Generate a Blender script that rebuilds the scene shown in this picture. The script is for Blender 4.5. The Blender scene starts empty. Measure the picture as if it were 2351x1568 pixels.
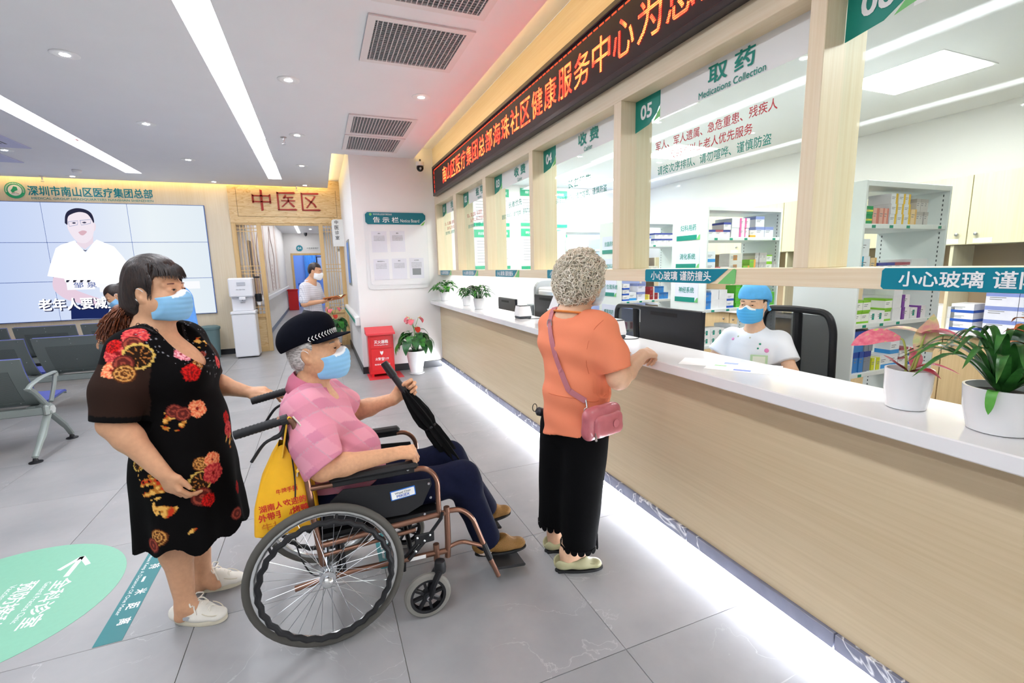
import bpy, bmesh, math, random
import numpy as np
from mathutils import Vector, Matrix, Euler, Quaternion

scene = bpy.context.scene
COL = scene.collection
PI = math.pi
random.seed(7)
rng = np.random.RandomState(11)

# ------------------------------------------------------------------ camera
FPX = 1073.0
cam_data = bpy.data.cameras.new('camera')
cam_data.sensor_width = 36.0
cam_data.lens = FPX / 2351.0 * 36.0
cam_data.clip_start = 0.05
cam = bpy.data.objects.new('camera', cam_data)
COL.objects.link(cam)
def _u(v):
    v = np.array(v, float); return v / np.linalg.norm(v)
_dY = _u((731 - 1175.5, -(622 - 784.0), -FPX))
_dX = np.array((3853 - 1175.5, -(548 - 784.0), -FPX)); _dX = _u(_dX - _dY * _dX.dot(_dY))
_dZ = np.cross(_dX, _dY)
_M = np.stack([_dX, _dY, _dZ])
cam.matrix_world = Matrix([[*_M[0], 0.0], [*_M[1], 0.0], [*_M[2], 1.5], [0, 0, 0, 1]])
scene.camera = cam

# ------------------------------------------------------------------ world, exposure
world = bpy.data.worlds.new('world'); scene.world = world
world.use_nodes = True
world.node_tree.nodes['Background'].inputs[0].default_value = (0.9, 0.95, 1.0, 1)
world.node_tree.nodes['Background'].inputs[1].default_value = 0.35
scene.view_settings.view_transform = 'Standard'
scene.view_settings.look = 'None'
scene.view_settings.gamma = 1.0
scene.view_settings.use_curve_mapping = False
scene.view_settings.exposure = 1.4
scene.cycles.max_bounces = 4
scene.cycles.diffuse_bounces = 3
scene.cycles.glossy_bounces = 2
scene.cycles.transmission_bounces = 2
scene.cycles.use_adaptive_sampling = True
scene.cycles.adaptive_threshold = 0.07
scene.cycles.use_light_tree = False
scene.cycles.transparent_max_bounces = 12
scene.cycles.caustics_reflective = False
scene.cycles.caustics_refractive = False
scene.cycles.sample_clamp_indirect = 6.0

# ------------------------------------------------------------------ the room's big lights
K_LIGHT = 1.0
def area_light(name, loc, size, power, color=(1, 1, 1), rot=(0, 0, 0)):
    d = bpy.data.lights.new(name, 'AREA'); d.shape = 'RECTANGLE'
    d.size, d.size_y = size; d.energy = power * K_LIGHT; d.color = color
    o = bpy.data.objects.new(name, d); o.location = loc; o.rotation_euler = rot
    COL.objects.link(o); return o

# ------------------------------------------------------------------ tags
def tag(o, label=None, cat=None, group=None, kind=None):
    if label: o['label'] = label
    if cat: o['category'] = cat
    if group: o['group'] = group
    if kind: o['kind'] = kind
    return o
def empty(name, loc=(0, 0, 0), label=None, cat=None, group=None, kind=None, rotz=0.0, parent=None):
    o = bpy.data.objects.new(name, None); o.location = loc; o.rotation_euler = (0, 0, rotz)
    o.empty_display_size = 0.05
    COL.objects.link(o)
    if parent: o.parent = parent
    return tag(o, label, cat, group, kind)
def copy_tree(o, parent=None):
    c = o.copy(); COL.objects.link(c)
    if parent is not None: c.parent = parent
    for ch in list(o.children): copy_tree(ch, c)
    return c
def inst(name, mesh, parent=None, loc=(0, 0, 0), rot=(0, 0, 0), scale=None):
    o = bpy.data.objects.new(name, mesh); COL.objects.link(o)
    o.location = loc; o.rotation_euler = rot
    if scale: o.scale = scale
    if parent: o.parent = parent
    return o

# ------------------------------------------------------------------ mesh builder
def norm(v):
    v = np.array(v, float); n = np.linalg.norm(v); return v / n if n > 1e-12 else v
def frame_for(d):
    d = norm(d); a = np.array((0, 0, 1.0)) if abs(d[2]) < 0.9 else np.array((1.0, 0, 0))
    u = norm(np.cross(a, d)); return u, np.cross(d, u), d
class MB:
    def __init__(s): s.v = []; s.f = []; s.m = []
    def add(s, vs, fs, mi=0):
        n = len(s.v); s.v.extend([tuple(map(float, p)) for p in vs])
        s.f.extend([tuple(i + n for i in f) for f in fs]); s.m.extend([mi] * len(fs)); return s
    def box(s, lo, hi, mi=0, bev=0.0):
        x0, y0, z0 = [min(a, b) for a, b in zip(lo, hi)]; x1, y1, z1 = [max(a, b) for a, b in zip(lo, hi)]
        if bev > 0:
            b = min(bev, (x1 - x0) * .45, (y1 - y0) * .45, (z1 - z0) * .45)
            vs = []; 
            for (X, sx) in ((x0, 1), (x1, -1)):
                for (Y, sy) in ((y0, 1), (y1, -1)):
                    for (Z, sz) in ((z0, 1), (z1, -1)):
                        vs += [(X, Y + sy * b, Z + sz * b), (X + sx * b, Y, Z + sz * b), (X + sx * b, Y + sy * b, Z)]
            I = lambda i, j, k, a: (i * 4 + j * 2 + k) * 3 + a
            fs = []
            for i in (0, 1):
                q = [I(i, 0, 0, 0), I(i, 0, 1, 0), I(i, 1, 1, 0), I(i, 1, 0, 0)]; fs.append(q if i == 0 else q[::-1])
                q = [I(0, i, 0, 1), I(1, i, 0, 1), I(1, i, 1, 1), I(0, i, 1, 1)]; fs.append(q if i == 0 else q[::-1])
                q = [I(0, 0, i, 2), I(0, 1, i, 2), I(1, 1, i, 2), I(1, 0, i, 2)]; fs.append(q if i == 0 else q[::-1])
            for i in (0, 1):
                for j in (0, 1):
                    a = (i + j) % 2
                    q = [I(i, j, 0, 0), I(i, j, 0, 1), I(i, j, 1, 1), I(i, j, 1, 0)]; fs.append(q if a == 0 else q[::-1])
                    q = [I(i, 0, j, 0), I(i, 1, j, 0), I(i, 1, j, 2), I(i, 0, j, 2)]; fs.append(q if a == 0 else q[::-1])
                    q = [I(0, i, j, 1), I(0, i, j, 2), I(1, i, j, 2), I(1, i, j, 1)]; fs.append(q if a == 0 else q[::-1])
            for i in (0, 1):
                for j in (0, 1):
                    for k in (0, 1):
                        q = [I(i, j, k, 0), I(i, j, k, 1), I(i, j, k, 2)]; fs.append(q if (i + j + k) % 2 == 0 else q[::-1])
            return s.add(vs, fs, mi)
        vs = [(x0, y0, z0), (x1, y0, z0), (x1, y1, z0), (x0, y1, z0), (x0, y0, z1), (x1, y0, z1), (x1, y1, z1), (x0, y1, z1)]
        return s.add(vs, [(0, 3, 2, 1), (4, 5, 6, 7), (0, 1, 5, 4), (1, 2, 6, 5), (2, 3, 7, 6), (3, 0, 4, 7)], mi)
    def obox(s, c, ax, ay, az, half, mi=0, bev=0.0):
        t = MB().box((-half[0], -half[1], -half[2]), half, 0, bev); c = np.array(c, float)
        A = np.stack([norm(ax), norm(ay), norm(az)])
        return s.add([c + np.array(p) @ A for p in t.v], t.f, mi)
    def tube(s, pts, r, n=8, mi=0, cap=True, closed=False, sq=None):
        pts = [np.array(p, float) for p in pts]; m = len(pts)
        rs = r if hasattr(r, '__len__') else [r] * m
        T = []
        for i in range(m):
            if closed: d = pts[(i + 1) % m] - pts[i - 1]
            else: d = pts[min(i + 1, m - 1)] - pts[max(i - 1, 0)]
            T.append(norm(d))
        u, w, _ = frame_for(T[0]); vs = []
        for i in range(m):
            u = norm(u - T[i] * np.dot(u, T[i])); w = np.cross(T[i], u)
            for k in range(n):
                a = 2 * PI * k / n
                vs.append(pts[i] + rs[i] * (math.cos(a) * u + math.sin(a) * w * (sq or 1.0)))
        fs = []
        for i in range(m if closed else m - 1):
            j = (i + 1) % m
            for k in range(n):
                k2 = (k + 1) % n; fs.append((i * n + k, i * n + k2, j * n + k2, j * n + k))
        if cap and not closed:
            fs.append(tuple(range(n))[::-1]); fs.append(tuple((m - 1) * n + k for k in range(n)))
        return s.add(vs, fs, mi)
    def lathe(s, prof, c=(0, 0, 0), n=24, mi=0, axis=(0, 0, 1), capb=True, capt=True):
        u, w, d = frame_for(axis); c = np.array(c, float); vs = []; m = len(prof)
        for (r, h) in prof:
            for k in range(n):
                a = 2 * PI * k / n; vs.append(c + r * (math.cos(a) * u + math.sin(a) * w) + d * h)
        fs = []
        for i in range(m - 1):
            for k in range(n):
                k2 = (k + 1) % n; fs.append((i * n + k, i * n + k2, (i + 1) * n + k2, (i + 1) * n + k))
        if capb and prof[0][0] > 1e-6: fs.append(tuple(range(n))[::-1])
        if capt and prof[-1][0] > 1e-6: fs.append(tuple((m - 1) * n + k for k in range(n)))
        return s.add(vs, fs, mi)
    def prism(s, poly, o, ax, ay, depth, mi=0):
        """2-D polygon (counter-clockwise in ax, ay) pushed by depth along ax x ay"""
        o = np.array(o, float); ax = np.array(ax, float); ay = np.array(ay, float); nz = np.cross(norm(ax), norm(ay))
        k = len(poly); a = [o + p[0] * ax + p[1] * ay for p in poly]; b = [p + nz * depth for p in a]
        fs = [tuple(range(k))[::-1], tuple(range(k, 2 * k))] + [(i, (i + 1) % k, k + (i + 1) % k, k + i) for i in range(k)]
        return s.add(a + b, fs, mi)
    def loft(s, rings, mi=0, capa=True, capb=True, closed=True):
        n = len(rings[0]); vs = [p for r in rings for p in r]; fs = []
        for i in range(len(rings) - 1):
            for k in range(n if closed else n - 1):
                k2 = (k + 1) % n; fs.append((i * n + k, i * n + k2, (i + 1) * n + k2, (i + 1) * n + k))
        if capa: fs.append(tuple(range(n))[::-1])
        if capb: fs.append(tuple((len(rings) - 1) * n + k for k in range(n)))
        return s.add(vs, fs, mi)
    def sphere(s, c, r, n=12, m=8, mi=0):
        rr = r if hasattr(r, '__len__') else (r, r, r); vs = []; fs = []
        for i in range(m + 1):
            t = PI * i / m
            for k in range(n):
                a = 2 * PI * k / n
                vs.append((c[0] + rr[0] * math.sin(t) * math.cos(a), c[1] + rr[1] * math.sin(t) * math.sin(a), c[2] - rr[2] * math.cos(t)))
        for i in range(m):
            for k in range(n):
                k2 = (k + 1) % n; fs.append((i * n + k, i * n + k2, (i + 1) * n + k2, (i + 1) * n + k))
        return s.add(vs, fs, mi)
    def mesh(s, name, mats, origin=(0, 0, 0), smooth=False, weld=False):
        me = bpy.data.meshes.new(name); ox = np.array(origin, float)
        me.from_pydata([tuple(np.array(p) - ox) for p in s.v], [], s.f)
        mats = mats if isinstance(mats, (list, tuple)) else [mats]
        for m in mats: me.materials.append(m)
        if len(mats) > 1: me.polygons.foreach_set('material_index', s.m)
        if smooth:
            me.polygons.foreach_set('use_smooth', [True] * len(me.polygons))
            try: me.set_sharp_from_angle(angle=math.radians(38))
            except Exception: pass
        me.validate(); me.update(); return me
    def build(s, name, mats, parent=None, origin=None, smooth=False):
        """vertices are world coordinates (or local ones when origin is given as (0,0,0) under a rotated parent)"""
        if origin is None: origin = tuple(parent_origin(parent)) if parent else (0, 0, 0)
        o = bpy.data.objects.new(name, s.mesh(name, mats, origin, smooth)); COL.objects.link(o)
        if parent: o.parent = parent
        return o
def parent_origin(p):
    v = np.zeros(3)
    while p is not None: v = v + np.array(p.location); p = p.parent
    return v
def raw_mesh(name, V, F, mats, origin=(0, 0, 0), smooth=True, parent=None, colors=None):
    me = bpy.data.meshes.new(name); V = np.asarray(V, np.float32) - np.asarray(origin, np.float32)
    F = np.asarray(F, np.int32); me.vertices.add(len(V)); me.vertices.foreach_set('co', V.ravel())
    k = F.shape[1]; me.loops.add(F.size); me.loops.foreach_set('vertex_index', F.ravel())
    me.polygons.add(len(F)); me.polygons.foreach_set('loop_start', np.arange(0, F.size, k, dtype=np.int32))
    me.polygons.foreach_set('loop_total', np.full(len(F), k, np.int32))
    if smooth: me.polygons.foreach_set('use_smooth', np.ones(len(F), bool))
    for m in (mats if isinstance(mats, (list, tuple)) else [mats]): me.materials.append(m)
    if colors is not None:
        at = me.color_attributes.new('Col', 'FLOAT_COLOR', 'POINT')
        c = np.ones((len(V), 4), np.float32); c[:, :3] = colors; at.data.foreach_set('color', c.ravel())
    me.update(calc_edges=True); me.validate()
    o = bpy.data.objects.new(name, me); COL.objects.link(o)
    if parent: o.parent = parent
    return o
def bez(p0, p1, p2, p3, n=10):
    P = [np.array(p, float) for p in (p0, p1, p2, p3)]; out = []
    for i in range(n + 1):
        t = i / n; out.append((1 - t) ** 3 * P[0] + 3 * t * (1 - t) ** 2 * P[1] + 3 * t * t * (1 - t) * P[2] + t ** 3 * P[3])
    return out
def smooth_path(pts, n=6):
    """Catmull-Rom through the points"""
    P = [np.array(p, float) for p in pts]; P = [2 * P[0] - P[1]] + P + [2 * P[-1] - P[-2]]; out = []
    for i in range(1, len(P) - 2):
        for k in range(n):
            t = k / n; a, b, c, d = P[i - 1], P[i], P[i + 1], P[i + 2]
            out.append(0.5 * ((2 * b) + (-a + c) * t + (2 * a - 5 * b + 4 * c - d) * t * t + (-a + 3 * b - 3 * c + d) * t ** 3))
    out.append(P[-2]); return out
def round_path(pts, rad, n=6):
    """polyline with its corners rounded to the radius"""
    P = [np.array(p, float) for p in pts]; out = [P[0]]
    for i in range(1, len(P) - 1):
        a, b, c = P[i - 1], P[i], P[i + 1]; r = min(rad, np.linalg.norm(a - b) * .49, np.linalg.norm(c - b) * .49)
        p, q = b + norm(a - b) * r, b + norm(c - b) * r
        for k in range(n + 1):
            t = k / n; out.append((1 - t) ** 2 * p + 2 * t * (1 - t) * b + t * t * q)
    out.append(P[-1]); return out
def rrect(w, h, r, n=5, x0=0.0, y0=0.0):
    """rounded rectangle, ccw, r may be one radius or four (bl, br, tr, tl)"""
    rs = r if hasattr(r, '__len__') else (r,) * 4; out = []
    for (cx, cy, a0, q) in ((0, 0, PI, rs[0]), (w, 0, 1.5 * PI, rs[1]), (w, h, 0, rs[2]), (0, h, .5 * PI, rs[3])):
        sx = 1 if cx == 0 else -1; sy = 1 if cy == 0 else -1
        if q <= 0: out.append((x0 + cx, y0 + cy)); continue
        for k in range(n + 1):
            a = a0 + .5 * PI * k / n; out.append((x0 + cx + sx * q + q * math.cos(a), y0 + cy + sy * q + q * math.sin(a)))
    return out

# ------------------------------------------------------------------ materials
def srgb(h):
    if isinstance(h, str):
        h = h.lstrip('#'); c = [int(h[i:i + 2], 16) / 255 for i in (0, 2, 4)]
    else: c = [x / 255 for x in h]
    return tuple(x / 12.92 if x <= .04045 else ((x + .055) / 1.055) ** 2.4 for x in c)
class NT:
    def __init__(s, name):
        s.mat = bpy.data.materials.new(name); s.mat.use_nodes = True; s.t = s.mat.node_tree
        s.b = s.t.nodes['Principled BSDF']; s.out = s.t.nodes['Material Output']
    def n(s, typ, **kw):
        nd = s.t.nodes.new(typ)
        for k, v in kw.items():
            if k.startswith('i_'):
                key = k[2:]; key = int(key) if key.isdigit() else key.replace('_', ' ')
                nd.inputs[key].default_value = v
            else: setattr(nd, k, v)
        return nd
    def l(s, a, b): s.t.links.new(a, b); return s
    def ramp(s, fac, stops):
        r = s.n('ShaderNodeValToRGB'); e = r.color_ramp.elements
        while len(e) < len(stops): e.new(0.5)
        for i, (p, c) in enumerate(stops): e[i].position = p; e[i].color = (*c, 1) if len(c) == 3 else c
        s.l(fac, r.inputs[0]); return r.outputs[0]
    def math(s, op, a, b=None):
        m = s.n('ShaderNodeMath', operation=op)
        for i, x in enumerate((a, b)):
            if x is None: continue
            if hasattr(x, 'is_linked') or hasattr(x, 'links'): s.l(x, m.inputs[i])
            else: m.inputs[i].default_value = x
        return m.outputs[0]
    def mix(s, fac, a, b):
        m = s.n('ShaderNodeMix', data_type='RGBA')
        for sock, x in ((m.inputs[0], fac), (m.inputs[6], a), (m.inputs[7], b)):
            if hasattr(x, 'links'): s.l(x, sock)
            else: sock.default_value = (*x, 1) if hasattr(x, '__len__') and len(x) == 3 else x
        return m.outputs[2]
    def bump(s, h, strength=.2, dist=.01):
        b = s.n('ShaderNodeBump'); b.inputs['Strength'].default_value = strength; b.inputs['Distance'].default_value = dist
        s.l(h, b.inputs['Height']); s.l(b.outputs[0], s.b.inputs['Normal'])
_MATS = {}
def M(name, color=None, rough=.5, metal=0.0, spec=.4, noise=0.0, nscale=40.0, bump=0.0, emit=None, es=1.0, coat=0.0, trans=0.0, sss=0.0, alpha=None, sheen=0.0):
    if name in _MATS: return _MATS[name]
    t = NT(name); c = srgb(color) if not (isinstance(color, tuple) and max(color) <= 1.0) else color
    b = t.b; b.inputs['Base Color'].default_value = (*c, 1); b.inputs['Roughness'].default_value = rough
    b.inputs['Metallic'].default_value = metal; b.inputs['Specular IOR Level'].default_value = spec
    b.inputs['Coat Weight'].default_value = coat; b.inputs['Transmission Weight'].default_value = trans
    b.inputs['Sheen Weight'].default_value = sheen
    if False: b.inputs['Subsurface Weight'].default_value = sss; b.inputs['Subsurface Radius'].default_value = (.012, .005, .003); b.inputs['Subsurface Scale'].default_value = 1.0
    if alpha is not None: b.inputs['Alpha'].default_value = alpha
    if emit: b.inputs['Emission Color'].default_value = (*srgb(emit), 1); b.inputs['Emission Strength'].default_value = es
    tc = t.n('ShaderNodeTexCoord')
    nz = t.n('ShaderNodeTexNoise', i_Scale=nscale, i_Detail=4.0); t.l(tc.outputs['Object'], nz.inputs['Vector'])
    if noise > 0:
        lo = tuple(max(0, x * (1 - noise)) for x in c); hi = tuple(min(1, x * (1 + noise)) for x in c)
        t.l(t.ramp(nz.outputs[0], [(.3, lo), (.7, hi)]), b.inputs['Base Color'])
    if bump > 0: t.bump(nz.outputs[0], bump, .004)
    _MATS[name] = t.mat; return t.mat
def wood_mat(name, base, dark, axis='z', scale=1.0, rough=.42, contrast=.5, fine=90.0):
    """straight laminate grain running along the axis"""
    t = NT(name); g = t.n('ShaderNodeNewGeometry'); mp = t.n('ShaderNodeMapping')
    sc = [fine * scale] * 3; sc['xyz'.index(axis)] = 1.6 * scale; mp.inputs['Scale'].default_value = sc
    t.l(g.outputs['Position'], mp.inputs['Vector'])
    n1 = t.n('ShaderNodeTexNoise', i_Scale=1.0, i_Detail=5.0, i_Roughness=.6); t.l(mp.outputs[0], n1.inputs['Vector'])
    mp2 = t.n('ShaderNodeMapping'); sc2 = [7.0 * scale] * 3; sc2['xyz'.index(axis)] = .5 * scale; mp2.inputs['Scale'].default_value = sc2
    t.l(g.outputs['Position'], mp2.inputs['Vector'])
    n2 = t.n('ShaderNodeTexNoise', i_Scale=1.0, i_Detail=3.0); t.l(mp2.outputs[0], n2.inputs['Vector'])
    f = t.math('ADD', t.math('MULTIPLY', n1.outputs[0], .6), t.math('MULTIPLY', n2.outputs[0], .4))
    t.l(t.ramp(f, [(.5 - .28 * (1 - contrast) - .05, srgb(dark)), (.62, srgb(base))]), t.b.inputs['Base Color'])
    t.b.inputs['Roughness'].default_value = rough; t.bump(n1.outputs[0], .05, .002)
    _MATS[name] = t.mat; return t.mat
def emit_mat(name, color, strength, sampled=True):
    if name in _MATS: return _MATS[name]
    t = NT(name); e = t.n('ShaderNodeEmission'); e.inputs[0].default_value = (*srgb(color), 1); e.inputs[1].default_value = strength
    t.l(e.outputs[0], t.out.inputs['Surface']); _MATS[name] = t.mat
    if not sampled: t.mat.cycles.emission_sampling = 'NONE'
    return t.mat
def glass_mat(name, tint=(.96, .985, .975), refl=1.0):
    t = NT(name); tr = t.n('ShaderNodeBsdfTransparent'); tr.inputs[0].default_value = (*tint, 1)
    gl = t.n('ShaderNodeBsdfGlossy'); gl.inputs['Roughness'].default_value = .02
    lw = t.n('ShaderNodeLayerWeight'); lw.inputs[0].default_value = .5; mx = t.n('ShaderNodeMixShader')
    p5 = t.math('POWER', lw.outputs['Facing'], 5.0)
    t.l(t.math('MULTIPLY', t.math('ADD', t.math('MULTIPLY', p5, .92), .035), refl), mx.inputs[0]); t.l(tr.outputs[0], mx.inputs[1]); t.l(gl.outputs[0], mx.inputs[2])
    t.l(mx.outputs[0], t.out.inputs['Surface']); _MATS[name] = t.mat; return t.mat
def vcol_mat(name, rough=.8, bump=.1, nscale=300.0, sheen=0.0, sss=0.0, trans=0.0):
    t = NT(name); a = t.n('ShaderNodeVertexColor', layer_name='Col'); t.l(a.outputs[0], t.b.inputs['Base Color'])
    t.b.inputs['Roughness'].default_value = rough; t.b.inputs['Specular IOR Level'].default_value = .3
    t.b.inputs['Sheen Weight'].default_value = sheen
    if sss: t.b.inputs['Subsurface Weight'].default_value = sss; t.b.inputs['Subsurface Radius'].default_value = (.012, .005, .003); t.b.inputs['Subsurface Scale'].default_value = 1.0
    tc = t.n('ShaderNodeTexCoord'); nz = t.n('ShaderNodeTexNoise', i_Scale=nscale, i_Detail=3.0); t.l(tc.outputs['Object'], nz.inputs['Vector'])
    if bump: t.bump(nz.outputs[0], bump, .003)
    _MATS[name] = t.mat; return t.mat

# ------------------------------------------------------------------ lettering (built-in font)
_TX = {}
def text_geo(body, bold=0.0, res=3):
    k = (body, bold, res)
    if k not in _TX:
        c = bpy.data.curves.new('tmp', 'FONT'); c.body = body; c.resolution_u = res; c.offset = bold; c.fill_mode = 'FRONT'
        o = bpy.data.objects.new('tmp', c); COL.objects.link(o)
        dg = bpy.context.evaluated_depsgraph_get(); me = bpy.data.meshes.new_from_object(o.evaluated_get(dg))
        V = np.array([v.co[:2] for v in me.vertices]) if len(me.vertices) else np.zeros((0, 2))
        F = [tuple(p.vertices) for p in me.polygons]
        bpy.data.objects.remove(o); bpy.data.curves.remove(c); bpy.data.meshes.remove(me); _TX[k] = (V, F)
    return _TX[k]
def text_mb(mb, body, o, ax, ay, h=None, w=None, bold=0.01, align='c', mi=0, spacing=None, lift=0.0):
    """lettering on a plane. o: anchor at the baseline (align l/c/r) of the line, h: glyph height, w: total width"""
    ax = norm(ax); ay = norm(ay); nz = np.cross(ax, ay); o = np.array(o, float) + nz * lift
    V, F = text_geo(body, 0.0)
    if len(V) == 0: return mb
    lo = V.min(0); hi = V.max(0); sy = h / max(hi[1] - lo[1], 1e-6) if h else w / (hi[0] - lo[0]); sx = w / (hi[0] - lo[0]) if w else sy
    W = (hi[0] - lo[0]) * sx; off = {'l': 0, 'c': -W / 2, 'r': -W}[align]
    XY = np.stack([(V[:, 0] - lo[0]) * sx + off, (V[:, 1] - lo[1]) * sy], 1); e = bold * .8
    sh = [(0, 0)] if bold < .006 else [(-e * sx, -e * sy), (e * sx, -e * sy), (e * sx, e * sy), (-e * sx, e * sy)]
    for i, (dx, dy) in enumerate(sh):
        mb.add(o + (XY[:, :1] + dx) * ax + (XY[:, 1:] + dy) * ay + nz * (i * 4e-5), F, mi)
    return mb
def text(name, body, o, ax, ay, mat, parent, h=None, w=None, bold=0.01, align='c', lift=0.001, label=None):
    t = text_mb(MB(), body, o, ax, ay, h, w, bold, align, 0, None, lift).build(name, mat, parent)
    if label: t['label'] = label
    return t

def at(px, py, x=None, y=None, z=None):
    """the point of a real wall, floor or ceiling plane met by the line of sight through a photo pixel"""
    d = _M @ np.array((px - 1175.5, -(py - 784.0), -FPX)); C = np.array((0, 0, 1.5))
    t = (z - C[2]) / d[2] if z is not None else ((y - C[1]) / d[1] if y is not None else (x - C[0]) / d[0])
    return C + d * t
# ------------------------------------------------------------------ implicit surfaces for bodies and clothes
class Field:
    def __init__(s): s.ops = []
    def _push(s, fn, lo, hi, k, op): s.ops.append((fn, np.array(lo, float), np.array(hi, float), k, op)); return s
    def cap(s, a, b, ra, rb=None, k=.02, flat=None, op='u'):
        a = np.array(a, float); b = np.array(b, float); rb = ra if rb is None else rb; ab = b - a; L2 = max(ab @ ab, 1e-12)
        n = None
        if flat is not None: n = norm(flat[0]); fs = 1.0 / flat[1] - 1.0
        def fn(x, y, z):
            px, py, pz = x - a[0], y - a[1], z - a[2]
            t = np.clip((px * ab[0] + py * ab[1] + pz * ab[2]) / L2, 0, 1)
            dx, dy, dz = px - t * ab[0], py - t * ab[1], pz - t * ab[2]
            if n is not None:
                c = (dx * n[0] + dy * n[1] + dz * n[2]) * fs; dx, dy, dz = dx + c * n[0], dy + c * n[1], dz + c * n[2]
            return np.sqrt(dx * dx + dy * dy + dz * dz) - (ra + (rb - ra) * t)
        m = max(ra, rb) * (max(1.0, flat[1]) if flat else 1.0)
        return s._push(fn, np.minimum(a, b) - m, np.maximum(a, b) + m, k, op)
    def chain(s, pts, rs, k=.02, flat=None, op='u'):
        for i in range(len(pts) - 1): s.cap(pts[i], pts[i + 1], rs[i], rs[i + 1], k, flat, op)
        return s
    def ell(s, c, r, R=None, k=.02, op='u'):
        c = np.array(c, float); r = np.array(r, float); R = np.eye(3) if R is None else np.array(R, float)   # rows: local axes
        def fn(x, y, z):
            px, py, pz = x - c[0], y - c[1], z - c[2]
            q = [(px * R[i][0] + py * R[i][1] + pz * R[i][2]) for i in range(3)]
            k0 = np.sqrt(sum((q[i] / r[i]) ** 2 for i in range(3))); k1 = np.sqrt(sum((q[i] / r[i] ** 2) ** 2 for i in range(3)))
            return k0 * (k0 - 1.0) / np.maximum(k1, 1e-6)
        ext = np.sqrt(((R * r[:, None]) ** 2).sum(0))
        return s._push(fn, c - ext, c + ext, k, op)
    def cut(s, p, nrm, k=.004, lo=None, hi=None):
        """take away the half-space that nrm points into"""
        p = np.array(p, float); nn = norm(nrm)
        fn = lambda x, y, z: -((x - p[0]) * nn[0] + (y - p[1]) * nn[1] + (z - p[2]) * nn[2])
        return s._push(fn, lo if lo is not None else (-1e3,) * 3, hi if hi is not None else (1e3,) * 3, k, 's0')
    def fnop(s, fn, op='d'):
        """d: F += fn(x,y,z,F); x: F = fn(...)"""
        return s._push(fn, (-1e3,) * 3, (1e3,) * 3, 0, op)
    def grid(s, lo, hi, h):
        lo = np.array(lo, float); n = np.ceil((np.array(hi, float) - lo) / h).astype(int) + 1
        ax = [(lo[i] + h * np.arange(n[i])).astype(np.float32) for i in range(3)]
        F = np.full(n, 0.2, np.float32)
        for fn, a, b, k, op in s.ops:
            mg = 3 * h + 2 * k if op in 'us' else 0
            i0 = np.maximum(0, np.floor((a - mg - lo) / h).astype(int)); i1 = np.minimum(n, np.ceil((b + mg - lo) / h).astype(int) + 1)
            if (i1 <= i0).any(): continue
            sl = tuple(slice(p, q) for p, q in zip(i0, i1))
            x = ax[0][sl[0]][:, None, None]; y = ax[1][sl[1]][None, :, None]; z = ax[2][sl[2]][None, None, :]
            G = F[sl]
            if op == 'd': F[sl] = G + fn(x, y, z, G); continue
            if op == 'x': F[sl] = fn(x, y, z, G); continue
            d = fn(x, y, z).astype(np.float32)
            if op == 'u':
                if k > 0: hh = np.clip(.5 + .5 * (G - d) / k, 0, 1); F[sl] = G + (d - G) * hh - k * hh * (1 - hh)
                else: F[sl] = np.minimum(G, d)
            else:
                d = -d if op == 's' else -d
                if k > 0: hh = np.clip(.5 - .5 * (G - d) / k, 0, 1); F[sl] = G + (d - G) * hh + k * hh * (1 - hh)
                else: F[sl] = np.maximum(G, d)
        return F, lo, ax
    def surf(s, lo, hi, h, smooth=0):
        F, lo, ax = s.grid(lo, hi, h); return surface_nets(F, lo, h, smooth)
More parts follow.
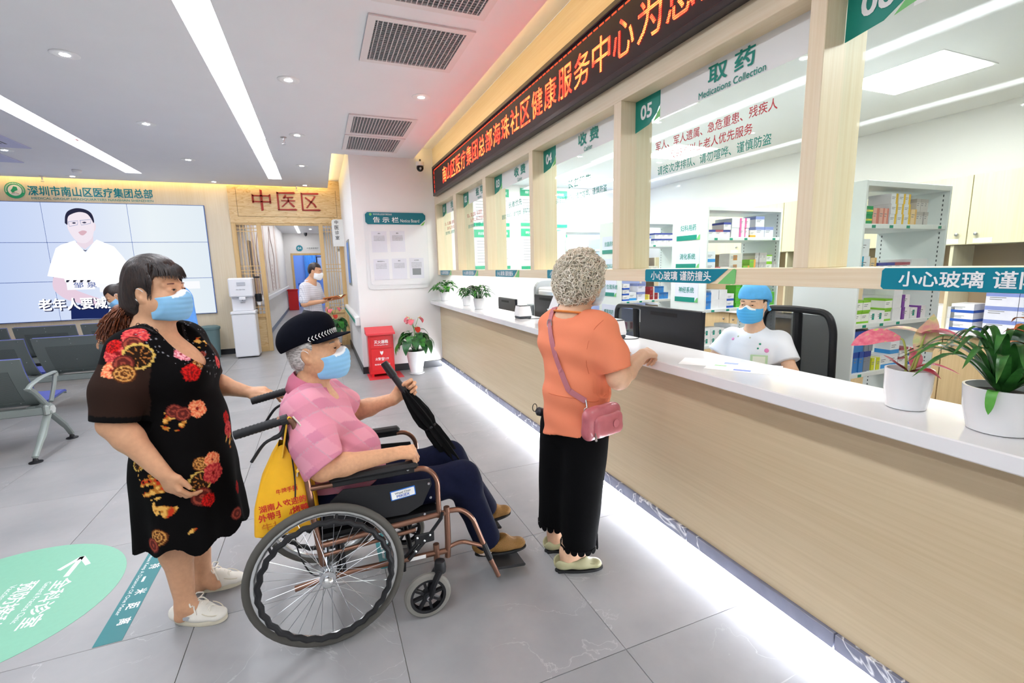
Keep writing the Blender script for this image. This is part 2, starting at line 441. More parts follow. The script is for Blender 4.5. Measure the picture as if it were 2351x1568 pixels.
def surface_nets(F, lo, h, smooth=0):
    S = F < 0; nx, ny, nz = F.shape
    cs = np.zeros((nx - 1, ny - 1, nz - 1), np.int8)
    offs = [(i, j, k) for i in (0, 1) for j in (0, 1) for k in (0, 1)]
    for (i, j, k) in offs: cs += S[i:nx - 1 + i, j:ny - 1 + j, k:nz - 1 + k]
    act = (cs > 0) & (cs < 8); I = np.argwhere(act)
    if len(I) == 0: return np.zeros((0, 3)), np.zeros((0, 4), int)
    idx = np.full(cs.shape, -1, np.int64); idx[act] = np.arange(len(I))
    val = {o: F[I[:, 0] + o[0], I[:, 1] + o[1], I[:, 2] + o[2]] for o in offs}
    acc = np.zeros((len(I), 3)); cnt = np.zeros(len(I))
    for a in offs:
        for d in range(3):
            if a[d]: continue
            b = list(a); b[d] = 1; b = tuple(b); va, vb = val[a], val[b]; m = (va < 0) != (vb < 0)
            t = np.where(m, va / np.where(m, va - vb, 1), 0)
            p = np.tile(np.array(a, float), (len(I), 1)); p[:, d] = t; acc[m] += p[m]; cnt[m] += 1
    V = I + acc / cnt[:, None]; faces = []
    for d in range(3):
        e, f = [(1, 2), (2, 0), (0, 1)][d]
        sl0 = [slice(None)] * 3; sl1 = [slice(None)] * 3; sl0[d] = slice(0, -1); sl1[d] = slice(1, None)
        m = S[tuple(sl0)] != S[tuple(sl1)]; E = np.argwhere(m)
        E = E[(E[:, e] > 0) & (E[:, f] > 0) & (E[:, e] < F.shape[e] - 1) & (E[:, f] < F.shape[f] - 1)]
        if len(E) == 0: continue
        def ci(de, df):
            q = E.copy(); q[:, e] += de; q[:, f] += df; return idx[q[:, 0], q[:, 1], q[:, 2]]
        Q = np.stack([ci(-1, -1), ci(0, -1), ci(0, 0), ci(-1, 0)], 1)
        flip = ~S[E[:, 0], E[:, 1], E[:, 2]]; Q[flip] = Q[flip][:, ::-1]; faces.append(Q)
    Fq = np.concatenate(faces); Fq = Fq[(Fq >= 0).all(1)]; V = lo + h * V
    for _ in range(smooth):
        sm = np.zeros_like(V); c = np.zeros(len(V))
        for a, b in ((0, 1), (1, 2), (2, 3), (3, 0)):
            for p, q in ((a, b), (b, a)):
                np.add.at(sm, Fq[:, p], V[Fq[:, q]]); np.add.at(c, Fq[:, p], 1)
        V = V * .5 + .5 * sm / np.maximum(c, 1)[:, None]
    return V, Fq
def join_geo(parts):
    Vs, Fs, n = [], [], 0
    for V, F in parts:
        if len(V): Vs.append(V); Fs.append(F + n); n += len(V)
    return np.concatenate(Vs), np.concatenate(Fs)
def vnoise(V, scale, seed=0):
    """cheap smooth value noise in [-1,1] on points"""
    r = np.random.RandomState(seed); out = np.zeros(V.shape[:-1])
    for i in range(5):
        d = r.normal(size=3); d /= np.linalg.norm(d); out += np.sin((V @ d) * scale * r.uniform(.7, 1.5) + r.uniform(0, 6.28))
    return out / 5
def gnoise(x, y, z, scale, seed=0):
    r = np.random.RandomState(seed); out = 0
    for i in range(5):
        d = r.normal(size=3); d /= np.linalg.norm(d); out = out + np.sin((x * d[0] + y * d[1] + z * d[2]) * scale * r.uniform(.7, 1.5) + r.uniform(0, 6.28))
    return out / 5
def vert_normals(V, F):
    n = np.cross(V[F[:, 2]] - V[F[:, 0]], V[F[:, 3]] - V[F[:, 1]]); N = np.zeros_like(V)
    for k in range(4): np.add.at(N, F[:, k], n)
    return N / np.maximum(np.linalg.norm(N, axis=1), 1e-9)[:, None]
# ------------------------------------------------------------------ shared materials
def floor_mat():
    t = NT('grey_marble_tile'); g = t.n('ShaderNodeNewGeometry'); oi = t.n('ShaderNodeObjectInfo')
    ad = t.n('ShaderNodeVectorMath', operation='ADD'); mul = t.n('ShaderNodeVectorMath', operation='SCALE'); mul.inputs[3].default_value = 9.0
    cmb = t.n('ShaderNodeCombineXYZ'); t.l(oi.outputs['Random'], cmb.inputs[0]); t.l(oi.outputs['Random'], cmb.inputs[2])
    t.l(cmb.outputs[0], mul.inputs[0]); t.l(g.outputs['Position'], ad.inputs[0]); t.l(mul.outputs[0], ad.inputs[1])
    n1 = t.n('ShaderNodeTexNoise', i_Scale=2.2, i_Detail=6.0, i_Roughness=.6); t.l(ad.outputs[0], n1.inputs['Vector'])
    base = t.ramp(n1.outputs[0], [(.3, srgb('#959698')), (.7, srgb('#a7a6a7'))])
    n2 = t.n('ShaderNodeTexNoise', i_Scale=3.0, i_Detail=5.0, i_Distortion=1.2); t.l(ad.outputs[0], n2.inputs['Vector'])
    v = t.math('ABSOLUTE', t.math('SUBTRACT', n2.outputs[0], .5))
    vein = t.ramp(v, [(0.0, (1, 1, 1)), (.006, (0, 0, 0))])
    n3 = t.n('ShaderNodeTexNoise', i_Scale=1.5, i_Detail=2.0); t.l(ad.outputs[0], n3.inputs['Vector'])
    gate = t.ramp(n3.outputs[0], [(.52, (0, 0, 0)), (.62, (1, 1, 1))])
    fac = t.math('MULTIPLY', t.math('MULTIPLY', vein, gate), .35)
    t.l(t.mix(fac, base, srgb('#dcdcdc')), t.b.inputs['Base Color'])
    t.b.inputs['Roughness'].default_value = .33; t.b.inputs['Specular IOR Level'].default_value = .4
    return t.mat
TILE = floor_mat()
GROUT = M('tile_grout', '#8d8981', .9, noise=.15)
WALLW = M('white_wall_paint', '#f3f1f0', .75, noise=.012, nscale=3, bump=.02)
CEILM = M('white_ceiling_paint', '#efeff2', .8, noise=.01, nscale=3)
CREAMW = M('cream_paint', '#f2e6cc', .7, noise=.015, nscale=4)
LAM = wood_mat('pale_maple_laminate', '#f3e4c8', '#e8d4b0', 'z', 1.0, .4, .6)
LAMH = wood_mat('pale_maple_laminate_flat', '#f3e4c8', '#e8d4b0', 'y', 1.0, .4, .6)
LAMC = wood_mat('counter_oak_laminate', '#ddc9a6', '#cfb992', 'y', .9, .35, .3, 90)
LAMT = wood_mat('tv_wall_laminate', '#ecdfc6', '#e0cfae', 'z', 1.0, .45, .6)
LATT = wood_mat('lattice_wood', '#e6c690', '#d2aa6c', 'z', .8, .45, .5)
def plank_mat():
    t = NT('portal_grained_wood'); g = t.n('ShaderNodeNewGeometry'); mp = t.n('ShaderNodeMapping'); mp.inputs['Scale'].default_value = (1.2, 1.2, 9.0)
    t.l(g.outputs['Position'], mp.inputs['Vector'])
    n1 = t.n('ShaderNodeTexNoise', i_Scale=1.6, i_Detail=4.0, i_Distortion=.6); t.l(mp.outputs[0], n1.inputs['Vector'])
    w = t.math('FRACT', t.math('MULTIPLY', n1.outputs[0], 7.0))
    t.l(t.ramp(w, [(0, srgb('#e2c08a')), (.75, srgb('#eed3a2')), (.95, srgb('#d3aa6f')), (1, srgb('#cfa468'))]), t.b.inputs['Base Color'])
    t.b.inputs['Roughness'].default_value = .42; return t.mat
PLANK = plank_mat()
QUARTZ = M('white_quartz', '#efeeee', .12, noise=.02, nscale=6, spec=.5)
BLACKB = M('black_skirting', '#26272a', .35)
BLACK = M('black_plastic', '#15161a', .45)
DARK = M('dark_plastic', '#2a2c33', .4)
WHITEP = M('white_plastic', '#f1f1f1', .35)
GREYP = M('grey_plastic', '#a9adb0', .4)
STEEL = M('brushed_steel', '#c9ccd0', .28, metal=1.0)
ALU = M('painted_silver_frame', '#9da3a0', .4, metal=.6)
GLASS = glass_mat('clear_window_glass', (.945, .986, .968), .6)
TEAL = M('teal_sign_film', '#0a8c7c', .35); TEALB = M('teal_blue_sign_film', '#04849a', .3); LEAF = M('light_green_sign_film', '#7ccb7a', .4)
FILMW = M('white_sign_film', '#f4f5f3', .4); PAPER = M('white_paper', '#f4f4f4', .7)
INKT = M('teal_ink', '#12907f', .5); INKR = M('red_ink', '#c2323c', .5); INKG = M('grey_ink', '#8d9094', .7); INKW = M('white_ink', '#f6f7f7', .5); INKD = M('dark_ink', '#3b3d40', .6)
REDP = M('red_enamel', '#cf1b20', .32, coat=.3); 
W_STRIP = emit_mat('led_cool_white', '#f5f9ff', 7.6)
W_WARM = emit_mat('led_warm_white', '#ffdc94', 6.5)
W_DOWN = emit_mat('downlight_diffuser', '#f8fbff', 48.0)
W_FLOOR = emit_mat('led_floor_strip', '#f4f8ff', 45.0)

# ------------------------------------------------------------------ floor
def structure(o, label=None): o['kind'] = 'structure'; return tag(o, label, None)
floor = MB().box((-7.0, -4.0, -.12), (5.6, 22.6, -.006)).build('floor', GROUT); structure(floor, 'light grey marble tiled floor of the clinic hall'); floor['category'] = 'floor'
TPX, TPY, TX0, TY0 = .81, .872, .19, 2.22
tile_me = MB().box((-TPX / 2 + .0012, -TPY / 2 + .0012, -.012), (TPX / 2 - .0012, TPY / 2 - .0012, 0), 0, .0012).mesh('tile', TILE)
for i in range(-8, 3):
    for j in range(-3, 23):
        cx, cy = TX0 + (i + .5) * TPX, TY0 + (j + .5) * TPY
        if cy > 10.2 and not (-1.8 < cx < .9): continue
        if cy < -.2 or cx < -6.4: continue
        inst('tile', tile_me, floor, (cx, cy, 0))
# light strip below the counter plinth
# ------------------------------------------------------------------ ceiling
ZC = 3.05
cb = MB()
xs = [-7.0, -2.6, -2.4, -.65, -.45, .29, 1.385]; ys = [-4.0, 7.0, 9.13, 9.86]
for a in range(6):
    for b in range(3):
        if a in (1, 3) and b < 2: continue
        if a == 5 and b > 0: continue
        cb.box((xs[a], ys[b], ZC), (xs[a + 1], ys[b + 1], ZC + .05))
ceiling = cb.build('ceiling', CEILM); structure(ceiling, 'white suspended ceiling with long light slots'); ceiling['category'] = 'ceiling'
MB().box((-7, -4, 3.2), (1.66, 10.0, 3.25)).build('upper_slab', WALLW, ceiling)
for (x0, x1) in ((-2.6, -2.4), (-.65, -.45)):
    t = empty('ceiling_light_slot', ((x0 + x1) / 2, 2.5, ZC), 'long recessed white light slot ' + ('over the seats, nearer the left wall' if x0 < -1 else 'running over the wheelchair towards the wooden portal'), 'light')
    MB().box((x0 + .002, -4, ZC + .012), (x1 - .002, 9.128, ZC + .02)).build('diffuser', W_STRIP, t)
    MB().box((x0 - .004, -4, ZC + .02), (x1 + .004, 9.134, ZC + .06)).build('housing', WHITEP, t)
# downlights
dl_ring = MB().lathe([(.062, -.004), (.078, -.006), (.085, -.002), (.085, .0)], n=28).mesh('trim_ring', WHITEP, smooth=True)
dl_lens = MB().lathe([(.062, .0), (.0001, -.004)], n=28, capb=False, capt=False).mesh('diffuser', W_DOWN)
W_DOWN2 = emit_mat('corridor_diffuser', '#ffffff', 260.0); dl_lens2 = MB().lathe([(.062, .0), (.0001, -.004)], n=28, capb=False, capt=False).mesh('diffuser', W_DOWN2)
def downlight(x, y, z, label, group='round ceiling downlights'):
    t = empty('ceiling_downlight', (x, y, z), label, 'light', group); inst('trim_ring', dl_ring, t, (0, 0, -.001)); inst('diffuser', dl_lens if y < 10 else dl_lens2, t, (0, 0, -.003)); return t
NTH = ['first', 'second', 'third', 'fourth', 'fifth', 'sixth', 'seventh', 'eighth']
for x, row in ((-.1, 'beside the air grilles'), (-1.53, 'between the two light slots'), (-3.43, 'over the seats')):
    for k, y in enumerate((9.63, 7.9, 6.19, 4.49, 2.77, 1.05, -.67)):
        downlight(x, y, ZC, 'round downlight ' + row + ', ' + NTH[k] + ' from the far wall')
for k, y in enumerate((4.54, .9)): downlight(1.0, y, ZC, 'round white downlight between the air grilles beside the pink-lit ceiling edge' if k == 0 else 'round white downlight by the ceiling edge past the near air grille')
# ------------------------------------------------------------------ walls
def wall(name, lo, hi, mat, label):
    w = MB().box(lo, hi).build(name, mat); structure(w, label); w['category'] = 'wall'; return w
wall_back = wall('wall_back', (-7.0, 10.0, 0), (-1.4, 10.15, 3.2), LAMT, 'pale wood laminate wall behind the video screen')
wall_left = wall('wall_left', (-7.15, -4, 0), (-7.0, 10.15, 3.2), WALLW, 'plain white wall past the waiting seats')
wall_rear = wall('wall_rear', (-7.0, -4.15, 0), (5.5, -4.0, 3.2), WALLW, 'plain white wall facing the wooden portal')
wall_column = wall('wall_column', (.5, 7.0, 0), (1.66, 10.3, 3.2), WALLW, 'white wall column carrying the notice board')
# cornice-free beam that closes the ceiling end above the portal
bb = MB().box((-7.0, 9.985, 0), (-1.4, 10.0, .1)).build('baseboard_back', BLACKB); structure(bb, 'black skirting along the screen wall'); bb['category'] = 'skirting'
bc = MB().box((.485, 6.985, 0), (1.66, 7.0, .1)).build('baseboard_column', BLACKB); structure(bc, 'black skirting below the notice board wall'); bc['category'] = 'skirting'
bcs = MB().box((.485, 7.0, 0), (.5, 10.0, .1)).build('baseboard_column_side', BLACKB); structure(bcs, 'black skirting along the passage side of the column'); bcs['category'] = 'skirting'
# warm cove above the screen wall, cove above the led sign
cv = empty('cove_light', (-4, 9.9, 3.1), 'hidden warm strip light in the gap above the screen wall', 'light')
MB().box((-7, 9.87, 3.105), (.28, 9.885, 3.115)).build('led_strip', W_WARM, cv)
cv2 = empty('cove_light', (1.39, 2, 3.1), 'hidden warm strip light in the gap above the red letter sign', 'light')
MB().box((1.37, -3.9, 3.105), (1.383, 6.95, 3.115)).build('led_strip', W_WARM, cv2)
cv3 = empty('cove_light', (.3, 8.5, 3.1), 'hidden strip light in the raised ceiling beside the column', 'light')
MB().box((.27, 7.05, 3.105), (.285, 9.8, 3.115)).build('led_strip', W_WARM, cv3)

# ------------------------------------------------------------------ window wall above the counter
XW = 1.66
wall_right = empty('wall_right', (XW, 3, 1.4), 'pale maple window wall with six service windows above the counter', 'wall', kind='structure')
MB().box((XW, -1.3, 2.41), (XW + .22, 7.0, 3.2), 0, .002).build('header', LAMH, wall_right)
MB().box((XW, -1.3, 1.40), (XW + .22, 7.0, 1.468), 0, .002).build('rail', LAMH, wall_right)
WINS = [(5.98, 6.93), (4.82, 5.85), (3.64, 4.72), (2.44, 3.57), (1.255, 2.37), (.07, 1.195), (-1.1, .0)]
edges = [7.0] + [v for w in WINS for v in (w[1], w[0])] + [-1.3]
for k in range(0, len(edges), 2):
    MB().box((XW, edges[k + 1], 1.468), (XW + .22, edges[k], 2.41), 0, .002).build('post', LAM, wall_right)
for k, (y0, y1) in enumerate(WINS):
    w = empty('window_%d' % (k + 1), (XW + .107, (y0 + y1) / 2, 1.47), 'clear service window pane numbered 0%d above the counter' % (k + 1) if k < 6 else 'clear service window pane past window 06', 'window', kind='structure')
    MB().box((XW + .103, y0 - .004, 1.464), (XW + .113, y1 + .004, 2.414)).build('pane', GLASS, w)
    if k > 5: continue
    # printed film band along the top of the pane (faces the hall, -x); text runs towards -y
    xf = XW + .1015; AX, AY = (0, -1, 0), (0, 0, 1); W = y1 - y0
    MB().box((xf, y0 + .001, 2.262), (xf + .001, y1 - .205, 2.409)).build('film_band', FILMW, w)
    MB().prism([(0, .0), (.12, .018), (.185, .06), (.21, .1), (.21, .168), (.0, .168)], (xf, y1 - .002, 2.24), AX, AY, .002).build('number_plate', TEAL, w)
    MB().prism([(.150, .02), (.21, .035), (.21, .085)], (xf, y1 - .002, 2.24), AX, AY, .0015).build('plate_leaf', LEAF, w)
    text('number', '0%d' % (k + 1), (xf, y1 - .1, 2.297), AX, AY, INKW, w, h=.072, bold=.03, lift=.004)
    zh, ze = ('挂 号', 'Registration') if k < 2 else (('收 费', 'Cashier') if k < 4 else ('取 药', 'Medications Collection'))
    yc = (y0 + y1) / 2 - .12
    text('lettering', zh, (xf, yc, 2.315), AX, AY, INKT, w, h=.08, w=.255, bold=.02, lift=.003)
    text('lettering', ze, (xf, yc, 2.268), AX, AY, INKT, w, h=.03, w=.105 if k in (2, 3) else (.13 if k < 2 else .37), bold=.008, lift=.003)
    yc = (y0 + y1) / 2
    if k in (2, 3):
        text('lettering', '长者优先', (xf, yc + .0, 2.055), AX, AY, INKT, w, h=.055, w=.32, bold=.012, lift=.003)
        text('lettering', '请按次序排队、请勿喧哗、谨慎防盗', (xf, yc + .0, 1.965), AX, AY, INKT, w, h=.045, w=.70, bold=.008, lift=.003)
    elif k < 5:
        text('lettering', '军人、军人遗属、急危重患、残疾人', (xf, yc + .0, 2.1), AX, AY, INKR, w, h=.046, w=.74, bold=.008, lift=.003)
        text('lettering', '及65岁以上老人优先服务', (xf, yc + .0, 2.035), AX, AY, INKR, w, h=.046, w=.51, bold=.008, lift=.003)
        text('lettering', '请按次序排队、请勿喧哗、谨慎防盗', (xf, yc + .0, 1.97), AX, AY, INKT, w, h=.046, w=.70, bold=.008, lift=.003)
# warning stickers on the rail
WINN = ['01', '02', '03', '04', '05', '06']
for k in range(6):
    ys_ = (6.82, 5.67, 4.49, 3.32, 2.12, .944)[k]; x = XW - .001
    s = empty('warning_sticker', (x, ys_ - .3, 1.43), 'teal head-bump warning sticker on the rail below window ' + ['number one, farthest away', 'number two', 'number three, above the money counter', 'number four, half behind the white-haired head', 'number five, above the nurse', 'number six, above the pink-leaved plant'][k], 'sticker', 'head-bump warning stickers on the window rail')
    AX, AY = (0, -1, 0), (0, 0, 1)
    MB().prism([(0, .008), (.008, 0), (.46, 0), (.49, .012), (.565, .066), (.008, .066), (0, .058)], (x, ys_, 1.401), AX, AY, .002).build('plate', TEALB, s)
    MB().prism([(.51, 0), (.6, 0), (.605, .006), (.608, .06), (.60, .066), (.59, .064)], (x, ys_, 1.401), AX, AY, .002).build('leaf', LEAF, s)
    text('lettering', '小心玻璃 谨防撞头', (x, ys_ - .05, 1.412), AX, AY, INKW, s, h=.045, w=.42, bold=.018, align='l', lift=.003)
# ------------------------------------------------------------------ counter
counter = empty('service_counter', (1.8, 3, 0), 'long oak-fronted service counter with a white stone top', 'counter')
MB().box((1.67, -1.3, .13), (1.7, 6.995, .975), 0, .002).build('front_panel', LAMC, counter)
def quartz_top():
    MB().box((1.52, -1.3, .972), (1.91, 6.99, 1.02), 0, .004).build('countertop', QUARTZ, counter)
quartz_top()
def marble_strip_mat():
    t = NT('blue_grey_marble'); g = t.n('ShaderNodeNewGeometry')
    n2 = t.n('ShaderNodeTexNoise', i_Scale=2.5, i_Detail=4.0, i_Distortion=1.0); t.l(g.outputs['Position'], n2.inputs['Vector'])
    v = t.math('ABSOLUTE', t.math('SUBTRACT', n2.outputs[0], .5))
    t.l(t.ramp(v, [(0, srgb('#f4f4f8')), (.012, srgb('#7d7f92')), (.2, srgb('#8d8fa2'))]), t.b.inputs['Base Color']); t.b.inputs['Roughness'].default_value = .25; return t.mat
MARB = marble_strip_mat()
for k in range(11):
    y = -1.3 + k * .76; MB().box((1.655, y + .002, .066), (1.70, min(y + .758, 6.985), .13), 0, .002).build('plinth_stone', MARB, counter)
MB().box((1.9, -1.3, .0), (1.93, 6.98, .73)).build('back_panel', WHITEP, counter)
MB().box((1.72, -1.3, .0), (1.74, 6.98, .13)).build('toe_board', WHITEP, counter)
MB().obox((1.668, 2.85, .05), (0, 1, 0), (1, 0, 1), (-1, 0, 1), (4.12, .012, .003)).build('floor_light', W_FLOOR, counter)['label'] = 'cool white strip light under the plinth'
# low working desk behind it
desk = empty('work_desk', (2.3, 3.5, 0), 'long white work desk behind the service counter', 'desk')
MB().box((1.94, -1.2, .71), (2.62, 6.9, .74), 0, .003).build('desktop', WHITEP, desk)
for k in range(7): MB().box((1.96, -1.0 + 1.2 * k, 0), (2.58, -.98 + 1.2 * k, .71)).build('support_panel', WHITEP, desk)
# ------------------------------------------------------------------ pharmacy room shell
wall_pharm = wall('wall_pharmacy_end', (1.66, 7.0, 0), (5.5, 7.15, 2.9), WALLW, 'white end wall of the pharmacy with green-banded notices')
wall_pb = wall('wall_pharmacy_back', (5.36, -4, 0), (5.5, 7.0, 2.9), WALLW, 'white back wall behind the pharmacy cabinets')
pc = MB().box((XW + .22, -4, 2.75), (5.4, 7.0, 2.8)).build('ceiling_pharmacy', CEILM); structure(pc, 'white panelled ceiling of the pharmacy'); pc['category'] = 'ceiling'
P_PANEL = emit_mat('pharmacy_panel_light', '#ffffff', 13.0)
for k, (x, y) in enumerate(((3.96, 2.17), (2.7, .2), (3.96, 4.5), (2.7, 6.0), (3.96, 6.4), (2.6, 3.4))):
    t = empty('ceiling_panel_light', (x, y, 2.75), ['square panel light seen through window 06', 'square panel light over the near end of the desk', 'square panel light over the second shelf row', 'square panel light over the money counter', 'square panel light by the pharmacy end wall', 'square panel light over the desk behind window 04'][k], 'light')
    MB().box((x - .29, y - .29, 2.744), (x + .29, y + .29, 2.749)).build('diffuser', P_PANEL, t)
    MB().prism(rrect(.62, .62, 0), (x - .31, y + .31, 2.7495), (1, 0, 0), (0, -1, 0), .0).build('trim_frame', WHITEP, t) if False else MB().box((x - .31, y - .31, 2.747), (x - .29, y + .31, 2.752)).box((x + .29, y - .31, 2.747), (x + .31, y + .31, 2.752)).box((x - .29, y - .31, 2.747), (x + .29, y - .29, 2.752)).box((x - .29, y + .29, 2.747), (x + .29, y + .31, 2.752)).build('trim_frame', WHITEP, t)
# ------------------------------------------------------------------ red led sign above the windows
led = empty('led_sign', (1.6, 3, 2.5), 'long black sign board with scrolling red letters above the windows', 'sign')
LEDFRAME = M('led_sign_frame', '#2c2529', .35, spec=.5); LEDFACE = M('led_sign_face', '#2a1f24', .5)
MB().box((1.615, -1.2, 2.545), (1.658, 6.78, 2.875)).build('display_face', LEDFACE, led)
fr = MB()
for lo, hi in (((1.60, -1.2, 2.51), (1.66, 6.81, 2.545)), ((1.60, -1.2, 2.875), (1.66, 6.81, 2.91)), ((1.60, 6.78, 2.545), (1.66, 6.81, 2.875))): fr.box(lo, hi, 0, .004)
fr.build('frame', LEDFRAME, led)
def led_mat():
    t = NT('red_led_dots'); g = t.n('ShaderNodeNewGeometry'); sep = t.n('ShaderNodeSeparateXYZ'); t.l(g.outputs['Position'], sep.inputs[0])
    fy = t.math('ABSOLUTE', t.math('SUBTRACT', t.math('FRACT', t.math('MULTIPLY', sep.outputs[1], 1 / .0095)), .5))
    fz = t.math('ABSOLUTE', t.math('SUBTRACT', t.math('FRACT', t.math('MULTIPLY', sep.outputs[2], 1 / .0095)), .5))
    d = t.math('ADD', t.math('MULTIPLY', fy, fy), t.math('MULTIPLY', fz, fz)); m = t.math('LESS_THAN', d, .17)
    n = t.n('ShaderNodeTexNoise', i_Scale=9.0, i_Detail=1.0); t.l(g.outputs['Position'], n.inputs['Vector'])
    col = t.ramp(n.outputs[0], [(.42, (1, .018, .010)), (.6, (1, .075, .02))])
    e = t.n('ShaderNodeEmission'); t.l(col, e.inputs[0]); t.l(t.math('ADD', t.math('MULTIPLY', m, 6.0), .6), e.inputs[1]); t.l(e.outputs[0], t.out.inputs['Surface']); return t.mat
LEDM = led_mat(); LEDM.cycles.emission_sampling = 'NONE'
for k, ch in enumerate('南山区医疗集团总部海珠社区健康服务中心为您提供优质'):
    y = 6.18 - .216 * k
    text('led_character', ch, (1.615, y, 2.605), (0, -1, 0), (0, 0, 1), LEDM, led, h=.19, w=.185, bold=.008, lift=.002)
LEDR = emit_mat('red_led_segment', '#ff3a20', 1.6, False)
seg = MB().box((-.001, -.022, -.004), (0, .022, .004)).mesh('border_led', LEDR); segv = MB().box((-.001, -.004, -.022), (0, .004, .022)).mesh('border_led', LEDR)
for k in range(100): inst('border_led', seg, led, (1.6145 - 1.6, 6.72 - .062 * k - 3, 2.855 - 2.5))
for k in range(5): inst('border_led', segv, led, (1.6145 - 1.6, 6.755 - 3, 2.575 + .062 * k - 2.5))
# ------------------------------------------------------------------ ceiling air grilles
SLATM = M('white_grille_metal', '#e4e0e0', .45, spec=.4); DUCT = M('dark_duct', '#5d5a5c', .8)
def grille(x0, x1, y0, y1, label):
    g = empty('air_grille', ((x0 + x1) / 2, (y0 + y1) / 2, ZC), label, 'vent', 'square egg-crate air grilles in the ceiling'); b = .05
    ox, oy = (x0 + x1) / 2, (y0 + y1) / 2
    MB().box((x0 + b, y0 + b, ZC - .0035), (x1 - b, y1 - b, ZC - .002)).build('duct_opening', DUCT, g)
    f = MB().box((x0, y0, ZC - .012), (x0 + b, y1, ZC - .001)).box((x1 - b, y0, ZC - .012), (x1, y1, ZC - .001)).box((x0 + b, y0, ZC - .012), (x1 - b, y0 + b, ZC - .001)).box((x0 + b, y1 - b, ZC - .012), (x1 - b, y1, ZC - .001)); f.build('frame', SLATM, g)
    L = (y1 - y0 - 2 * b) / 2; nx = int(round((x1 - x0 - 2 * b) / .031)); me = MB().box((-.0025, -L, -.012), (.0025, L, -.0036)).mesh('louver', SLATM)
    for i in range(nx): inst('louver', me, g, (x0 + b + (i + .5) * (x1 - x0 - 2 * b) / nx - ox, 0, 0))
    Lx = (x1 - x0 - 2 * b) / 2; ny = int(round((y1 - y0 - 2 * b) / .027)); me2 = MB().box((-Lx, -.002, -.008), (Lx, .002, -.0036)).mesh('cross_louver', GREYP)
    for i in range(ny): inst('cross_louver', me2, g, (0, y0 + b + (i + .5) * (y1 - y0 - 2 * b) / ny - oy, 0))
grille(.41, 1.10, 3.22, 3.91, 'large square air grille nearest above the old woman, before the single downlight')
grille(.41, 1.10, 2.36, 3.06, 'square air grille cut by the top edge of the picture')
grille(.41, 1.10, 5.21, 5.92, 'square air grille past the downlight, first of the far pair')
grille(.41, 1.10, 5.98, 6.70, 'square air grille at the end of the ceiling by the white column')
sl = empty('slot_diffuser', (-.5, 7.0, ZC), 'small slatted air outlet inside the long light slot', 'vent')
for k in range(5): MB().box((-.515 + k * .014, 6.5, ZC + .006), (-.509 + k * .014, 7.75, ZC + .011)).build('slat', DARK, sl)
rt_ = at(177, 320, z=ZC); rtg = MB().box((rt_[0] - .012, rt_[1] - .03, ZC - .012), (rt_[0] + .012, rt_[1] + .03, ZC - .001), 0, .002).build('red_tag', REDP); tag(rtg, 'tiny red tag stuck at the edge of the light slot over the seats', 'tag')
lf = empty('linear_diffuser', (-3.3, 7.4, ZC), 'lavender ceiling panel with a slotted air outlet over the far seats', 'vent')
LAV = M('lavender_panel', '#c6c8e6', .6)
MB().box((-4.3, 5.9, ZC - .012), (-3.09, 7.7, ZC - .001)).build('panel', LAV, lf)
for k in range(5): MB().box((-3.42 + k * .045, 6.2, ZC - .014), (-3.40 + k * .045, 7.5, ZC - .0125)).build('slot', DARK, lf)
lf2 = MB().box((-4.6, 7.9, ZC - .012), (-3.575, 8.65, ZC - .001), 0, .002).build('ceiling_panel', LAV); tag(lf2, 'plain lavender ceiling panel beyond the slotted one', 'panel')
# sprinklers, smoke alarm, dome camera
def sprinkler(x, y, label):
    s = empty('fire_sprinkler', (x, y, ZC), label, 'sprinkler', 'fire sprinklers under the ceiling')
    MB().lathe([(.035, -.001), (.034, -.006), (.012, -.01)], (x, y, ZC), 16).build('rosette', STEEL, s, smooth=True)
    MB().lathe([(.009, -.01), (.009, -.045), (.005, -.05)], (x, y, ZC), 10).build('body', STEEL, s, smooth=True)
    MB().tube([(x - .004, y, ZC - .04), (x - .014, y, ZC - .055), (x - .003, y, ZC - .075)], .0025, 6).tube([(x + .004, y, ZC - .04), (x + .014, y, ZC - .055), (x + .003, y, ZC - .075)], .0025, 6).build('yoke', STEEL, s)
    MB().lathe([(.0, -.074), (.022, -.076), (.022, -.079), (.0, -.08)], (x, y, ZC), 12).build('deflector', STEEL, s)
sprinkler(-.25, 6.33, 'small steel sprinkler beside the downlight near the far air grilles'); sprinkler(-.25, 9.75, 'small steel sprinkler close to the red characters on the portal'); sprinkler(-3.85, 9.75, 'small steel sprinkler above the round green emblem')
sm = empty('smoke_alarm', (-3.17, 9.07, ZC), 'white smoke alarm on the ceiling before the screen wall', 'alarm')
MB().lathe([(.055, -.001), (.06, -.02), (.045, -.045), (.0, -.05)], (-3.17, 9.07, ZC), 20).build('body', WHITEP, sm, smooth=True)
MB().lathe([(.048, -.03), (.05, -.036), (.044, -.042)], (-3.17, 9.07, ZC), 20).build('vent_band', GREYP, sm)
dc = empty('dome_camera', (1.45, 6.85, ZC - .1), 'black-and-white security camera hanging in the ceiling corner by the red sign', 'camera')
cc = np.array((1.445, 6.86, 0))
MB().tube(smooth_path([cc + (0.03, .12, 3.04), cc + (.02, .1, 2.98), cc + (0, .04, 2.965)], 5), .012, 8).build('bracket', DARK, dc, smooth=True)
MB().lathe([(.03, 2.985), (.055, 2.98), (.058, 2.93), (.05, 2.925)], cc, 20).build('housing', WHITEP, dc, smooth=True)
MB().sphere(cc + (0, 0, 2.9), (.05, .05, .052), 18, 12).build('dome', M('glossy_black_dome', '#0b0c10', .08), dc, smooth=True)
MB().lathe([(.016, 0), (.016, .008), (.0, .01)], cc + (-.005, -.046, 2.885), 12, axis=(-.1, -1, -.3)).build('lens', GREYP, dc)
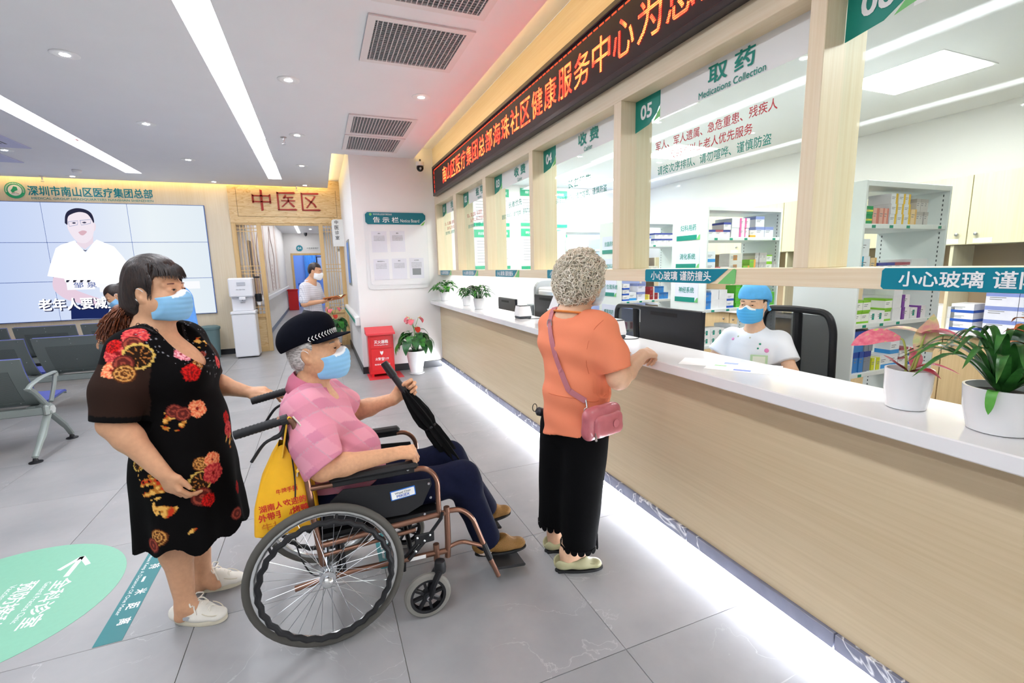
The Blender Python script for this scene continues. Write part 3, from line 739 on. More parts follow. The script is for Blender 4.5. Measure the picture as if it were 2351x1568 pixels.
# ------------------------------------------------------------------ video wall
tv = empty('video_wall', (-3, 9.97, .79), 'large tiled video screen showing a presenter in a white shirt', 'screen')
def screen_mat():
    t = NT('screen_background'); g = t.n('ShaderNodeNewGeometry'); sep = t.n('ShaderNodeSeparateXYZ'); t.l(g.outputs['Position'], sep.inputs[0])
    f = t.math('ADD', t.math('MULTIPLY', t.math('ADD', sep.outputs[0], 5.1), .3), 0.0)
    col = t.ramp(f, [(.0, srgb('#bccff6')), (.45, srgb('#dbe5fb')), (.75, srgb('#eef6fb')), (1, srgb('#e6f0f8'))])
    e = t.n('ShaderNodeEmission'); t.l(col, e.inputs[0]); e.inputs[1].default_value = .37; t.l(e.outputs[0], t.out.inputs['Surface']); return t.mat
SCR = screen_mat()
XC = [-5.13, -4.012, -2.894, -1.788]; ZR = [.79, 1.427, 2.055, 2.686]; YS = 9.955
for i in range(3):
    for j in range(3):
        MB().box((XC[i] + .004, YS, ZR[j] + .004), (XC[i + 1] - .004, YS + .04, ZR[j + 1] - .004), 0, .003).build('display_panel', SCR, tv)
MB().box((XC[0] - .006, YS + .01, ZR[0] - .006), (XC[3] + .006, 9.999, ZR[3] + .006)).build('back_frame', M('screen_seam', '#5876b8', .5), tv)
def scr(c, k=.38): return emit_mat('screen_%s_%d' % (c, k * 100), '#' + c, k, False)
def flat(name, pts, mat, d, smooth=0, parent=tv):
    """picture shape shown on the screen, from its outline on the screen plane"""
    P = [at(px, py, y=YS) for px, py in pts]
    if smooth: P = smooth_path(P + [P[0]], smooth)[:-1]
    P = [np.array((p[0], YS - d, p[2])) for p in P]
    bm = bmesh.new(); vs = [bm.verts.new(p) for p in P]; f = bm.faces.new(vs); bmesh.ops.triangulate(bm, faces=[f]); bm.normal_update()
    me = bpy.data.meshes.new(name); bm.to_mesh(me); bm.free(); me.materials.append(mat)
    o = bpy.data.objects.new(name, me); COL.objects.link(o); o.parent = parent
    po = parent_origin(parent); me.transform(Matrix.Translation(Vector(-po))); return o
pic = empty('picture', tuple(np.array((-3.4, YS - .001, 1.4)) - np.array(tv.location)), parent=tv)
def pf(name, pts, c, d, smooth=4, k=.38): return flat(name, pts, scr(c, k), d, smooth, pic)
pf('trousers', [(163, 706), (164, 733), (245, 730), (255, 700), (210, 690)], '1c2a5e', .002, 0)
pf('arm', [(123, 635), (121, 655), (130, 672), (160, 690), (215, 702), (240, 700), (235, 688), (190, 672), (155, 655), (148, 632)], 'e8cfe0', .003)
pf('neck', [(175, 540), (177, 562), (195, 572), (214, 558), (214, 535)], 'ecdce8', .0025, 0)
pf('shirt', [(172, 552), (178, 560), (197, 580), (215, 556), (222, 550), (262, 566), (283, 590), (297, 610), (295, 655), (230, 660), (150, 648), (150, 640), (109, 634), (115, 610), (128, 570), (140, 562)], 'ffffff', .0035, 0, .42)
pf('face', [(154, 505), (156, 525), (168, 545), (180, 556), (197, 558), (210, 548), (216, 530), (216, 505), (208, 488), (180, 484), (160, 490)], 'f3e8f2', .004)
pf('ear', [(216, 512), (220, 516), (219, 528), (214, 530)], 'f0dfe8', .0035)
pf('hair', [(149, 512), (150, 495), (157, 484), (175, 478), (196, 481), (210, 490), (216, 505), (215, 512), (208, 500), (198, 490), (180, 487), (160, 494), (155, 504), (155, 516)], '2b2c44', .005)
for (a, b) in (((157, 513), (179, 511)), ((184, 510), (209, 508))):
    fr_ = MB(); c = [at(p[0], p[1], y=YS) for p in ((a[0], a[1] - 4), (b[0], b[1] - 4), (b[0] - 1, b[1] + 5), (a[0] + 3, a[1] + 7))]
    fr_.tube([(q[0], YS - .006, q[2]) for q in c] + [(c[0][0], YS - .006, c[0][2])], .004, 4); fr_.build('glasses_rim', scr('9aa6c8'), pic)
pf('eye', [(165, 512), (170, 510), (175, 512), (170, 514)], '3a3d58', .0055, 2); pf('eye', [(188, 511), (194, 509), (199, 511), (194, 513)], '3a3d58', .0055, 2)
pf('mouth', [(180, 533), (190, 529), (200, 532), (192, 540), (185, 539)], 'dcb4c0', .0055, 3)
pf('collar_mic', [(192, 572), (195, 575), (201, 573), (197, 577), (193, 576)], '3a3d58', .0055, 0)
pf('name_plate', [(152, 643), (217, 642), (219, 664), (155, 666)], 'fbfbff', .0065, 0); 
for k in range(4): pf('clapper_stripe', [(153 + 16 * k, 643), (161 + 16 * k, 643), (157 + 16 * k, 648), (149 + 16 * k + 3, 648)], '26283c', .0075, 0)
pf('name_strip', [(228, 652), (458, 645), (460, 662), (230, 671)], 'fbfcff', .0062, 0)
q0 = at(171, 661, y=YS); text('lettering', '邹 泉', (q0[0], YS, q0[2]), (1, 0, 0), (0, 0, 1), scr('5a6aa8'), pic, h=.09, w=.3, bold=.01, align='l', lift=.009)
q0 = at(92, 714, y=YS); text('subtitle_shadow', '老年人要减少久坐', (q0[0] + .012, YS, q0[2] - .012), (1, 0, 0), (0, 0, 1), scr('22264a'), pic, h=.19, w=1.42, bold=.05, align='l', lift=.0095)
text('subtitle', '老年人要减少久坐', (q0[0], YS, q0[2]), (1, 0, 0), (0, 0, 1), scr('ffffff', .6), pic, h=.19, w=1.42, bold=.022, align='l', lift=.0115)
# sign above the screen
sg = empty('wall_lettering', (-3.4, 9.99, 2.7), 'teal hospital group lettering with a round green emblem above the screen', 'sign')
ex, ez = -4.305, 2.862
MB().lathe([(.085, 0), (.085, .006), (.125, .006), (.125, 0)], (ex, 10.0, ez), 40, axis=(0, -1, 0), capb=False, capt=False).build('emblem_ring', M('emblem_green', '#2fae7c', .4), sg)
MB().lathe([(.084, .003), (.0001, .003)], (ex, 10.0, ez), 32, axis=(0, -1, 0), capb=False, capt=False).build('emblem_disc', FILMW, sg)
MB().prism([(-.03, -.045), (-.005, -.055), (.0, -.02), (.04, .0), (.035, .045), (-.005, .055), (-.02, .02), (-.045, -.01)], (ex - .005, 9.997, ez + .005), (1, 0, 0), (0, 0, 1), .004).build('emblem_map', M('emblem_green', '#2fae7c', .4), sg)
MB().tube([(ex - .045 + .09 * i / 6, 9.995, ez - .055 + .022 * math.sin(PI * i / 6)) for i in range(7)], .006, 6).build('emblem_bridge', M('emblem_grey', '#c9bdb8', .5), sg)
dots = MB()
for k in range(22):
    a = PI * (1.08 - 1.16 * k / 21); dots.obox((ex + .105 * math.cos(a), 9.993, ez + .105 * math.sin(a)), (-math.sin(a), 0, math.cos(a)), (0, 1, 0), (math.cos(a), 0, math.sin(a)), (.0045, .001, .009))
dots.build('emblem_lettering', FILMW, sg)
text('lettering', '深圳市南山区医疗集团总部', (-4.15, 10.0, 2.79), (1, 0, 0), (0, 0, 1), TEALB, sg, h=.15, w=1.63, bold=.018, align='l', lift=.004)
text('lettering', 'MEDICAL GROUP HEADQUARTERS NANSHAN SHENZHEN', (-4.12, 10.0, 2.725), (1, 0, 0), (0, 0, 1), M('dull_teal_letters', '#4c9c98', .5), sg, h=.04, w=1.6, bold=.012, align='l', lift=.004)
# ------------------------------------------------------------------ wooden portal and lattice screens
portal = empty('wooden_portal', (-.4, 10.0, 0), 'pale wooden portal with lattice side screens and red carved characters', 'portal')
MB().box((-1.4, 9.97, 2.40), (.55, 10.1, 3.2)).build('header_board', PLANK, portal)
gm = M('portal_groove', '#8a6f48', .7)
MB().box((-1.27, 9.968, 2.52), (-1.263, 9.9705, 3.02)).box((.42, 9.968, 2.52), (.427, 9.9705, 3.02)).box((-1.27, 9.968, 2.513), (.427, 9.9705, 2.52)).build('groove', gm, portal)
RED = M('carved_red_character', '#a83226', .5)
def glyph(strokes, cx, cz, s):
    m = MB()
    for st in strokes:
        m.prism([(p[0] * s, p[1] * s) for p in st], (cx, 9.968, cz), (1, 0, 0), (0, 0, 1), .014)
    return m
ZHONG = [[(-.42, -.12), (-.34, -.12), (-.34, .27), (-.42, .3)], [(.34, -.14), (.42, -.12), (.42, .3), (.34, .27)], [(-.40, .2), (.34, .2), (.42, .3), (.38, .32), (.32, .26), (-.4, .26)], [(-.4, -.08), (.4, -.08), (.4, -.02), (-.4, -.02)], [(-.05, -.5), (.05, -.46), (.05, .5), (-.05, .54)]]
YI = [[(-.44, -.45), (-.36, -.42), (-.36, .42), (-.44, .46)], [(-.44, .36), (.36, .36), (.42, .42), (.36, .46), (-.44, .42)], [(-.44, -.45), (.40, -.45), (.46, -.4), (.38, -.36), (-.4, -.39)], [(-.12, .12), (-.06, .16), (.0, .3), (-.06, .32), (-.18, .16)], [(-.14, .16), (.28, .16), (.32, .2), (.28, .23), (-.1, .21)], [(-.26, .0), (.36, .0), (.4, .04), (.36, .06), (-.26, .045)], [(.03, -.02), (.1, -.02), (.1, .18), (.03, .18)], [(-.28, -.28), (-.2, -.28), (.1, .0), (.03, .02)], [(.05, -.02), (.1, .02), (.36, -.24), (.3, -.3), (.22, -.24)]]
QU = [[(-.44, -.45), (-.36, -.42), (-.36, .42), (-.44, .46)], [(-.44, .36), (.36, .36), (.42, .42), (.36, .46), (-.44, .42)], [(-.44, -.45), (.40, -.45), (.46, -.4), (.38, -.36), (-.4, -.39)], [(-.24, -.3), (-.18, -.32), (.26, .26), (.18, .3), (.14, .2)], [(-.22, .24), (-.18, .2), (.2, -.1), (.28, -.26), (.2, -.28), (.1, -.12), (-.26, .18)]]
for gl, cx in ((ZHONG, -.86), (YI, -.44), (QU, -.03)):
    glyph(gl, cx, 2.80, .37).build('carved_character', RED, portal)
def lattice(x0, x1, zb, side):
    g = empty('lattice_panel', tuple(np.array(((x0 + x1) / 2, 10.02, 0)) - np.array(portal.location)), parent=portal)
    st = .075; zt = 2.40
    for a, b in ((x0, x0 + st), (x1 - st, x1)): MB().box((a, 9.98, 0), (b, 10.06, zt), 0, .003).build('stile', LATT, g)
    for z0_, z1_ in ((zt - .035, zt), (zb, zb + .06), (0, .1)): MB().box((x0 + st, 9.985, z0_), (x1 - st, 10.055, z1_), 0, .002).build('cross_rail', LATT, g)
    MB().box((x0 + st, 10.01, .1), (x1 - st, 10.03, zb)).build('lower_board', PLANK, g)
    nv = 5; w = (x1 - x0 - 2 * st)
    for k in range(1, nv + 1): MB().box((x0 + st + w * k / (nv + 1) - .006, 10.005, zb + .06), (x0 + st + w * k / (nv + 1) + .006, 10.03, zt - .035)).build('slat', LATT, g)
    for z in (zt - .09, zt - .15, 1.62, 1.54, 1.48, zb + .12, zb + .19): MB().box((x0 + st, 10.002, z - .006), (x1 - st, 10.027, z + .006)).build('slat', LATT, g)
lattice(-1.40, -.92, .66, 'l'); lattice(.07, .5, .66, 'r')
MB().box((-.92, 9.985, 2.36), (.07, 10.055, 2.40)).build('lintel', LATT, portal)
# ------------------------------------------------------------------ corridor beyond the portal
cl = wall('wall_corridor_left', (-1.35, 10.15, 0), (-1.2, 21.0, 3.1), WALLW, 'white corridor wall with the brown mural beyond the portal')
cr = wall('wall_corridor_right', (.75, 10.3, 0), (.9, 21.0, 3.1), WALLW, 'white corridor wall with door plates beyond the right lattice')
MB().box((.45, 10.1, 0), (.75, 10.3, 3.1)).build('return_wall', WALLW, cr)
ce = wall('wall_corridor_end', (-1.35, 21.0, 0), (-.98, 21.15, 3.1), WALLW, 'white end wall around the doorway to the blue room')
MB().box((-.98, 21.0, 2.22), (.25, 21.15, 3.1)).box((.25, 21.0, 0), (.9, 21.15, 3.1)).build('wall_piece', WALLW, ce)
cc_ = MB().box((-1.35, 10.1, 3.0), (.9, 21.15, 3.05)).build('ceiling_corridor', CEILM); structure(cc_, 'white corridor ceiling with round downlights'); cc_['category'] = 'ceiling'
for k, y in enumerate((11.6, 14.0, 16.4, 18.8)): downlight(-.15, y, 3.0, 'round corridor downlight beyond the portal, ' + NTH[k] + ' from the lattice screens', 'corridor downlights')
corridor_fill = empty('ceiling_light_slot', (-.6, 15, 3.0), 'long white light slot along the corridor ceiling beyond the portal', 'light'); MB().box((-.62, 10.6, 2.992), (-.54, 20.6, 2.999)).build('diffuser', emit_mat('corridor_fill_strip', '#ffffff', 9.0), corridor_fill)  # glowing strip added under the ceiling to brighten the corridor, not a known fixture
bcl = MB().box((-1.2, 10.2, 0), (-1.188, 20.98, .1)).build('baseboard_corridor', M('blue_grey_skirting', '#6d7890', .4)); structure(bcl, 'blue grey skirting along the mural wall'); bcl['category'] = 'skirting'
hr = empty('handrail', (-1.15, 15, .9), 'white handrail along the corridor wall below the mural', 'handrail')
MB().box((-1.16, 10.4, .84), (-1.11, 20.5, .95), 0, .012).build('rail', WHITEP, hr)
for k in range(6): MB().box((-1.2, 10.8 + 1.9 * k, .87), (-1.16, 10.86 + 1.9 * k, .92)).build('bracket', WHITEP, hr)
mural = empty('wall_mural', (-1.19, 14, 1), 'mural of brown strips and outlined figures on the corridor wall', 'mural')
MUB = M('mural_brown', '#d0b8ac', .7, noise=.2, nscale=6); MUL = M('mural_line', '#a88f88', .7)
for y0, y1 in ((10.9, 11.2), (13.2, 13.45), (16.6, 16.9)): MB().box((-1.199, y0, .98), (-1.195, y1, 2.95)).build('brown_strip', MUB, mural)
MB().box((-1.1995, 10.6, .97), (-1.1965, 17.5, 2.96)).build('mural_ground', M('mural_pale', '#e6e0de', .7, noise=.1, nscale=5), mural)
for y in (12.2, 14.9):
    pts = [(-1.193, y + dy, z) for dy, z in ((-.5, 1.0), (-.55, 1.5), (-.75, 1.9), (-.5, 2.2), (-.2, 2.4), (-.16, 2.6), (.0, 2.75), (.16, 2.6), (.2, 2.4), (.5, 2.2), (.75, 1.9), (.55, 1.5), (.5, 1.0))]
    MB().tube(smooth_path(pts, 4), .014, 5).build('figure_outline', MUL, mural)
    for k in range(7): MB().box((-1.194, y - .06, 1.05 + .1 * k), (-1.19, y + .06, 1.11 + .1 * k)).build('spine_mark', MUB, mural)
# dark door opening drawn beside the left lattice
dd = empty('door_1', (-1.19, 10.9, 0), 'dark brown door in the corridor behind the left lattice', 'door', kind='structure')
MB().box((-1.2, 10.22, 0), (-1.17, 10.55, 2.1)).build('door_leaf', M('dark_brown_door', '#6e5a46', .5), dd)
# far doorway and blue room
door2 = empty('door_2', (-.4, 21, 0), 'open doorway with pale wooden frame to a blue-lit room', 'door', kind='structure')
for a, b, c, d in ((-.98, -.9, 0, 2.22), (.17, .25, 0, 2.22), (-.9, .17, 2.14, 2.22)): MB().box((a, 20.97, c), (b, 21.17, d), 0, .004).build('frame', LATT, door2)
BLUEW = M('pale_blue_wall', '#8fb2ee', .8)
room = wall('wall_blue_room', (-2.0, 23.4, 0), (1.5, 23.5, 3.0), BLUEW, 'blue wall of the far treatment room')
MB().box((-2.0, 21.15, 0), (-1.9, 23.4, 3)).box((1.4, 21.15, 0), (1.5, 23.4, 3)).box((-2, 21.15, 3.0), (1.5, 23.5, 3.1)).box((-2, 21.15, -.1), (1.5, 23.5, -.001)).build('wall_piece', BLUEW, room)
rl = empty('ceiling_panel_light', (-.3, 22.4, 2.99), 'panel light of the far blue room', 'light'); MB().box((-.7, 22, 2.98), (.1, 22.6, 2.995)).build('diffuser', emit_mat('blue_room_light', '#dce8ff', 8.0), rl)
cur = empty('curtain', (-.35, 23.2, 0), 'light blue curtain hanging in the far room', 'curtain')
cm = MB(); n = 40
cm.loft([[(-.55 + .5 * i / n, 23.2 + .03 * math.sin(i * 1.3), z) for i in range(n)] for z in (.6, 1.8, 2.95)], capa=False, capb=False, closed=False); cm.build('cloth', M('sky_blue_curtain', '#6fb4ee', .8), cur, smooth=True)
MB().tube([(-.7, 23.2, 2.96), (.3, 23.2, 2.96)], .012, 8).build('rail', STEEL, cur)
fp = empty('framed_chart', (.15, 23.39, 1.9), 'dark-framed chart on the wall of the far blue room', 'picture')
MB().box((-.05, 23.36, 1.5), (.5, 23.395, 2.15)).build('frame', DARK, fp); MB().box((-.01, 23.355, 1.54), (.46, 23.362, 2.11)).build('print', M('pale_chart', '#b9c8e0', .6), fp)
bd = empty('blue_chair', (-.6, 22.2, 0), 'small blue chair inside the far treatment room', 'chair')
BLC = M('blue_fabric', '#3e6fc0', .7)
MB().box((-.85, 22.0, .42), (-.4, 22.45, .5), 0, .02).build('seat', BLC, bd); MB().box((-.85, 22.43, .5), (-.4, 22.5, 1.0), 0, .02).build('backrest', BLC, bd)
for x in (-.83, -.44):
    for y in (22.03, 22.42): MB().tube([(x, y, 0), (x, y, .43)], .014, 8).build('leg', DARK, bd)
ns = empty('room_plate', (-.4, 20.98, 2.5), 'round blue room number plate with a strip sign above the far doorway', 'sign')
MB().lathe([(.12, 0), (.12, .01), (.0, .01)], (-.63, 20.99, 2.42), 24, axis=(0, -1, 0)).build('disc', TEALB, ns); text('number', '04', (-.63, 20.98, 2.37), (1, 0, 0), (0, 0, 1), INKW, ns, h=.1, lift=.002)
MB().box((-.38, 20.98, 2.34), (.1, 20.99, 2.5)).build('strip', FILMW, ns); text('lettering', '中医康复理疗', (-.14, 20.98, 2.38), (1, 0, 0), (0, 0, 1), INKG, ns, h=.07, lift=.002)
fc = empty('dome_camera', (-.35, 20.6, 2.9), 'tiny dark dome camera under the corridor ceiling', 'camera'); MB().lathe([(.06, 3.0), (.06, 2.95), (.05, 2.9), (.0, 2.86)], (-.35, 20.6, 0), 14).build('dome', DARK, fc, smooth=True)
rb = empty('fire_box', (-1.0, 20.3, 0), 'small red fire box at the far end of the corridor', 'fire box')
MB().box((-1.17, 20.2, 0), (-.82, 20.45, .78), 0, .01).build('body', REDP, rb); MB().box((-1.19, 20.18, .76), (-.8, 20.47, .82), 0, .01).build('lid', REDP, rb)
# hanging door plates seen through the right lattice and beside the column
for k, (x, y, z, lab, tx) in enumerate(((.30, 9.6, 2.0, 'white door plate sticking out from the column side by the portal', '中医诊室'), (.52, 13.0, 2.1, 'first door plate on the corridor wall behind the right lattice', '中医理疗室'), (.52, 15.2, 2.1, 'second door plate on the corridor wall behind the right lattice', '康复理疗室'))):
    s = empty('door_plate', (x, y, z), lab, 'sign', 'door plates standing out from the walls'); x1 = .5 if k == 0 else .75
    MB().prism(rrect(x1 - x, .5, (.0, .0, .0, .05), 4), (x, y, z - .05), (1, 0, 0), (0, 0, 1), -.02).build('plate', FILMW, s)
    for q, ch in enumerate(tx): text('lettering', ch, (x + (x1 - x) * .42, y - .0, z + .36 - q * .095), (1, 0, 0), (0, 0, 1), INKD, s, h=.07, lift=.003)
# crash rail and notice frame on the column side
ch_ = empty('crash_rail', (.45, 8.4, .75), 'white and green crash rail along the side of the column', 'handrail')
MB().box((.43, 7.02, .70), (.5, 9.8, .84), 0, .015).build('rail', WHITEP, ch_); MB().box((.427, 7.06, .74), (.432, 9.8, .79)).build('green_stripe', M('green_stripe', '#1f9b83', .5), ch_)
sf = empty('side_frame', (.49, 8.6, 1.5), 'slim framed blue notice on the side of the column', 'picture')
MB().box((.485, 8.2, 1.25), (.5, 8.75, 2.0), 0, .004).build('frame', ALU, sf); MB().box((.482, 8.24, 1.29), (.486, 8.71, 1.96)).build('print', M('blue_print', '#5f8fd6', .5), sf)
# ------------------------------------------------------------------ notice board
nb = empty('notice_board', (1.08, 6.98, 1.2), 'white notice board with a teal header and five pinned papers', 'notice board')
NBX, NBY = (1, 0, 0), (0, 0, 1)
MB().prism(rrect(.89, 1.10, .07, 6), (.64, 6.999, 1.215), NBX, NBY, .01).build('back_board', M('pearl_board', '#e9e9ea', .4), nb)
MB().prism(rrect(.83, .99, .05, 6), (.685, 6.99, 1.275), NBX, NBY, .008).build('front_board', M('pearl_board_front', '#ecebed', .35), nb)
MB().prism([(.03, 0), (.76, 0), (.845, .075), (.845, .13), (.81, .165), (.03, .165), (0, .135), (0, .03)], (.663, 6.982, 2.13), NBX, NBY, .006).build('header', M('deep_teal_header', '#0d7686', .35), nb)
MB().prism([(0, .0), (.04, .01), (.065, .06), (.055, .055), (.015, .02)], (1.435, 6.982, 2.115), NBX, NBY, .006).build('header_leaf', M('leaf_green', '#7fc25a', .4), nb)
text('lettering', '告 示 栏', (.77, 6.976, 2.155), NBX, NBY, INKW, nb, h=.075, w=.35, bold=.02, align='l', lift=.002)
text('lettering', 'Notice Board', (1.145, 6.976, 2.16), NBX, NBY, INKW, nb, h=.045, w=.27, bold=.004, align='l', lift=.002)
text('lettering', '深圳市南山区医疗集团总部', (.77, 6.976, 2.255), NBX, NBY, INKW, nb, h=.025, w=.26, bold=.004, align='l', lift=.002)
MB().lathe([(.018, 0), (.018, .002), (.0, .002)], (.735, 6.976, 2.265), 16, axis=(0, -1, 0)).build('emblem', LEAF, nb)
for k, (x, z) in enumerate(((.73, 1.74), (.985, 1.745), (.735, 1.35), (.99, 1.355), (1.24, 1.36))):
    p = empty('notice_paper', (x + .1, 6.98, z), ['white notice at the upper left of the notice board', 'white notice next to the empty place on the board', 'white two-column notice at the lower left of the board', 'white notice in the middle of the lower row', 'white notice with a grey table on the board'][k], 'paper', 'papers on the notice board')
    MB().box((x, 6.9805, z), (x + .21, 6.9815, z + .295)).build('sheet', M('pale_lilac_paper', '#e2e1ea', .7), p)
    text('lettering', ['通知', '通知', '慢病管理中心', '通知', '公示名单'][k], (x + .105, 6.9805, z + .255), NBX, NBY, INKD, p, h=.016, lift=.0006)
    for q in range(4): text('lettering', ['请各位居民扫码关注社区服务', '预约挂号及健康咨询请使用', '候诊时请佩戴口罩保持距离', '感谢您的理解与配合支持'][q], (x + .105, 6.9805, z + .22 - .02 * q), NBX, NBY, INKG, p, h=.011, w=.15, lift=.0006)
    if k == 4: MB().box((x + .04, 6.9795, z + .05), (x + .165, 6.9805, z + .145)).build('table', INKG, p)
# ------------------------------------------------------------------ fire extinguisher box
fb = empty('fire_extinguisher_box', (.73, 6.8, 0), 'red fire extinguisher box with white writing beside the notice wall', 'fire box')
MB().box((.555, 6.69, .04), (.90, 6.9, .60), 0, .006).build('body', REDP, fb)
MB().add([(.535, 6.65, .60), (.925, 6.65, .60), (.925, 6.92, .60), (.535, 6.92, .60), (.535, 6.65, .625), (.925, 6.65, .625), (.925, 6.92, .69), (.535, 6.92, .69)], [(0, 3, 2, 1), (4, 5, 6, 7), (0, 1, 5, 4), (1, 2, 6, 5), (2, 3, 7, 6), (3, 0, 4, 7)]).build('sloping_lid', M('lid_red', '#d8343e', .35), fb)
MB().box((.585, 6.684, .10), (.87, 6.69, .40), 0, .002).build('door', REDP, fb); MB().box((.585, 6.684, .41), (.87, 6.69, .585), 0, .002).build('upper_panel', REDP, fb)
for x in (.575, .85): MB().box((x, 6.7, 0), (x + .035, 6.88, .04)).build('foot', REDP, fb)
ax, ay = (1, 0, 0), (0, 0, 1)
text('lettering', '灭火器箱', (.73, 6.684, .475), ax, ay, INKW, fb, h=.05, w=.19, bold=.02, lift=.001); text('lettering', 'Fire Extinguisher Box', (.73, 6.684, .445), ax, ay, INKW, fb, h=.018, w=.19, bold=.02, lift=.001)
text('lettering', '火警☎119', (.73, 6.684, .235), ax, ay, INKW, fb, h=.045, w=.18, bold=.012, lift=.001); text('lettering', '南昌洛克不锈钢', (.73, 6.684, .17), ax, ay, INKW, fb, h=.02, w=.21, bold=.01, lift=.001)
MB().prism([(-.022, .03), (-.02, 0), (0, -.03), (.02, 0), (.022, .03), (0, .022)], (.73, 6.684, .34), ax, ay, .001).build('shield_emblem', INKW, fb)
fm = MB().box((.53, 6.52, .0005), (1.0, 6.95, .003)).build('floor_marking', M('red_floor_tape', '#d83a40', .5)); tag(fm, 'red floor tape patch under the fire extinguisher box', 'floor tape')
# ------------------------------------------------------------------ water dispenser
wd = empty('water_dispenser', (-1.28, 9.5, 0), 'tall white drinking water dispenser beside the left lattice', 'water dispenser')
WDW = M('dispenser_white', '#f2f3f6', .3)
MB().box((-1.47, 9.37, .02), (-1.1, 9.75, .78), 0, .015).build('cabinet', WDW, wd); MB().box((-1.48, 9.36, .78), (-1.09, 9.76, .83), 0, .01).build('drip_ledge', WDW, wd)
MB().box((-1.45, 9.45, .83), (-1.12, 9.75, 1.08), 0, .012).build('column', WDW, wd); MB().box((-1.465, 9.36, 1.08), (-1.095, 9.76, 1.41), 0, .02).build('head', WDW, wd)
MB().box((-1.33, 9.352, 1.28), (-1.2, 9.361, 1.34), 0, .003).build('display', M('grey_display', '#c3c6cc', .3), wd); MB().box((-1.32, 9.345, 1.03), (-1.22, 9.42, 1.08), 0, .008).build('spout', WDW, wd)
MB().box((-1.28, 9.36, 1.02), (-1.26, 9.38, 1.032)).build('nozzle', DARK, wd)
text('lettering', '温馨提示', (-1.28, 9.45, .97), (1, 0, 0), (0, 0, 1), INKG, wd, h=.018, lift=.002); text('lettering', '冷水 温水 热水', (-1.28, 9.36, 1.2), (1, 0, 0), (0, 0, 1), INKG, wd, h=.02, lift=.002)
cd_ = empty('cup_dispenser', (-1.04, 9.6, .9), 'clear cup tube with black ends on the side of the water dispenser', 'cup dispenser')
MB().lathe([(.045, 1.12), (.045, 1.40)], (-1.04, 9.6, 0), 18, capb=False, capt=False).build('tube', glass_mat('clear_tube', (.9, .85, .8)), cd_, smooth=True)
MB().lathe([(.05, 1.4), (.05, 1.43), (.0, 1.43)], (-1.04, 9.6, 0), 18).build('cap', BLACK, cd_); MB().lathe([(.048, .98), (.055, 1.0), (.055, 1.1), (.05, 1.12)], (-1.04, 9.6, 0), 18).build('base', BLACK, cd_)
MB().lathe([(.03, .92), (.036, .98), (.036, 1.0)], (-1.04, 9.6, 0), 16).build('paper_cup', PAPER, cd_)
tb = empty('waste_bin', (-1.95, 9.7, 0), 'grey-green waste bin against the screen wall', 'bin')
MB().lathe([(.12, 0), (.15, .5), (.16, .52), (.15, .53), (.0, .53)], (-1.88, 9.72, 0), 20).build('body', M('grey_green_plastic', '#6f8a8c', .5), tb, smooth=True); MB().lathe([(.165, .52), (.165, .56), (.12, .58), (.0, .58)], (-1.88, 9.72, 0), 20).build('lid', M('grey_green_lid', '#5e7a7c', .5), tb, smooth=True)
# ------------------------------------------------------------------ pharmacy shelving
SHM = M('white_shelf_metal', '#e9eeec', .4); SLOT = M('dark_slot', '#4c5456', .7); TAGG = M('green_shelf_tag', '#179a7c', .5)
CABY = wood_mat('cream_cabinet', '#efe6c6', '#e4d8b2', 'z', 1.0, .45, .6)
CABB = M('brown_back_board', '#b7a283', .6); KNOB = M('satin_knob', '#c8c8c6', .25, metal=1.0)
SX0, SX1, SD, SH = 3.2, 4.12, .445, 1.98
LEVELS = [.12, .40, .735, 1.07, 1.40, 1.715]
def shelf_unit(y0, label, signs):
    u = empty('shelf_unit', ((SX0 + SX1) / 2, y0 + SD / 2, 0), label, 'shelf'); y1 = y0 + SD
    MB().box((SX0, y0, 0), (SX0 + .018, y1, SH), 0, .002).build('side_panel', SHM, u); MB().box((SX1 - .018, y0, 0), (SX1, y1, SH), 0, .002).build('side_panel', SHM, u)
    MB().box((SX0 + .0185, y0 + .001, SH - .035), (SX1 - .0185, y1 - .001, SH - .0005), 0, .002).build('top_panel', SHM, u); MB().box((SX0 + .0185, y0 + .003, 0.001), (SX1 - .0185, y1 - .003, .088)).build('plinth', SHM, u)
    for z in LEVELS: 
        s = MB().box((SX0 + .018, y0 + .004, z - .03), (SX1 - .018, y1 - .004, z), 0, .002).build('shelf', SHM, u)
        for k in range(5):
            x = SX0 + .09 + k * .18
            if (k * 7 + int(z * 100)) % 4 != 0: MB().box((x, y0 + .002, z - .026), (x + .035, y0 + .0045, z - .008)).build('price_tag', TAGG, s)
    h = MB()
    for yy in (y0 + .035, y1 - .04):
        for k in range(56): h.box((SX1 - .0195, yy, .15 + k * .032), (SX1 - .0175, yy + .006, .165 + k * .032))
    o = h.build('slot_holes', SLOT, u); o['kind'] = 'stuff'
    for z, tx in signs:
        g = empty('category_card', tuple(np.array((SX0, y0 + SD / 2, z)) - np.array(u.location)), parent=u); yc = y0 + SD * .52
        MB().box((SX0 - .0025, yc - .15, z), (SX0 - .0005, yc + .15, z + .2)).build('card', M('lilac_card', '#e3e6f8', .5), g)
        MB().box((SX0 - .004, yc - .11, z), (SX0 - .0024, yc + .15, z + .045)).build('stripe', TEAL, g)
        MB().prism([(.255, 0), (.3, 0), (.3, .045), (.285, .04)], (SX0 - .0024, yc + .15, z), (0, -1, 0), (0, 0, 1), .0016).build('leaf', LEAF, g)
        text('lettering', tx, (SX0 - .003, yc, z + .085), (0, -1, 0), (0, 0, 1), INKT, g, h=.055, w=.055 * len(tx) * .9, bold=.012, lift=.001)
    return u
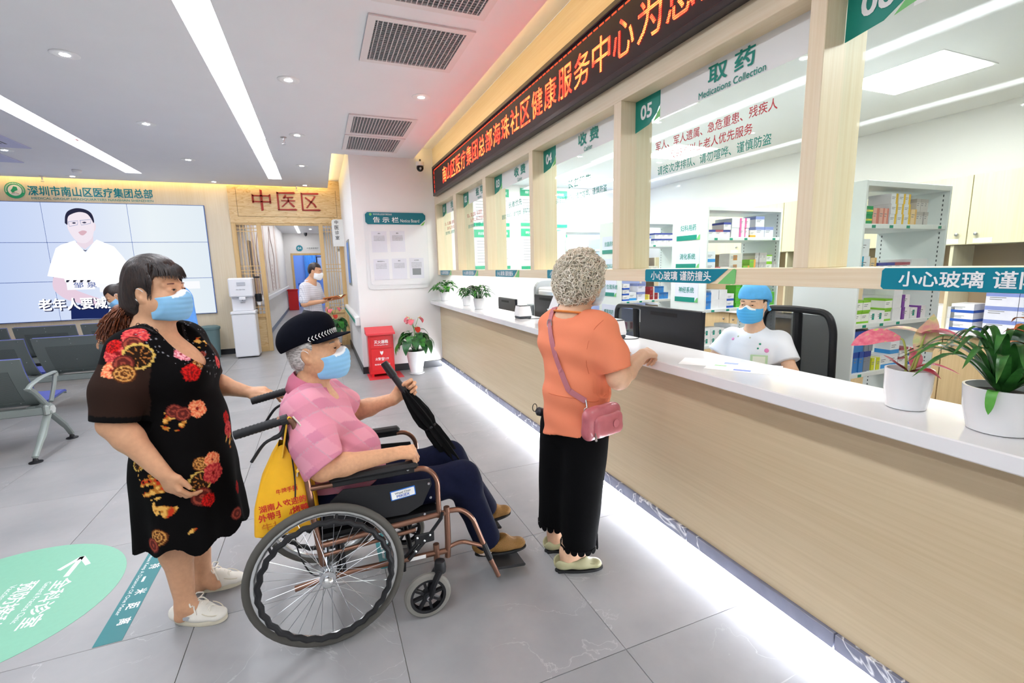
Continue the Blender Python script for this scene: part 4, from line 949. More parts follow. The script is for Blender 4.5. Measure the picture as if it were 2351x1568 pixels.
U = [(1.955, 'nearest white shelf unit, behind the plants on the counter', []),
     (3.25, 'white shelf unit with three category cards behind the nurse', [(1.70, '妇科用药'), (1.44, '消化系统'), (1.13, '神经系统')]),
     (4.53, 'far white shelf unit behind the old woman', [(1.62, '抗菌药物'), (1.36, '五官科药'), (1.12, '泌尿/生殖系统'), (.82, '感冒用药')]),
     (5.85, 'farthest white shelf unit near the notices on the end wall', [])]
for y, l, s in U: shelf_unit(y, l, s)
# medicine boxes ----------------------------------------------------
def box_mesh(name, w, d, h, body, band, style):
    m = MB().box((0, 0, 0), (w, d, h)); e = .0006; B = MB()
    if style == 'bottom': m.box((-e, -e, 0), (w + e, d, h * .3), 1)
    elif style == 'top': m.box((-e, -e, h * .72), (w + e, d, h + e), 1)
    elif style == 'side': m.box((w * .72, -e, -0), (w + e, d, h + e), 1)
    elif style == 'left': m.box((-e, -e, 0), (w * .35, d, h + e), 1)
    elif style == 'mid': m.box((-e, -e, h * .38), (w + e, d, h * .58), 1)
    elif style == 'both': m.box((-e, -e, 0), (w + e, d, h * .18), 1); m.box((-e, -e, h * .84), (w + e, d, h + e), 1)
    elif style == 'patch': m.box((w * .3, -e, h * .25), (w * .6, d * .1, h * .8), 1)
    if style != 'plain':
        for k in range(2): m.box((w * .12, -2 * e, h * (.62 - .14 * k)), (w * (.62 - .12 * k), 0, h * (.67 - .14 * k)), 2)
    return m.mesh(name, [body, band, INKG])
_bm = {}
def cm(h): return M('carton_' + h, '#' + h, .45, noise=.03, nscale=20)
KIND = {  # name: (w, d, h, body, band, style, description)
 'wg': (.075, .14, .075, 'f3f6ef', '8fcf3a', 'both', 'white carton with lime green edges'),
 'wt': (.078, .15, .075, 'f5f6f5', '0f9c86', 'patch', 'white carton with a teal emblem'),
 'ww': (.095, .20, .085, 'eef0f2', 'd5d8e2', 'plain', 'plain white carton'),
 'wp': (.085, .12, .085, 'f4f2f4', '7b3fa0', 'left', 'white carton with a purple side'),
 'gb': (.040, .16, .14, '8a93a0', '2b3f96', 'top', 'grey medicine carton with a dark blue top'),
 'bb': (.044, .16, .14, '3f86cc', '2a4fa8', 'top', 'blue medicine carton with a darker top'),
 'sb': (.10, .10, .095, 'f2f6fb', '3fa0e8', 'bottom', 'white and sky blue carton'),
 'ly': (.045, .12, .085, 'dbe23a', 'f4f6ea', 'side', 'lime yellow carton'),
 'gy': (.085, .13, .055, '1e9a58', 'f0e452', 'mid', 'green and yellow carton'),
 'sp': (.05, .15, .10, 'e9b4a4', 'd98274', 'side', 'salmon pink carton'),
 'wy': (.07, .14, .065, 'ebedf2', 'f0c430', 'side', 'white carton with a yellow end'),
 'cy': (.06, .14, .10, 'f2d4a4', 'e8b870', 'side', 'peach yellow carton'),
 'gr': (.045, .14, .085, 'd3cfcc', 'b7b2ae', 'top', 'pale grey carton'),
 'tb': (.10, .12, .11, 'f4f7fa', '2aa6c8', 'left', 'white carton with an aqua side'),
 'wb': (.085, .14, .065, 'f4f4f6', '4552a8', 'top', 'white carton with an indigo top'),
 'wr': (.09, .12, .065, 'f5f3f4', 'b05a6a', 'top', 'white carton with a wine red top'),
 'pk': (.06, .14, .085, 'f6eef4', 'f070b0', 'left', 'white and hot pink carton'),
 'or': (.07, .12, .065, 'f8f2e6', 'f0b040', 'bottom', 'white carton with an orange foot'),
 'lv': (.11, .15, .095, 'e8eaf6', '8a9ad6', 'top', 'white carton with a lavender top'),
 'gn': (.08, .12, .04, '5cc63a', '48a82c', 'side', 'bright green carton'),
 'rd': (.065, .11, .075, 'a02c34', 'e8e4e0', 'side', 'dark red carton'),
 'bl': (.07, .11, .075, '3d8fdc', '2f74c0', 'top', 'bright blue carton'),
 'wl': (.085, .13, .065, 'f5f6f8', '2f5fc0', 'bottom', 'white carton with royal blue foot'),
 'am': (.16, .12, .085, 'e3e0d8', 'c88a4a', 'patch', 'clear-topped ampoule tray'),
 'og': (.075, .12, .055, '8ecb4a', 'f0a850', 'side', 'green and orange carton'),
 'ra': (.16, .13, .05, 'f2e4e6', 'd8546a', 'left', 'white carton with a rose end'),
 'yl': (.06, .1, .06, 'd8c23c', 'f0e49a', 'side', 'mustard yellow carton'),
}
_cols = {}
def height_word(k, n): return '' if n == 1 else (('lower', 'upper')[k] if n == 2 else (('bottom', 'middle', 'top')[k] if n == 3 else ('bottom', 'second lowest', 'middle', 'second highest', 'top')[k]))
def put_row(unit_name, y0, z, items, lev, x=None, back=False):
    x = SX0 + .03 if x is None else x; tot = {}
    for it in items:
        if not isinstance(it, (int, float)): tot[it[0]] = tot.get(it[0], 0) + it[1]
    for it in items:
        if isinstance(it, (int, float)): x += it; continue
        kd, nx, nz = it; w, d, h, b, c, st, desc = KIND[kd]
        for i in range(nx):
            ci = _cols.get((unit_name, lev, kd), 0); _cols[(unit_name, lev, kd)] = ci + 1
            for k in range(nz):
                if kd not in _bm: _bm[kd] = box_mesh('medicine_carton', w, d, h, cm(b), cm(c), st)
                o = inst('medicine_carton', _bm[kd], None, (x + .001, y0 + .02 + random.uniform(0, .012), z + k * (h + .0008)), (0, 0, 0))
                where = (height_word(k, nz) + ' ' + ((NTH[ci] + ' alike') if tot[kd] > 1 else '')).strip()
                tag(o, desc + (', ' + where if where else '') + ', ' + lev + ', ' + unit_name, 'medicine box', kd + ' cartons, ' + lev + ' of ' + unit_name)
            x += w + .002
N1, N2, N3 = 'nearest unit', "nurse's unit", 'far unit'
Y1_, Y2_, Y3_ = U[0][0], U[1][0], U[2][0]
put_row(N1, Y1_, 1.715, [('gy', 1, 2), .012, ('sp', 2, 1), ('sp', 1, 1), .01, ('wy', 2, 3), ('wy', 1, 3), .005, ('cy', 1, 1), ('gr', 2, 2), ('gr', 1, 2)], 'top shelf')
put_row(N1, Y1_, 1.40, [('tb', 1, 2), .01, ('cy', 1, 1), .02, ('wb', 2, 1), ('wr', 2, 1), ('ww', 2, 1)], 'second shelf')
put_row(N1, Y1_, 1.07, [('wg', 2, 2), ('wt', 2, 1), ('wg', 1, 2), .01, ('ww', 1, 3), .01, ('wp', 1, 2), .02, ('wt', 1, 1), ('wp', 1, 1)], 'third shelf')
put_row(N1, Y1_, .735, [('bb', 3, 2), ('gb', 2, 2), .008, ('ly', 1, 1), ('ly', 1, 1), ('sb', 1, 1), ('sb', 1, 2), .01, ('wr', 1, 2), ('wl', 1, 2)], 'fourth shelf')
put_row(N1, Y1_, .40, [('gr', 4, 1), ('wt', 2, 1), ('sp', 2, 1), ('ww', 3, 1)], 'fifth shelf')
put_row(N2, Y2_, 1.715, [('wb', 1, 1), ('wr', 1, 1), ('wb', 1, 2), .01, ('ww', 1, 2), ('pk', 2, 2), .01, ('or', 1, 1), ('lv', 1, 2), ('lv', 1, 1)], 'top shelf')
put_row(N2, Y2_, 1.40, [('sb', 1, 2), .01, ('ra', 1, 1), ('am', 1, 2), .01, ('og', 1, 1), ('og', 1, 2), ('gr', 3, 2), ('wg', 1, 2), ('gr', 2, 1)], 'second shelf')
put_row(N2, Y2_, 1.07, [('bl', 1, 2), ('ww', 2, 2), ('wl', 1, 2), .02, ('gn', 1, 5), .22, ('bl', 2, 2), ('gn', 1, 3)], 'third shelf')
put_row(N2, Y2_, .735, [('wt', 3, 2), ('wl', 1, 2), ('ww', 1, 2), .15, ('wt', 2, 1)], 'fourth shelf')
put_row(N3, Y3_, 1.715, [('bl', 1, 1), ('lv', 3, 1), .05, ('wb', 3, 2)], 'top shelf')
put_row(N3, Y3_, 1.40, [('yl', 1, 1), ('ww', 2, 1), .03, ('wb', 1, 1), ('or', 2, 1)], 'second shelf')
put_row(N3, Y3_, 1.07, [.02, ('wl', 1, 3), ('sb', 1, 1), .02, ('lv', 1, 2), ('yl', 1, 1), ('rd', 1, 2), ('rd', 1, 1), ('bl', 1, 2), ('bl', 1, 1)], 'third shelf')
put_row(N3, Y3_, .735, [('pk', 2, 1), ('rd', 2, 1), ('or', 2, 1), ('sb', 2, 1)], 'fourth shelf')
# wall cabinets ----------------------------------------------------
XB = 5.0
for k in range(10):
    y = 1.11 + .565 * k - 1.13
    c = empty('wall_cabinet', (XB + .18, y + .28, 1.59), 'cream wall cabinet above the worktop, ' + ('ninth tenth'.split()[k - 8] if k > 7 else NTH[k]) + ' from the near end', 'cabinet', 'cream wall cabinets at the back of the pharmacy')
    MB().box((XB + .02, y, 1.59), (5.36, y + .563, 2.15)).build('body', CABY, c); dr = MB().box((XB, y + .003, 1.592), (XB + .02, y + .562, 2.148), 0, .002).build('door', CABY, c)
    kx = y + (.5 if k % 2 else .06); MB().lathe([(.006, 0), (.006, .015), (.014, .02), (.014, .026), (.0, .028)], (XB, kx, 1.675), 12, axis=(-1, 0, 0)).build('knob', KNOB, dr, smooth=True)
    MB().box((XB - .0015, y + .05 if k % 2 == 0 else y + .40, 1.602), (XB, y + .16 if k % 2 == 0 else y + .52, 1.64)).build('paper_label', PAPER, dr)
ob = empty('open_shelving', (XB + .2, 3, .9), 'cream open pigeonhole shelving between worktop and wall cabinets', 'shelf')
MB().box((5.34, -.0, .87), (5.36, 6.98, 1.59)).build('back_board', CABB, ob)
for k in range(10): MB().box((XB + .02, .015 + .77 * k, .87), (5.34, .04 + .77 * k, 1.588), 0, .002).build('divider', CABY, ob)
wt = MB().box((XB - .03, -.02, .83), (5.36, 6.99, .868), 0, .004).build('worktop', QUARTZ); tag(wt, 'white stone worktop under the pigeonhole shelving', 'worktop')
for k in range(12):
    y = .0 + .58 * k; c = empty('base_cabinet', (XB + .18, y + .29, 0), 'wooden base cabinet under the pharmacy worktop, ' + (NTH + ['ninth', 'tenth', 'eleventh', 'twelfth'])[k] + ' from the near end', 'cabinet', 'base cabinets at the back of the pharmacy')
    MB().box((XB + .03, y, .08), (5.36, y + .578, .83)).build('body', LAM, c); d_ = MB().box((XB + .008, y + .003, .09), (XB + .03, y + .575, .825), 0, .002).build('door', wood_mat('tan_cabinet_door', '#d9bf93', '#cbae80', 'z', 1, .45, .6) if 'tan_cabinet_door' not in _MATS else _MATS['tan_cabinet_door'], c)
    MB().lathe([(.006, 0), (.006, .015), (.014, .02), (.0, .024)], (XB + .008, y + (.5 if k % 2 else .08), .74), 12, axis=(-1, 0, 0)).build('knob', KNOB, d_, smooth=True)
def back_stack(kd, y, n, nrow, lab, sc=1.0):
    w, d, h, b, c, st, desc = KIND[kd]
    if ('R' + kd) not in _bm: _bm['R' + kd] = box_mesh('medicine_carton', w * 1.8, d * 1.6, h * 1.15, cm(b), cm(c), st)
    for r in range(nrow):
        for k in range(n):
            o = inst('medicine_carton', _bm['R' + kd], None, (XB + .04, y - r * (w * 1.8 + .004), .87 + k * (h * 1.15 + .001)), (0, 0, -PI / 2))
            tag(o, desc + ', ' + NTH[k] + ' from bottom' + ('' if nrow == 1 else (', far column', ', near column')[r]) + ', ' + lab, 'medicine box', kd + ' cartons ' + lab)
back_stack('wl', 2.30, 3, 1, 'left of the divider'); back_stack('lv', 2.08, 4, 2, 'behind the grassy plant'); back_stack('wl', 1.53, 6, 1, 'behind the red flower'); back_stack('ww', 2.62, 2, 2, 'behind the pink leaf')
back_stack('rd', 2.9, 2, 2, 'behind the nearest unit'); back_stack('bl', 3.7, 2, 2, "behind the nurse's unit"); back_stack('wr', 5.0, 3, 2, 'behind the far unit'); back_stack('gy', 1.2, 3, 2, 'at the picture edge')
# notices on the pharmacy end wall ---------------------------------
for k, (x0, x1, z0, z1) in enumerate(((2.25, 2.58, 1.47, 2.08), (2.25, 2.58, 2.12, 2.72), (3.03, 3.45, 1.45, 2.10), (3.03, 3.45, 2.13, 2.72), (3.55, 3.87, 1.44, 2.08), (3.55, 3.87, 2.11, 2.7), (2.66, 2.84, 1.46, 2.08), (2.66, 2.84, 2.12, 2.69))):
    p = empty('wall_notice', ((x0 + x1) / 2, 6.99, z0), 'green-banded notice, ' + ('upper' if k % 2 else 'lower') + ' one of ' + ('the column behind the second window', 'the wide column behind the third window', 'the column behind the fourth window', 'the narrowest column')[k // 2], 'notice', 'rules notices on the pharmacy end wall')
    MB().box((x0, 6.99, z0), (x1, 6.998, z1), 0, .004).build('sheet', PAPER, p); MB().box((x0 + .002, 6.987, z1 - .13), (x1 - .002, 6.991, z1 - .01)).build('header', M('notice_green', '#2fae82', .4), p); MB().box((x0 + .002, 6.987, z0), (x1 - .002, 6.991, z0 + .05)).build('footer', M('notice_green', '#2fae82', .4), p)
    text('lettering', ['药品管理制度', '工作制度', '岗位职责', '服务承诺'][k % 4], ((x0 + x1) / 2, 6.987, z1 - .09), (1, 0, 0), (0, 0, 1), INKW, p, h=.04, w=(x1 - x0) * .6, lift=.001)
    ln = MB()
    for q in range(8): ln.box((x0 + .04, 6.9885, z1 - .19 - q * .045), (x1 - .04 - .03 * (q % 3), 6.99, z1 - .182 - q * .045))
    ln.build('text_lines', INKG, p)
bf = empty('blue_cabinet', (4.6, 6.6, 0), 'pale blue medicine fridge seen through window 04', 'fridge')
MB().box((4.25, 6.3, .02), (4.95, 6.95, 1.92), 0, .01).build('body', M('pale_blue_metal', '#a9bcf0', .4), bf); MB().box((4.27, 6.285, 1.3), (4.93, 6.3, 1.9), 0, .004).build('upper_door', M('pale_blue_metal', '#a9bcf0', .4), bf); MB().box((4.27, 6.285, .06), (4.93, 6.3, 1.28), 0, .004).build('lower_door', M('pale_blue_metal', '#a9bcf0', .4), bf)
MB().box((4.8, 6.265, 1.0), (4.83, 6.285, 1.22)).build('handle', WHITEP, bf)
# ------------------------------------------------------------------ desk things
SCRB = M('monitor_black', '#1f2127', .35)
def monitor(y0, y1, x, zt, label):
    m = empty('monitor', (x, (y0 + y1) / 2, .74), label, 'monitor', 'black monitors behind the counter'); zb = zt - .36
    sh = MB().box((x, y0, zb), (x + .035, y1, zt), 0, .006); sh.build('housing', SCRB, m)
    MB().box((x - .001, y0 + .21 * (y1 - y0) / .59, zt - .055), (x + .002, y1 - .12, zt - .03)).build('vent_slot', M('vent_black', '#0d0e11', .6), m); MB().box((x + .0345, y0 + .012, zb + .015), (x + .0365, y1 - .012, zt - .012)).build('screen_glass', M('screen_lit', '#8fb4d8', .2, emit='#9cc4e8', es=.4), m)
    MB().box((x + .005, (y0 + y1) / 2 - .03, .75), (x + .025, (y0 + y1) / 2 + .03, zb + .1), 0, .004).build('stand', SCRB, m); MB().box((x - .07, (y0 + y1) / 2 - .12, .741), (x + .13, (y0 + y1) / 2 + .12, .755), 0, .005).build('foot', SCRB, m); MB().box((x - .002, y1 - .012, zt - .12), (x, y1 - .002, zt - .03)).build('side_label', GREYP, m)
monitor(2.15, 2.74, 2.1, 1.205, 'black monitor seen from behind, in front of the nurse'); monitor(3.92, 4.52, 2.1, 1.205, 'black monitor seen from behind, beside the payment card stand'); monitor(5.3, 5.88, 2.2, 1.1, 'black monitor farthest along the desk')
def office_chair(x, y, zt, label, w=.46):
    c = empty('office_chair', (x, y, 0), label, 'chair', 'black mesh office chairs behind the counter'); h = .52
    pts = [(x + .04, y - w / 2, zt - h), (x + .01, y - w / 2 - .005, zt - .1), (x, y - w / 2 + .03, zt), (x - .01, y, zt + .012), (x, y + w / 2 - .03, zt), (x + .01, y + w / 2 + .005, zt - .1), (x + .04, y + w / 2, zt - h)]
    MB().tube(round_path(pts, .06, 5), .022, 8).tube([pts[0], pts[-1]], .022, 8).build('back_frame', BLACK, c, smooth=True)
    MB().tube([(x + .02, y - .02, zt - h), (x, y - .02, zt - .01)], .028, 8).build('spine', BLACK, c)
    MB().add([(x + .035, y - w / 2, zt - h), (x + .035, y + w / 2, zt - h), (x + .002, y + w / 2 - .01, zt - .02), (x + .002, y - w / 2 + .01, zt - .02), (x + .038, y - w / 2, zt - h), (x + .038, y + w / 2, zt - h), (x + .005, y + w / 2 - .01, zt - .02), (x + .005, y - w / 2 + .01, zt - .02)], [(0, 1, 2, 3), (7, 6, 5, 4), (0, 4, 5, 1), (1, 5, 6, 2), (2, 6, 7, 3), (3, 7, 4, 0)]).build('mesh_back', M('chair_mesh', '#3a3f44', .7, alpha=.62), c)
    MB().box((x - .5, y - .25, .46), (x - .02, y + .25, .54), 0, .03).build('seat', BLACK, c); MB().tube([(x - .25, y, .1), (x - .25, y, .46)], .03, 10).build('gas_lift', STEEL, c)
    for k in range(5):
        a = 2 * PI * k / 5; e = (x - .25 + .28 * math.cos(a), y + .28 * math.sin(a), .065); MB().tube([(x - .25, y, .11), e], [.025, .018], 8).build('base_arm', BLACK, c); MB().lathe([(.03, -.02), (.03, .02)], (e[0], e[1], .031), 12, axis=(0, 1, 0)).build('caster', BLACK, c)
office_chair(2.93, 2.17, 1.165, 'black mesh office chair the nurse sits on', .50); office_chair(2.55, 3.4, 1.12, 'black mesh office chair with two mesh panels behind the old woman', .56)
mc = empty('banknote_counter', (2.45, 4.55, .74), 'grey and white banknote counting machine under window 03', 'machine')
GM = M('machine_grey', '#b3b8bb', .4)
for yy in (4.28, 4.86): MB().prism(rrect(.34, .5, (.01, .02, .12, .1), 5), (2.28, yy, .83), (1, 0, 0), (0, 0, 1), -.06).build('side_housing', GM, mc)
MB().box((2.3, 4.34, .83), (2.58, 4.86, 1.18), 0, .01).build('body', DARK, mc); MB().box((2.3, 4.35, 1.16), (2.6, 4.85, 1.26), 0, .015).build('hopper', WHITEP, mc); MB().box((2.27, 4.42, 1.15), (2.34, 4.78, 1.23), 0, .01).build('front_flap', WHITEP, mc)
for yy in (4.5, 4.68): MB().box((2.285, yy - .02, 1.06), (2.3, yy + .02, 1.13), 0, .005).build('guide', GREYP, mc)
MB().box((2.27, 4.95, .741), (2.5, 5.12, 1.05), 0, .01).build('cash_tray', M('machine_dark_grey', '#8d9499', .45), mc); MB().box((2.26, 4.3, .741), (2.62, 4.92, .83), 0, .01).build('base', GM, mc)
def scanner(x, y, label):
    s = empty('code_scanner', (x, y, 1.02), label, 'scanner', 'white code scanners on the counter')
    def ring(w, d, z): return [(x - w, y - d, z), (x + w, y - d, z), (x + w, y + d, z), (x - w, y + d, z)]
    MB().box((x - .062, y - .062, 1.021), (x + .062, y + .062, 1.045), 0, .008).build('base', M('scanner_base', '#43484d', .5), s)
    MB().loft([ring(.06, .06, 1.044), ring(.062, .062, 1.06), ring(.052, .05, 1.135)]).build('body', WHITEP, s)
    MB().box((x - .054, y - .052, 1.135), (x + .054, y + .052, 1.142), 0, .003).build('window_rim', DARK, s); MB().box((x - .042, y - .04, 1.1415), (x + .042, y + .04, 1.1435)).build('scan_glass', M('scan_glass', '#e8ecec', .1), s)
    MB().tube(smooth_path([(x + .0, y - .062, 1.03), (x + .02, y - .1, 1.024), (x + .08, y - .13, 1.024), (x + .13, y - .1, 1.022)], 5), .003, 6).build('cable', BLACK, s)
scanner(1.76, 2.57, 'white code scanner on the counter at the old woman\'s elbow'); scanner(1.73, 3.98, 'white code scanner beside the payment card stand')
pc_ = empty('payment_card_stand', (1.68, 3.35, 1.02), 'tilted white and blue payment card stand on the counter', 'card stand')
c0 = np.array((1.70, 3.50, 1.02)); cx = norm((-.08, -1.0, 0)); cu = norm((.42, -.05, 1.0)); wc, hc = .155, .30
cn = np.cross(cx, cu); 
MB().prism(rrect(wc, hc, .012, 4), c0, cx, cu, -.004).build('card', M('card_white', '#f4f5f8', .3), pc_); MB().prism([(0, 0), (wc, 0), (wc, .075), (wc * .5, .058), (0, .085)], c0 + cn * .0005, cx, cu, .001).build('blue_foot', M('card_blue', '#4a6cf0', .35), pc_)
MB().prism(rrect(.11, .032, .01, 4), c0 + cn * .0005 + cx * .022 + cu * .252, cx, cu, .001).build('yellow_label', M('card_yellow', '#f0e24a', .4), pc_); text('lettering', '医保移动支付', c0 + cn * .001 + cx * .077 + cu * .259, cx, cu, INKD, pc_, h=.018, w=.09, lift=.001)
text('lettering', '支付就用支付宝', c0 + cn * .001 + cx * .077 + cu * .11, cx, cu, M('card_blue', '#4a6cf0'), pc_, h=.016, w=.09, lift=.001); text('lettering', '一扫即付', c0 + cn * .001 + cx * .05 + cu * .02, cx, cu, INKW, pc_, h=.018, w=.05, lift=.001)
MB().box((1.705, 3.36, 1.021), (1.79, 3.49, 1.026), 0, .002).build('foot', M('card_violet', '#5b52d8', .4), pc_); MB().obox((1.755, 3.425, 1.08), (1, 0, 0), (0, 1, 0), (-.35, 0, 1), (.003, .05, .07)).build('easel', WHITEP, pc_)
pp = empty('printed_form', (1.72, 1.62, 1.02), 'white printed form with blue and green pictures on the counter', 'paper')
px_, py_ = norm((.55, -.83, 0)), norm((.83, .55, 0)); o_ = np.array((1.585, 1.60, 1.0205))
MB().prism([(0, 0), (.30, 0), (.30, .21), (0, .21)], o_, px_, py_, .0008).build('sheet', PAPER, pp)
for a, b, w_, h_, c in ((.12, .02, .07, .03, '#7d93d8'), (.03, .09, .05, .018, '#8fd08a'), (.06, .15, .06, .035, '#8fa4e0'), (.14, .1, .1, .02, '#d8dce6'), (.2, .16, .07, .02, '#cfd6ea')): MB().prism([(a, b), (a + w_, b), (a + w_, b + h_), (a, b + h_)], o_ + (0, 0, .0008), px_, py_, .0004).build('printed_block', M('print' + c, c, .6), pp)
MB().prism([(0, 0), (.25, .03), (.24, .2), (-.01, .17)], o_ + np.array((-.03, .13, 0)), px_, py_, .0006).build('second_sheet', PAPER, pp)
bt = empty('blue_bottle', (2.9, 3.1, .74), 'small blue and white supplies tub by the far office chair', 'bottle'); MB().lathe([(.04, 0), (.042, .09), (.03, .1), (.03, .12), (.0, .12)], (2.5, 2.95, .741), 16).build('body', M('bottle_blue', '#4a98d8', .4), bt, smooth=True); MB().lathe([(.032, .12), (.032, .14), (.0, .14)], (2.5, 2.95, .741), 16).build('cap', M('cap_orange', '#e07a3a', .4), bt)
# ------------------------------------------------------------------ beam seating
SEATG = M('seat_grey_steel', '#737c7a', .38, metal=.35); SEATB = M('seat_blue_vinyl', '#4a55a4', .5); SEATD = M('seat_perforated', '#5c6563', .5, metal=.3); BEAMG = M('seat_cast_grey', '#8f9894', .38, metal=.3)
def perf_mat():
    t = NT('perforated_steel'); tc = t.n('ShaderNodeTexCoord'); sep = t.n('ShaderNodeSeparateXYZ'); t.l(tc.outputs['Object'], sep.inputs[0])
    fx = t.math('ABSOLUTE', t.math('SUBTRACT', t.math('FRACT', t.math('MULTIPLY', sep.outputs[0], 1 / .0075)), .5)); fz = t.math('ABSOLUTE', t.math('SUBTRACT', t.math('FRACT', t.math('MULTIPLY', sep.outputs[2], 1 / .0075)), .5))
    m = t.math('LESS_THAN', t.math('ADD', t.math('MULTIPLY', fx, fx), t.math('MULTIPLY', fz, fz)), .075)
    t.l(t.mix(m, srgb('#6a7371'), srgb('#353b3b')), t.b.inputs['Base Color']); t.b.inputs['Roughness'].default_value = .45; t.b.inputs['Metallic'].default_value = .3; return t.mat
PERF = perf_mat()
def seat_profile():  # (y, z) of the shell, y forward (+Y = faced direction)
    return smooth_path([(-.235, .845, 0), (-.20, .72, 0), (-.135, .58, 0), (-.06, .46, 0), (.0, .41, 0), (.1, .405, 0), (.25, .42, 0), (.36, .43, 0), (.39, .415, 0)], 5)
PROF = [np.array((p[0], p[1])) for p in seat_profile()]
nP = len(PROF); NRM = []
for i in range(nP):
    d = PROF[min(i + 1, nP - 1)] - PROF[max(i - 1, 0)]; d = d / np.linalg.norm(d); NRM.append(np.array((d[1], -d[0])) * -1)
def shell(m, x0, x1, a, b, off0, off1, mi=0):
    r = []
    for i in range(a, b + 1):
        p0, p1 = PROF[i] + NRM[i] * off0, PROF[i] + NRM[i] * off1
        r.append([(x0, p0[0], p0[1]), (x1, p0[0], p0[1]), (x1, p1[0], p1[1]), (x0, p1[0], p1[1])])
    return m.loft(r, mi)
SW = .60
iB = 17
def make_bench(nseats, loc, label, arm_sides):
    b = empty('beam_seat', loc, label, 'bench', 'grey beam seats with blue cushions')
    pans = []
    for k in range(nseats):
        x1 = -k * .715; x0 = x1 - .66
        s = shell(MB(), x0, x1, 0, nP - 1, -.004, .004).build('seat_shell', SEATG, b, (0, 0, 0), True)
        shell(MB(), x0 + .1, x1 - .1, 4, 15, -.006, -.0042).build('perforated_panel', PERF, s, (0, 0, 0))
        shell(MB(), x0 + .012, x1 - .004, 0, 20, .0045, .022).build('back_cushion', SEATB, s, (0, 0, 0), True); shell(MB(), x0 + .012, x1 - .004, 23, nP - 1, .0045, .024).build('seat_cushion', SEATB, s, (0, 0, 0), True)
        riv = MB()
        for (ii, fx) in ((1, .08), (1, .5), (1, .92), (3, .5), (10, .08), (10, .92), (10, .5), (16, .2), (16, .8), (17, .5)): riv.sphere((x0 + fx * .66, *(PROF[ii] + NRM[ii] * -.006)), .005, 6, 4)
        riv.build('rivets', STEEL, s, (0, 0, 0))
    L = nseats * .715
    MB().box((-L - .02, -.1, .33), (.06, -.02, .395), 0, .008).build('beam', BEAMG, b, (0, 0, 0))
    for k in range(nseats):
        [MB().box((-k * .715 + e, -.06, .385), (-k * .715 + e + .06, .28, .405)).build('seat_bracket', BEAMG, b, (0, 0, 0)) for e in (-.62, -.1)]
    for xs_ in ([.035] if arm_sides == 'r' else []) + [-L - .0]:
        a = empty('end_frame', (xs_, 0, 0), parent=b)
        MB().tube(round_path([(0, -.30, .615), (0, -.02, .40), (0, -.06, .36)], .03, 4), [.026] * 7, 8, sq=.75).build('arm_strut', BEAMG, a, (0, 0, 0), True) if False else None
        MB().tube(smooth_path([(0, -.27, .60), (0, -.2, .55), (0, -.06, .41)], 4), .021, 8).build('arm_strut', BEAMG, a, (0, 0, 0), True)
        MB().tube(smooth_path([(0, .16, .645), (0, .12, .56), (0, .02, .42)], 4), .017, 8).build('arm_strut', BEAMG, a, (0, 0, 0), True)
        MB().tube(round_path([(0, -.29, .595), (0, -.24, .625), (0, -.05, .655), (0, .17, .66), (0, .165, .62)], .03, 4), .022, 8, sq=.55).build('armrest', BEAMG, a, (0, 0, 0), True)
        MB().box((-.022, -.115, .315), (.03, .0, .42), 0, .02).build('hub', BEAMG, a, (0, 0, 0)); MB().lathe([(.038, 0), (.036, .012), (.0, .014)], (.03, -.055, .365), 6, axis=(1, 0, 0)).build('end_cap', M('cap_pale_grey', '#c3c9c6', .4), a, (0, 0, 0))
        for (ye, nm) in ((-.36, 'leg'), (.26, 'leg')):
            MB().tube(smooth_path([(0, -.06 if ye < 0 else -.04, .34), (0, ye * .6, .17), (0, ye * .96, .06), (0, ye, .035)], 4), [.03] * 5 + [.024] * 5 + [.017] * 3, 8, sq=.7).build(nm, BEAMG, a, (0, 0, 0), True)
            MB().lathe([(.045, 0), (.045, .008), (.02, .016), (.014, .04)], (0, ye, 0), 16).build('foot_pad', BLACK, a, (0, 0, 0), True)
    return b
make_bench(3, (-2.31, 5.22, 0), 'front row grey beam seat with an armrest at its end', 'r')
make_bench(4, (-2.29, 6.85, 0), 'second row grey beam seat just behind the front row', 'r')
make_bench(5, (-2.45, 8.45, 0), 'third row grey beam seat nearest the video screen', 'r')
# ------------------------------------------------------------------ floor graphics
GRN = M('mint_floor_film', '#84bfa4', .4, noise=.02)
fg = empty('floor_graphic', (-1.55, 2.72, 0), 'round mint green floor sticker with white direction signs', 'floor sticker')
MB().lathe([(.51, .0004), (.51, .0012), (.0, .0012)], (-1.55, 2.72, 0), 64).build('disc', GRN, fg)
FX, FY = norm((.0, -1.0, 0)), norm((1.0, .0, 0))
def ftext(s, u, v, h, w=None, mat=INKW, bold=.015): text('lettering', s, np.array((-1.55, 2.72, .0012)) + FX * u + FY * v, FX, FY, mat, fg, h=h, w=w, bold=bold, align='l', lift=.0006)
ftext('全科诊室', -.12, .21, .075, .36); ftext('General Practice Clinic', -.12, .17, .025, .30, bold=.0)
ftext('预防接种门诊', -.16, .06, .075, .52); ftext('Vaccination Clinic', -.16, .02, .025, .28, bold=.0)
ftext('母婴室', -.02, -.12, .075, .26); ftext('卫生间', -.02, -.28, .075, .26)
ar = MB(); c_ = np.array((-1.55, 2.72, .0015))
for p, q in (((-.22, .30), (-.32, .24)), ((-.32, .24), (-.22, .18)), ((-.32, .24), (-.14, .24))): ar.obox(c_ + FX * (p[0] + q[0]) / 2 + FY * (p[1] + q[1]) / 2, FX * (q[0] - p[0]) + FY * (q[1] - p[1]), np.cross((0, 0, 1), FX * (q[0] - p[0]) + FY * (q[1] - p[1])), (0, 0, 1), (math.hypot(q[0] - p[0], q[1] - p[1]) / 2, .011, .0004))
ar.build('arrow', INKW, fg)
ic = MB()
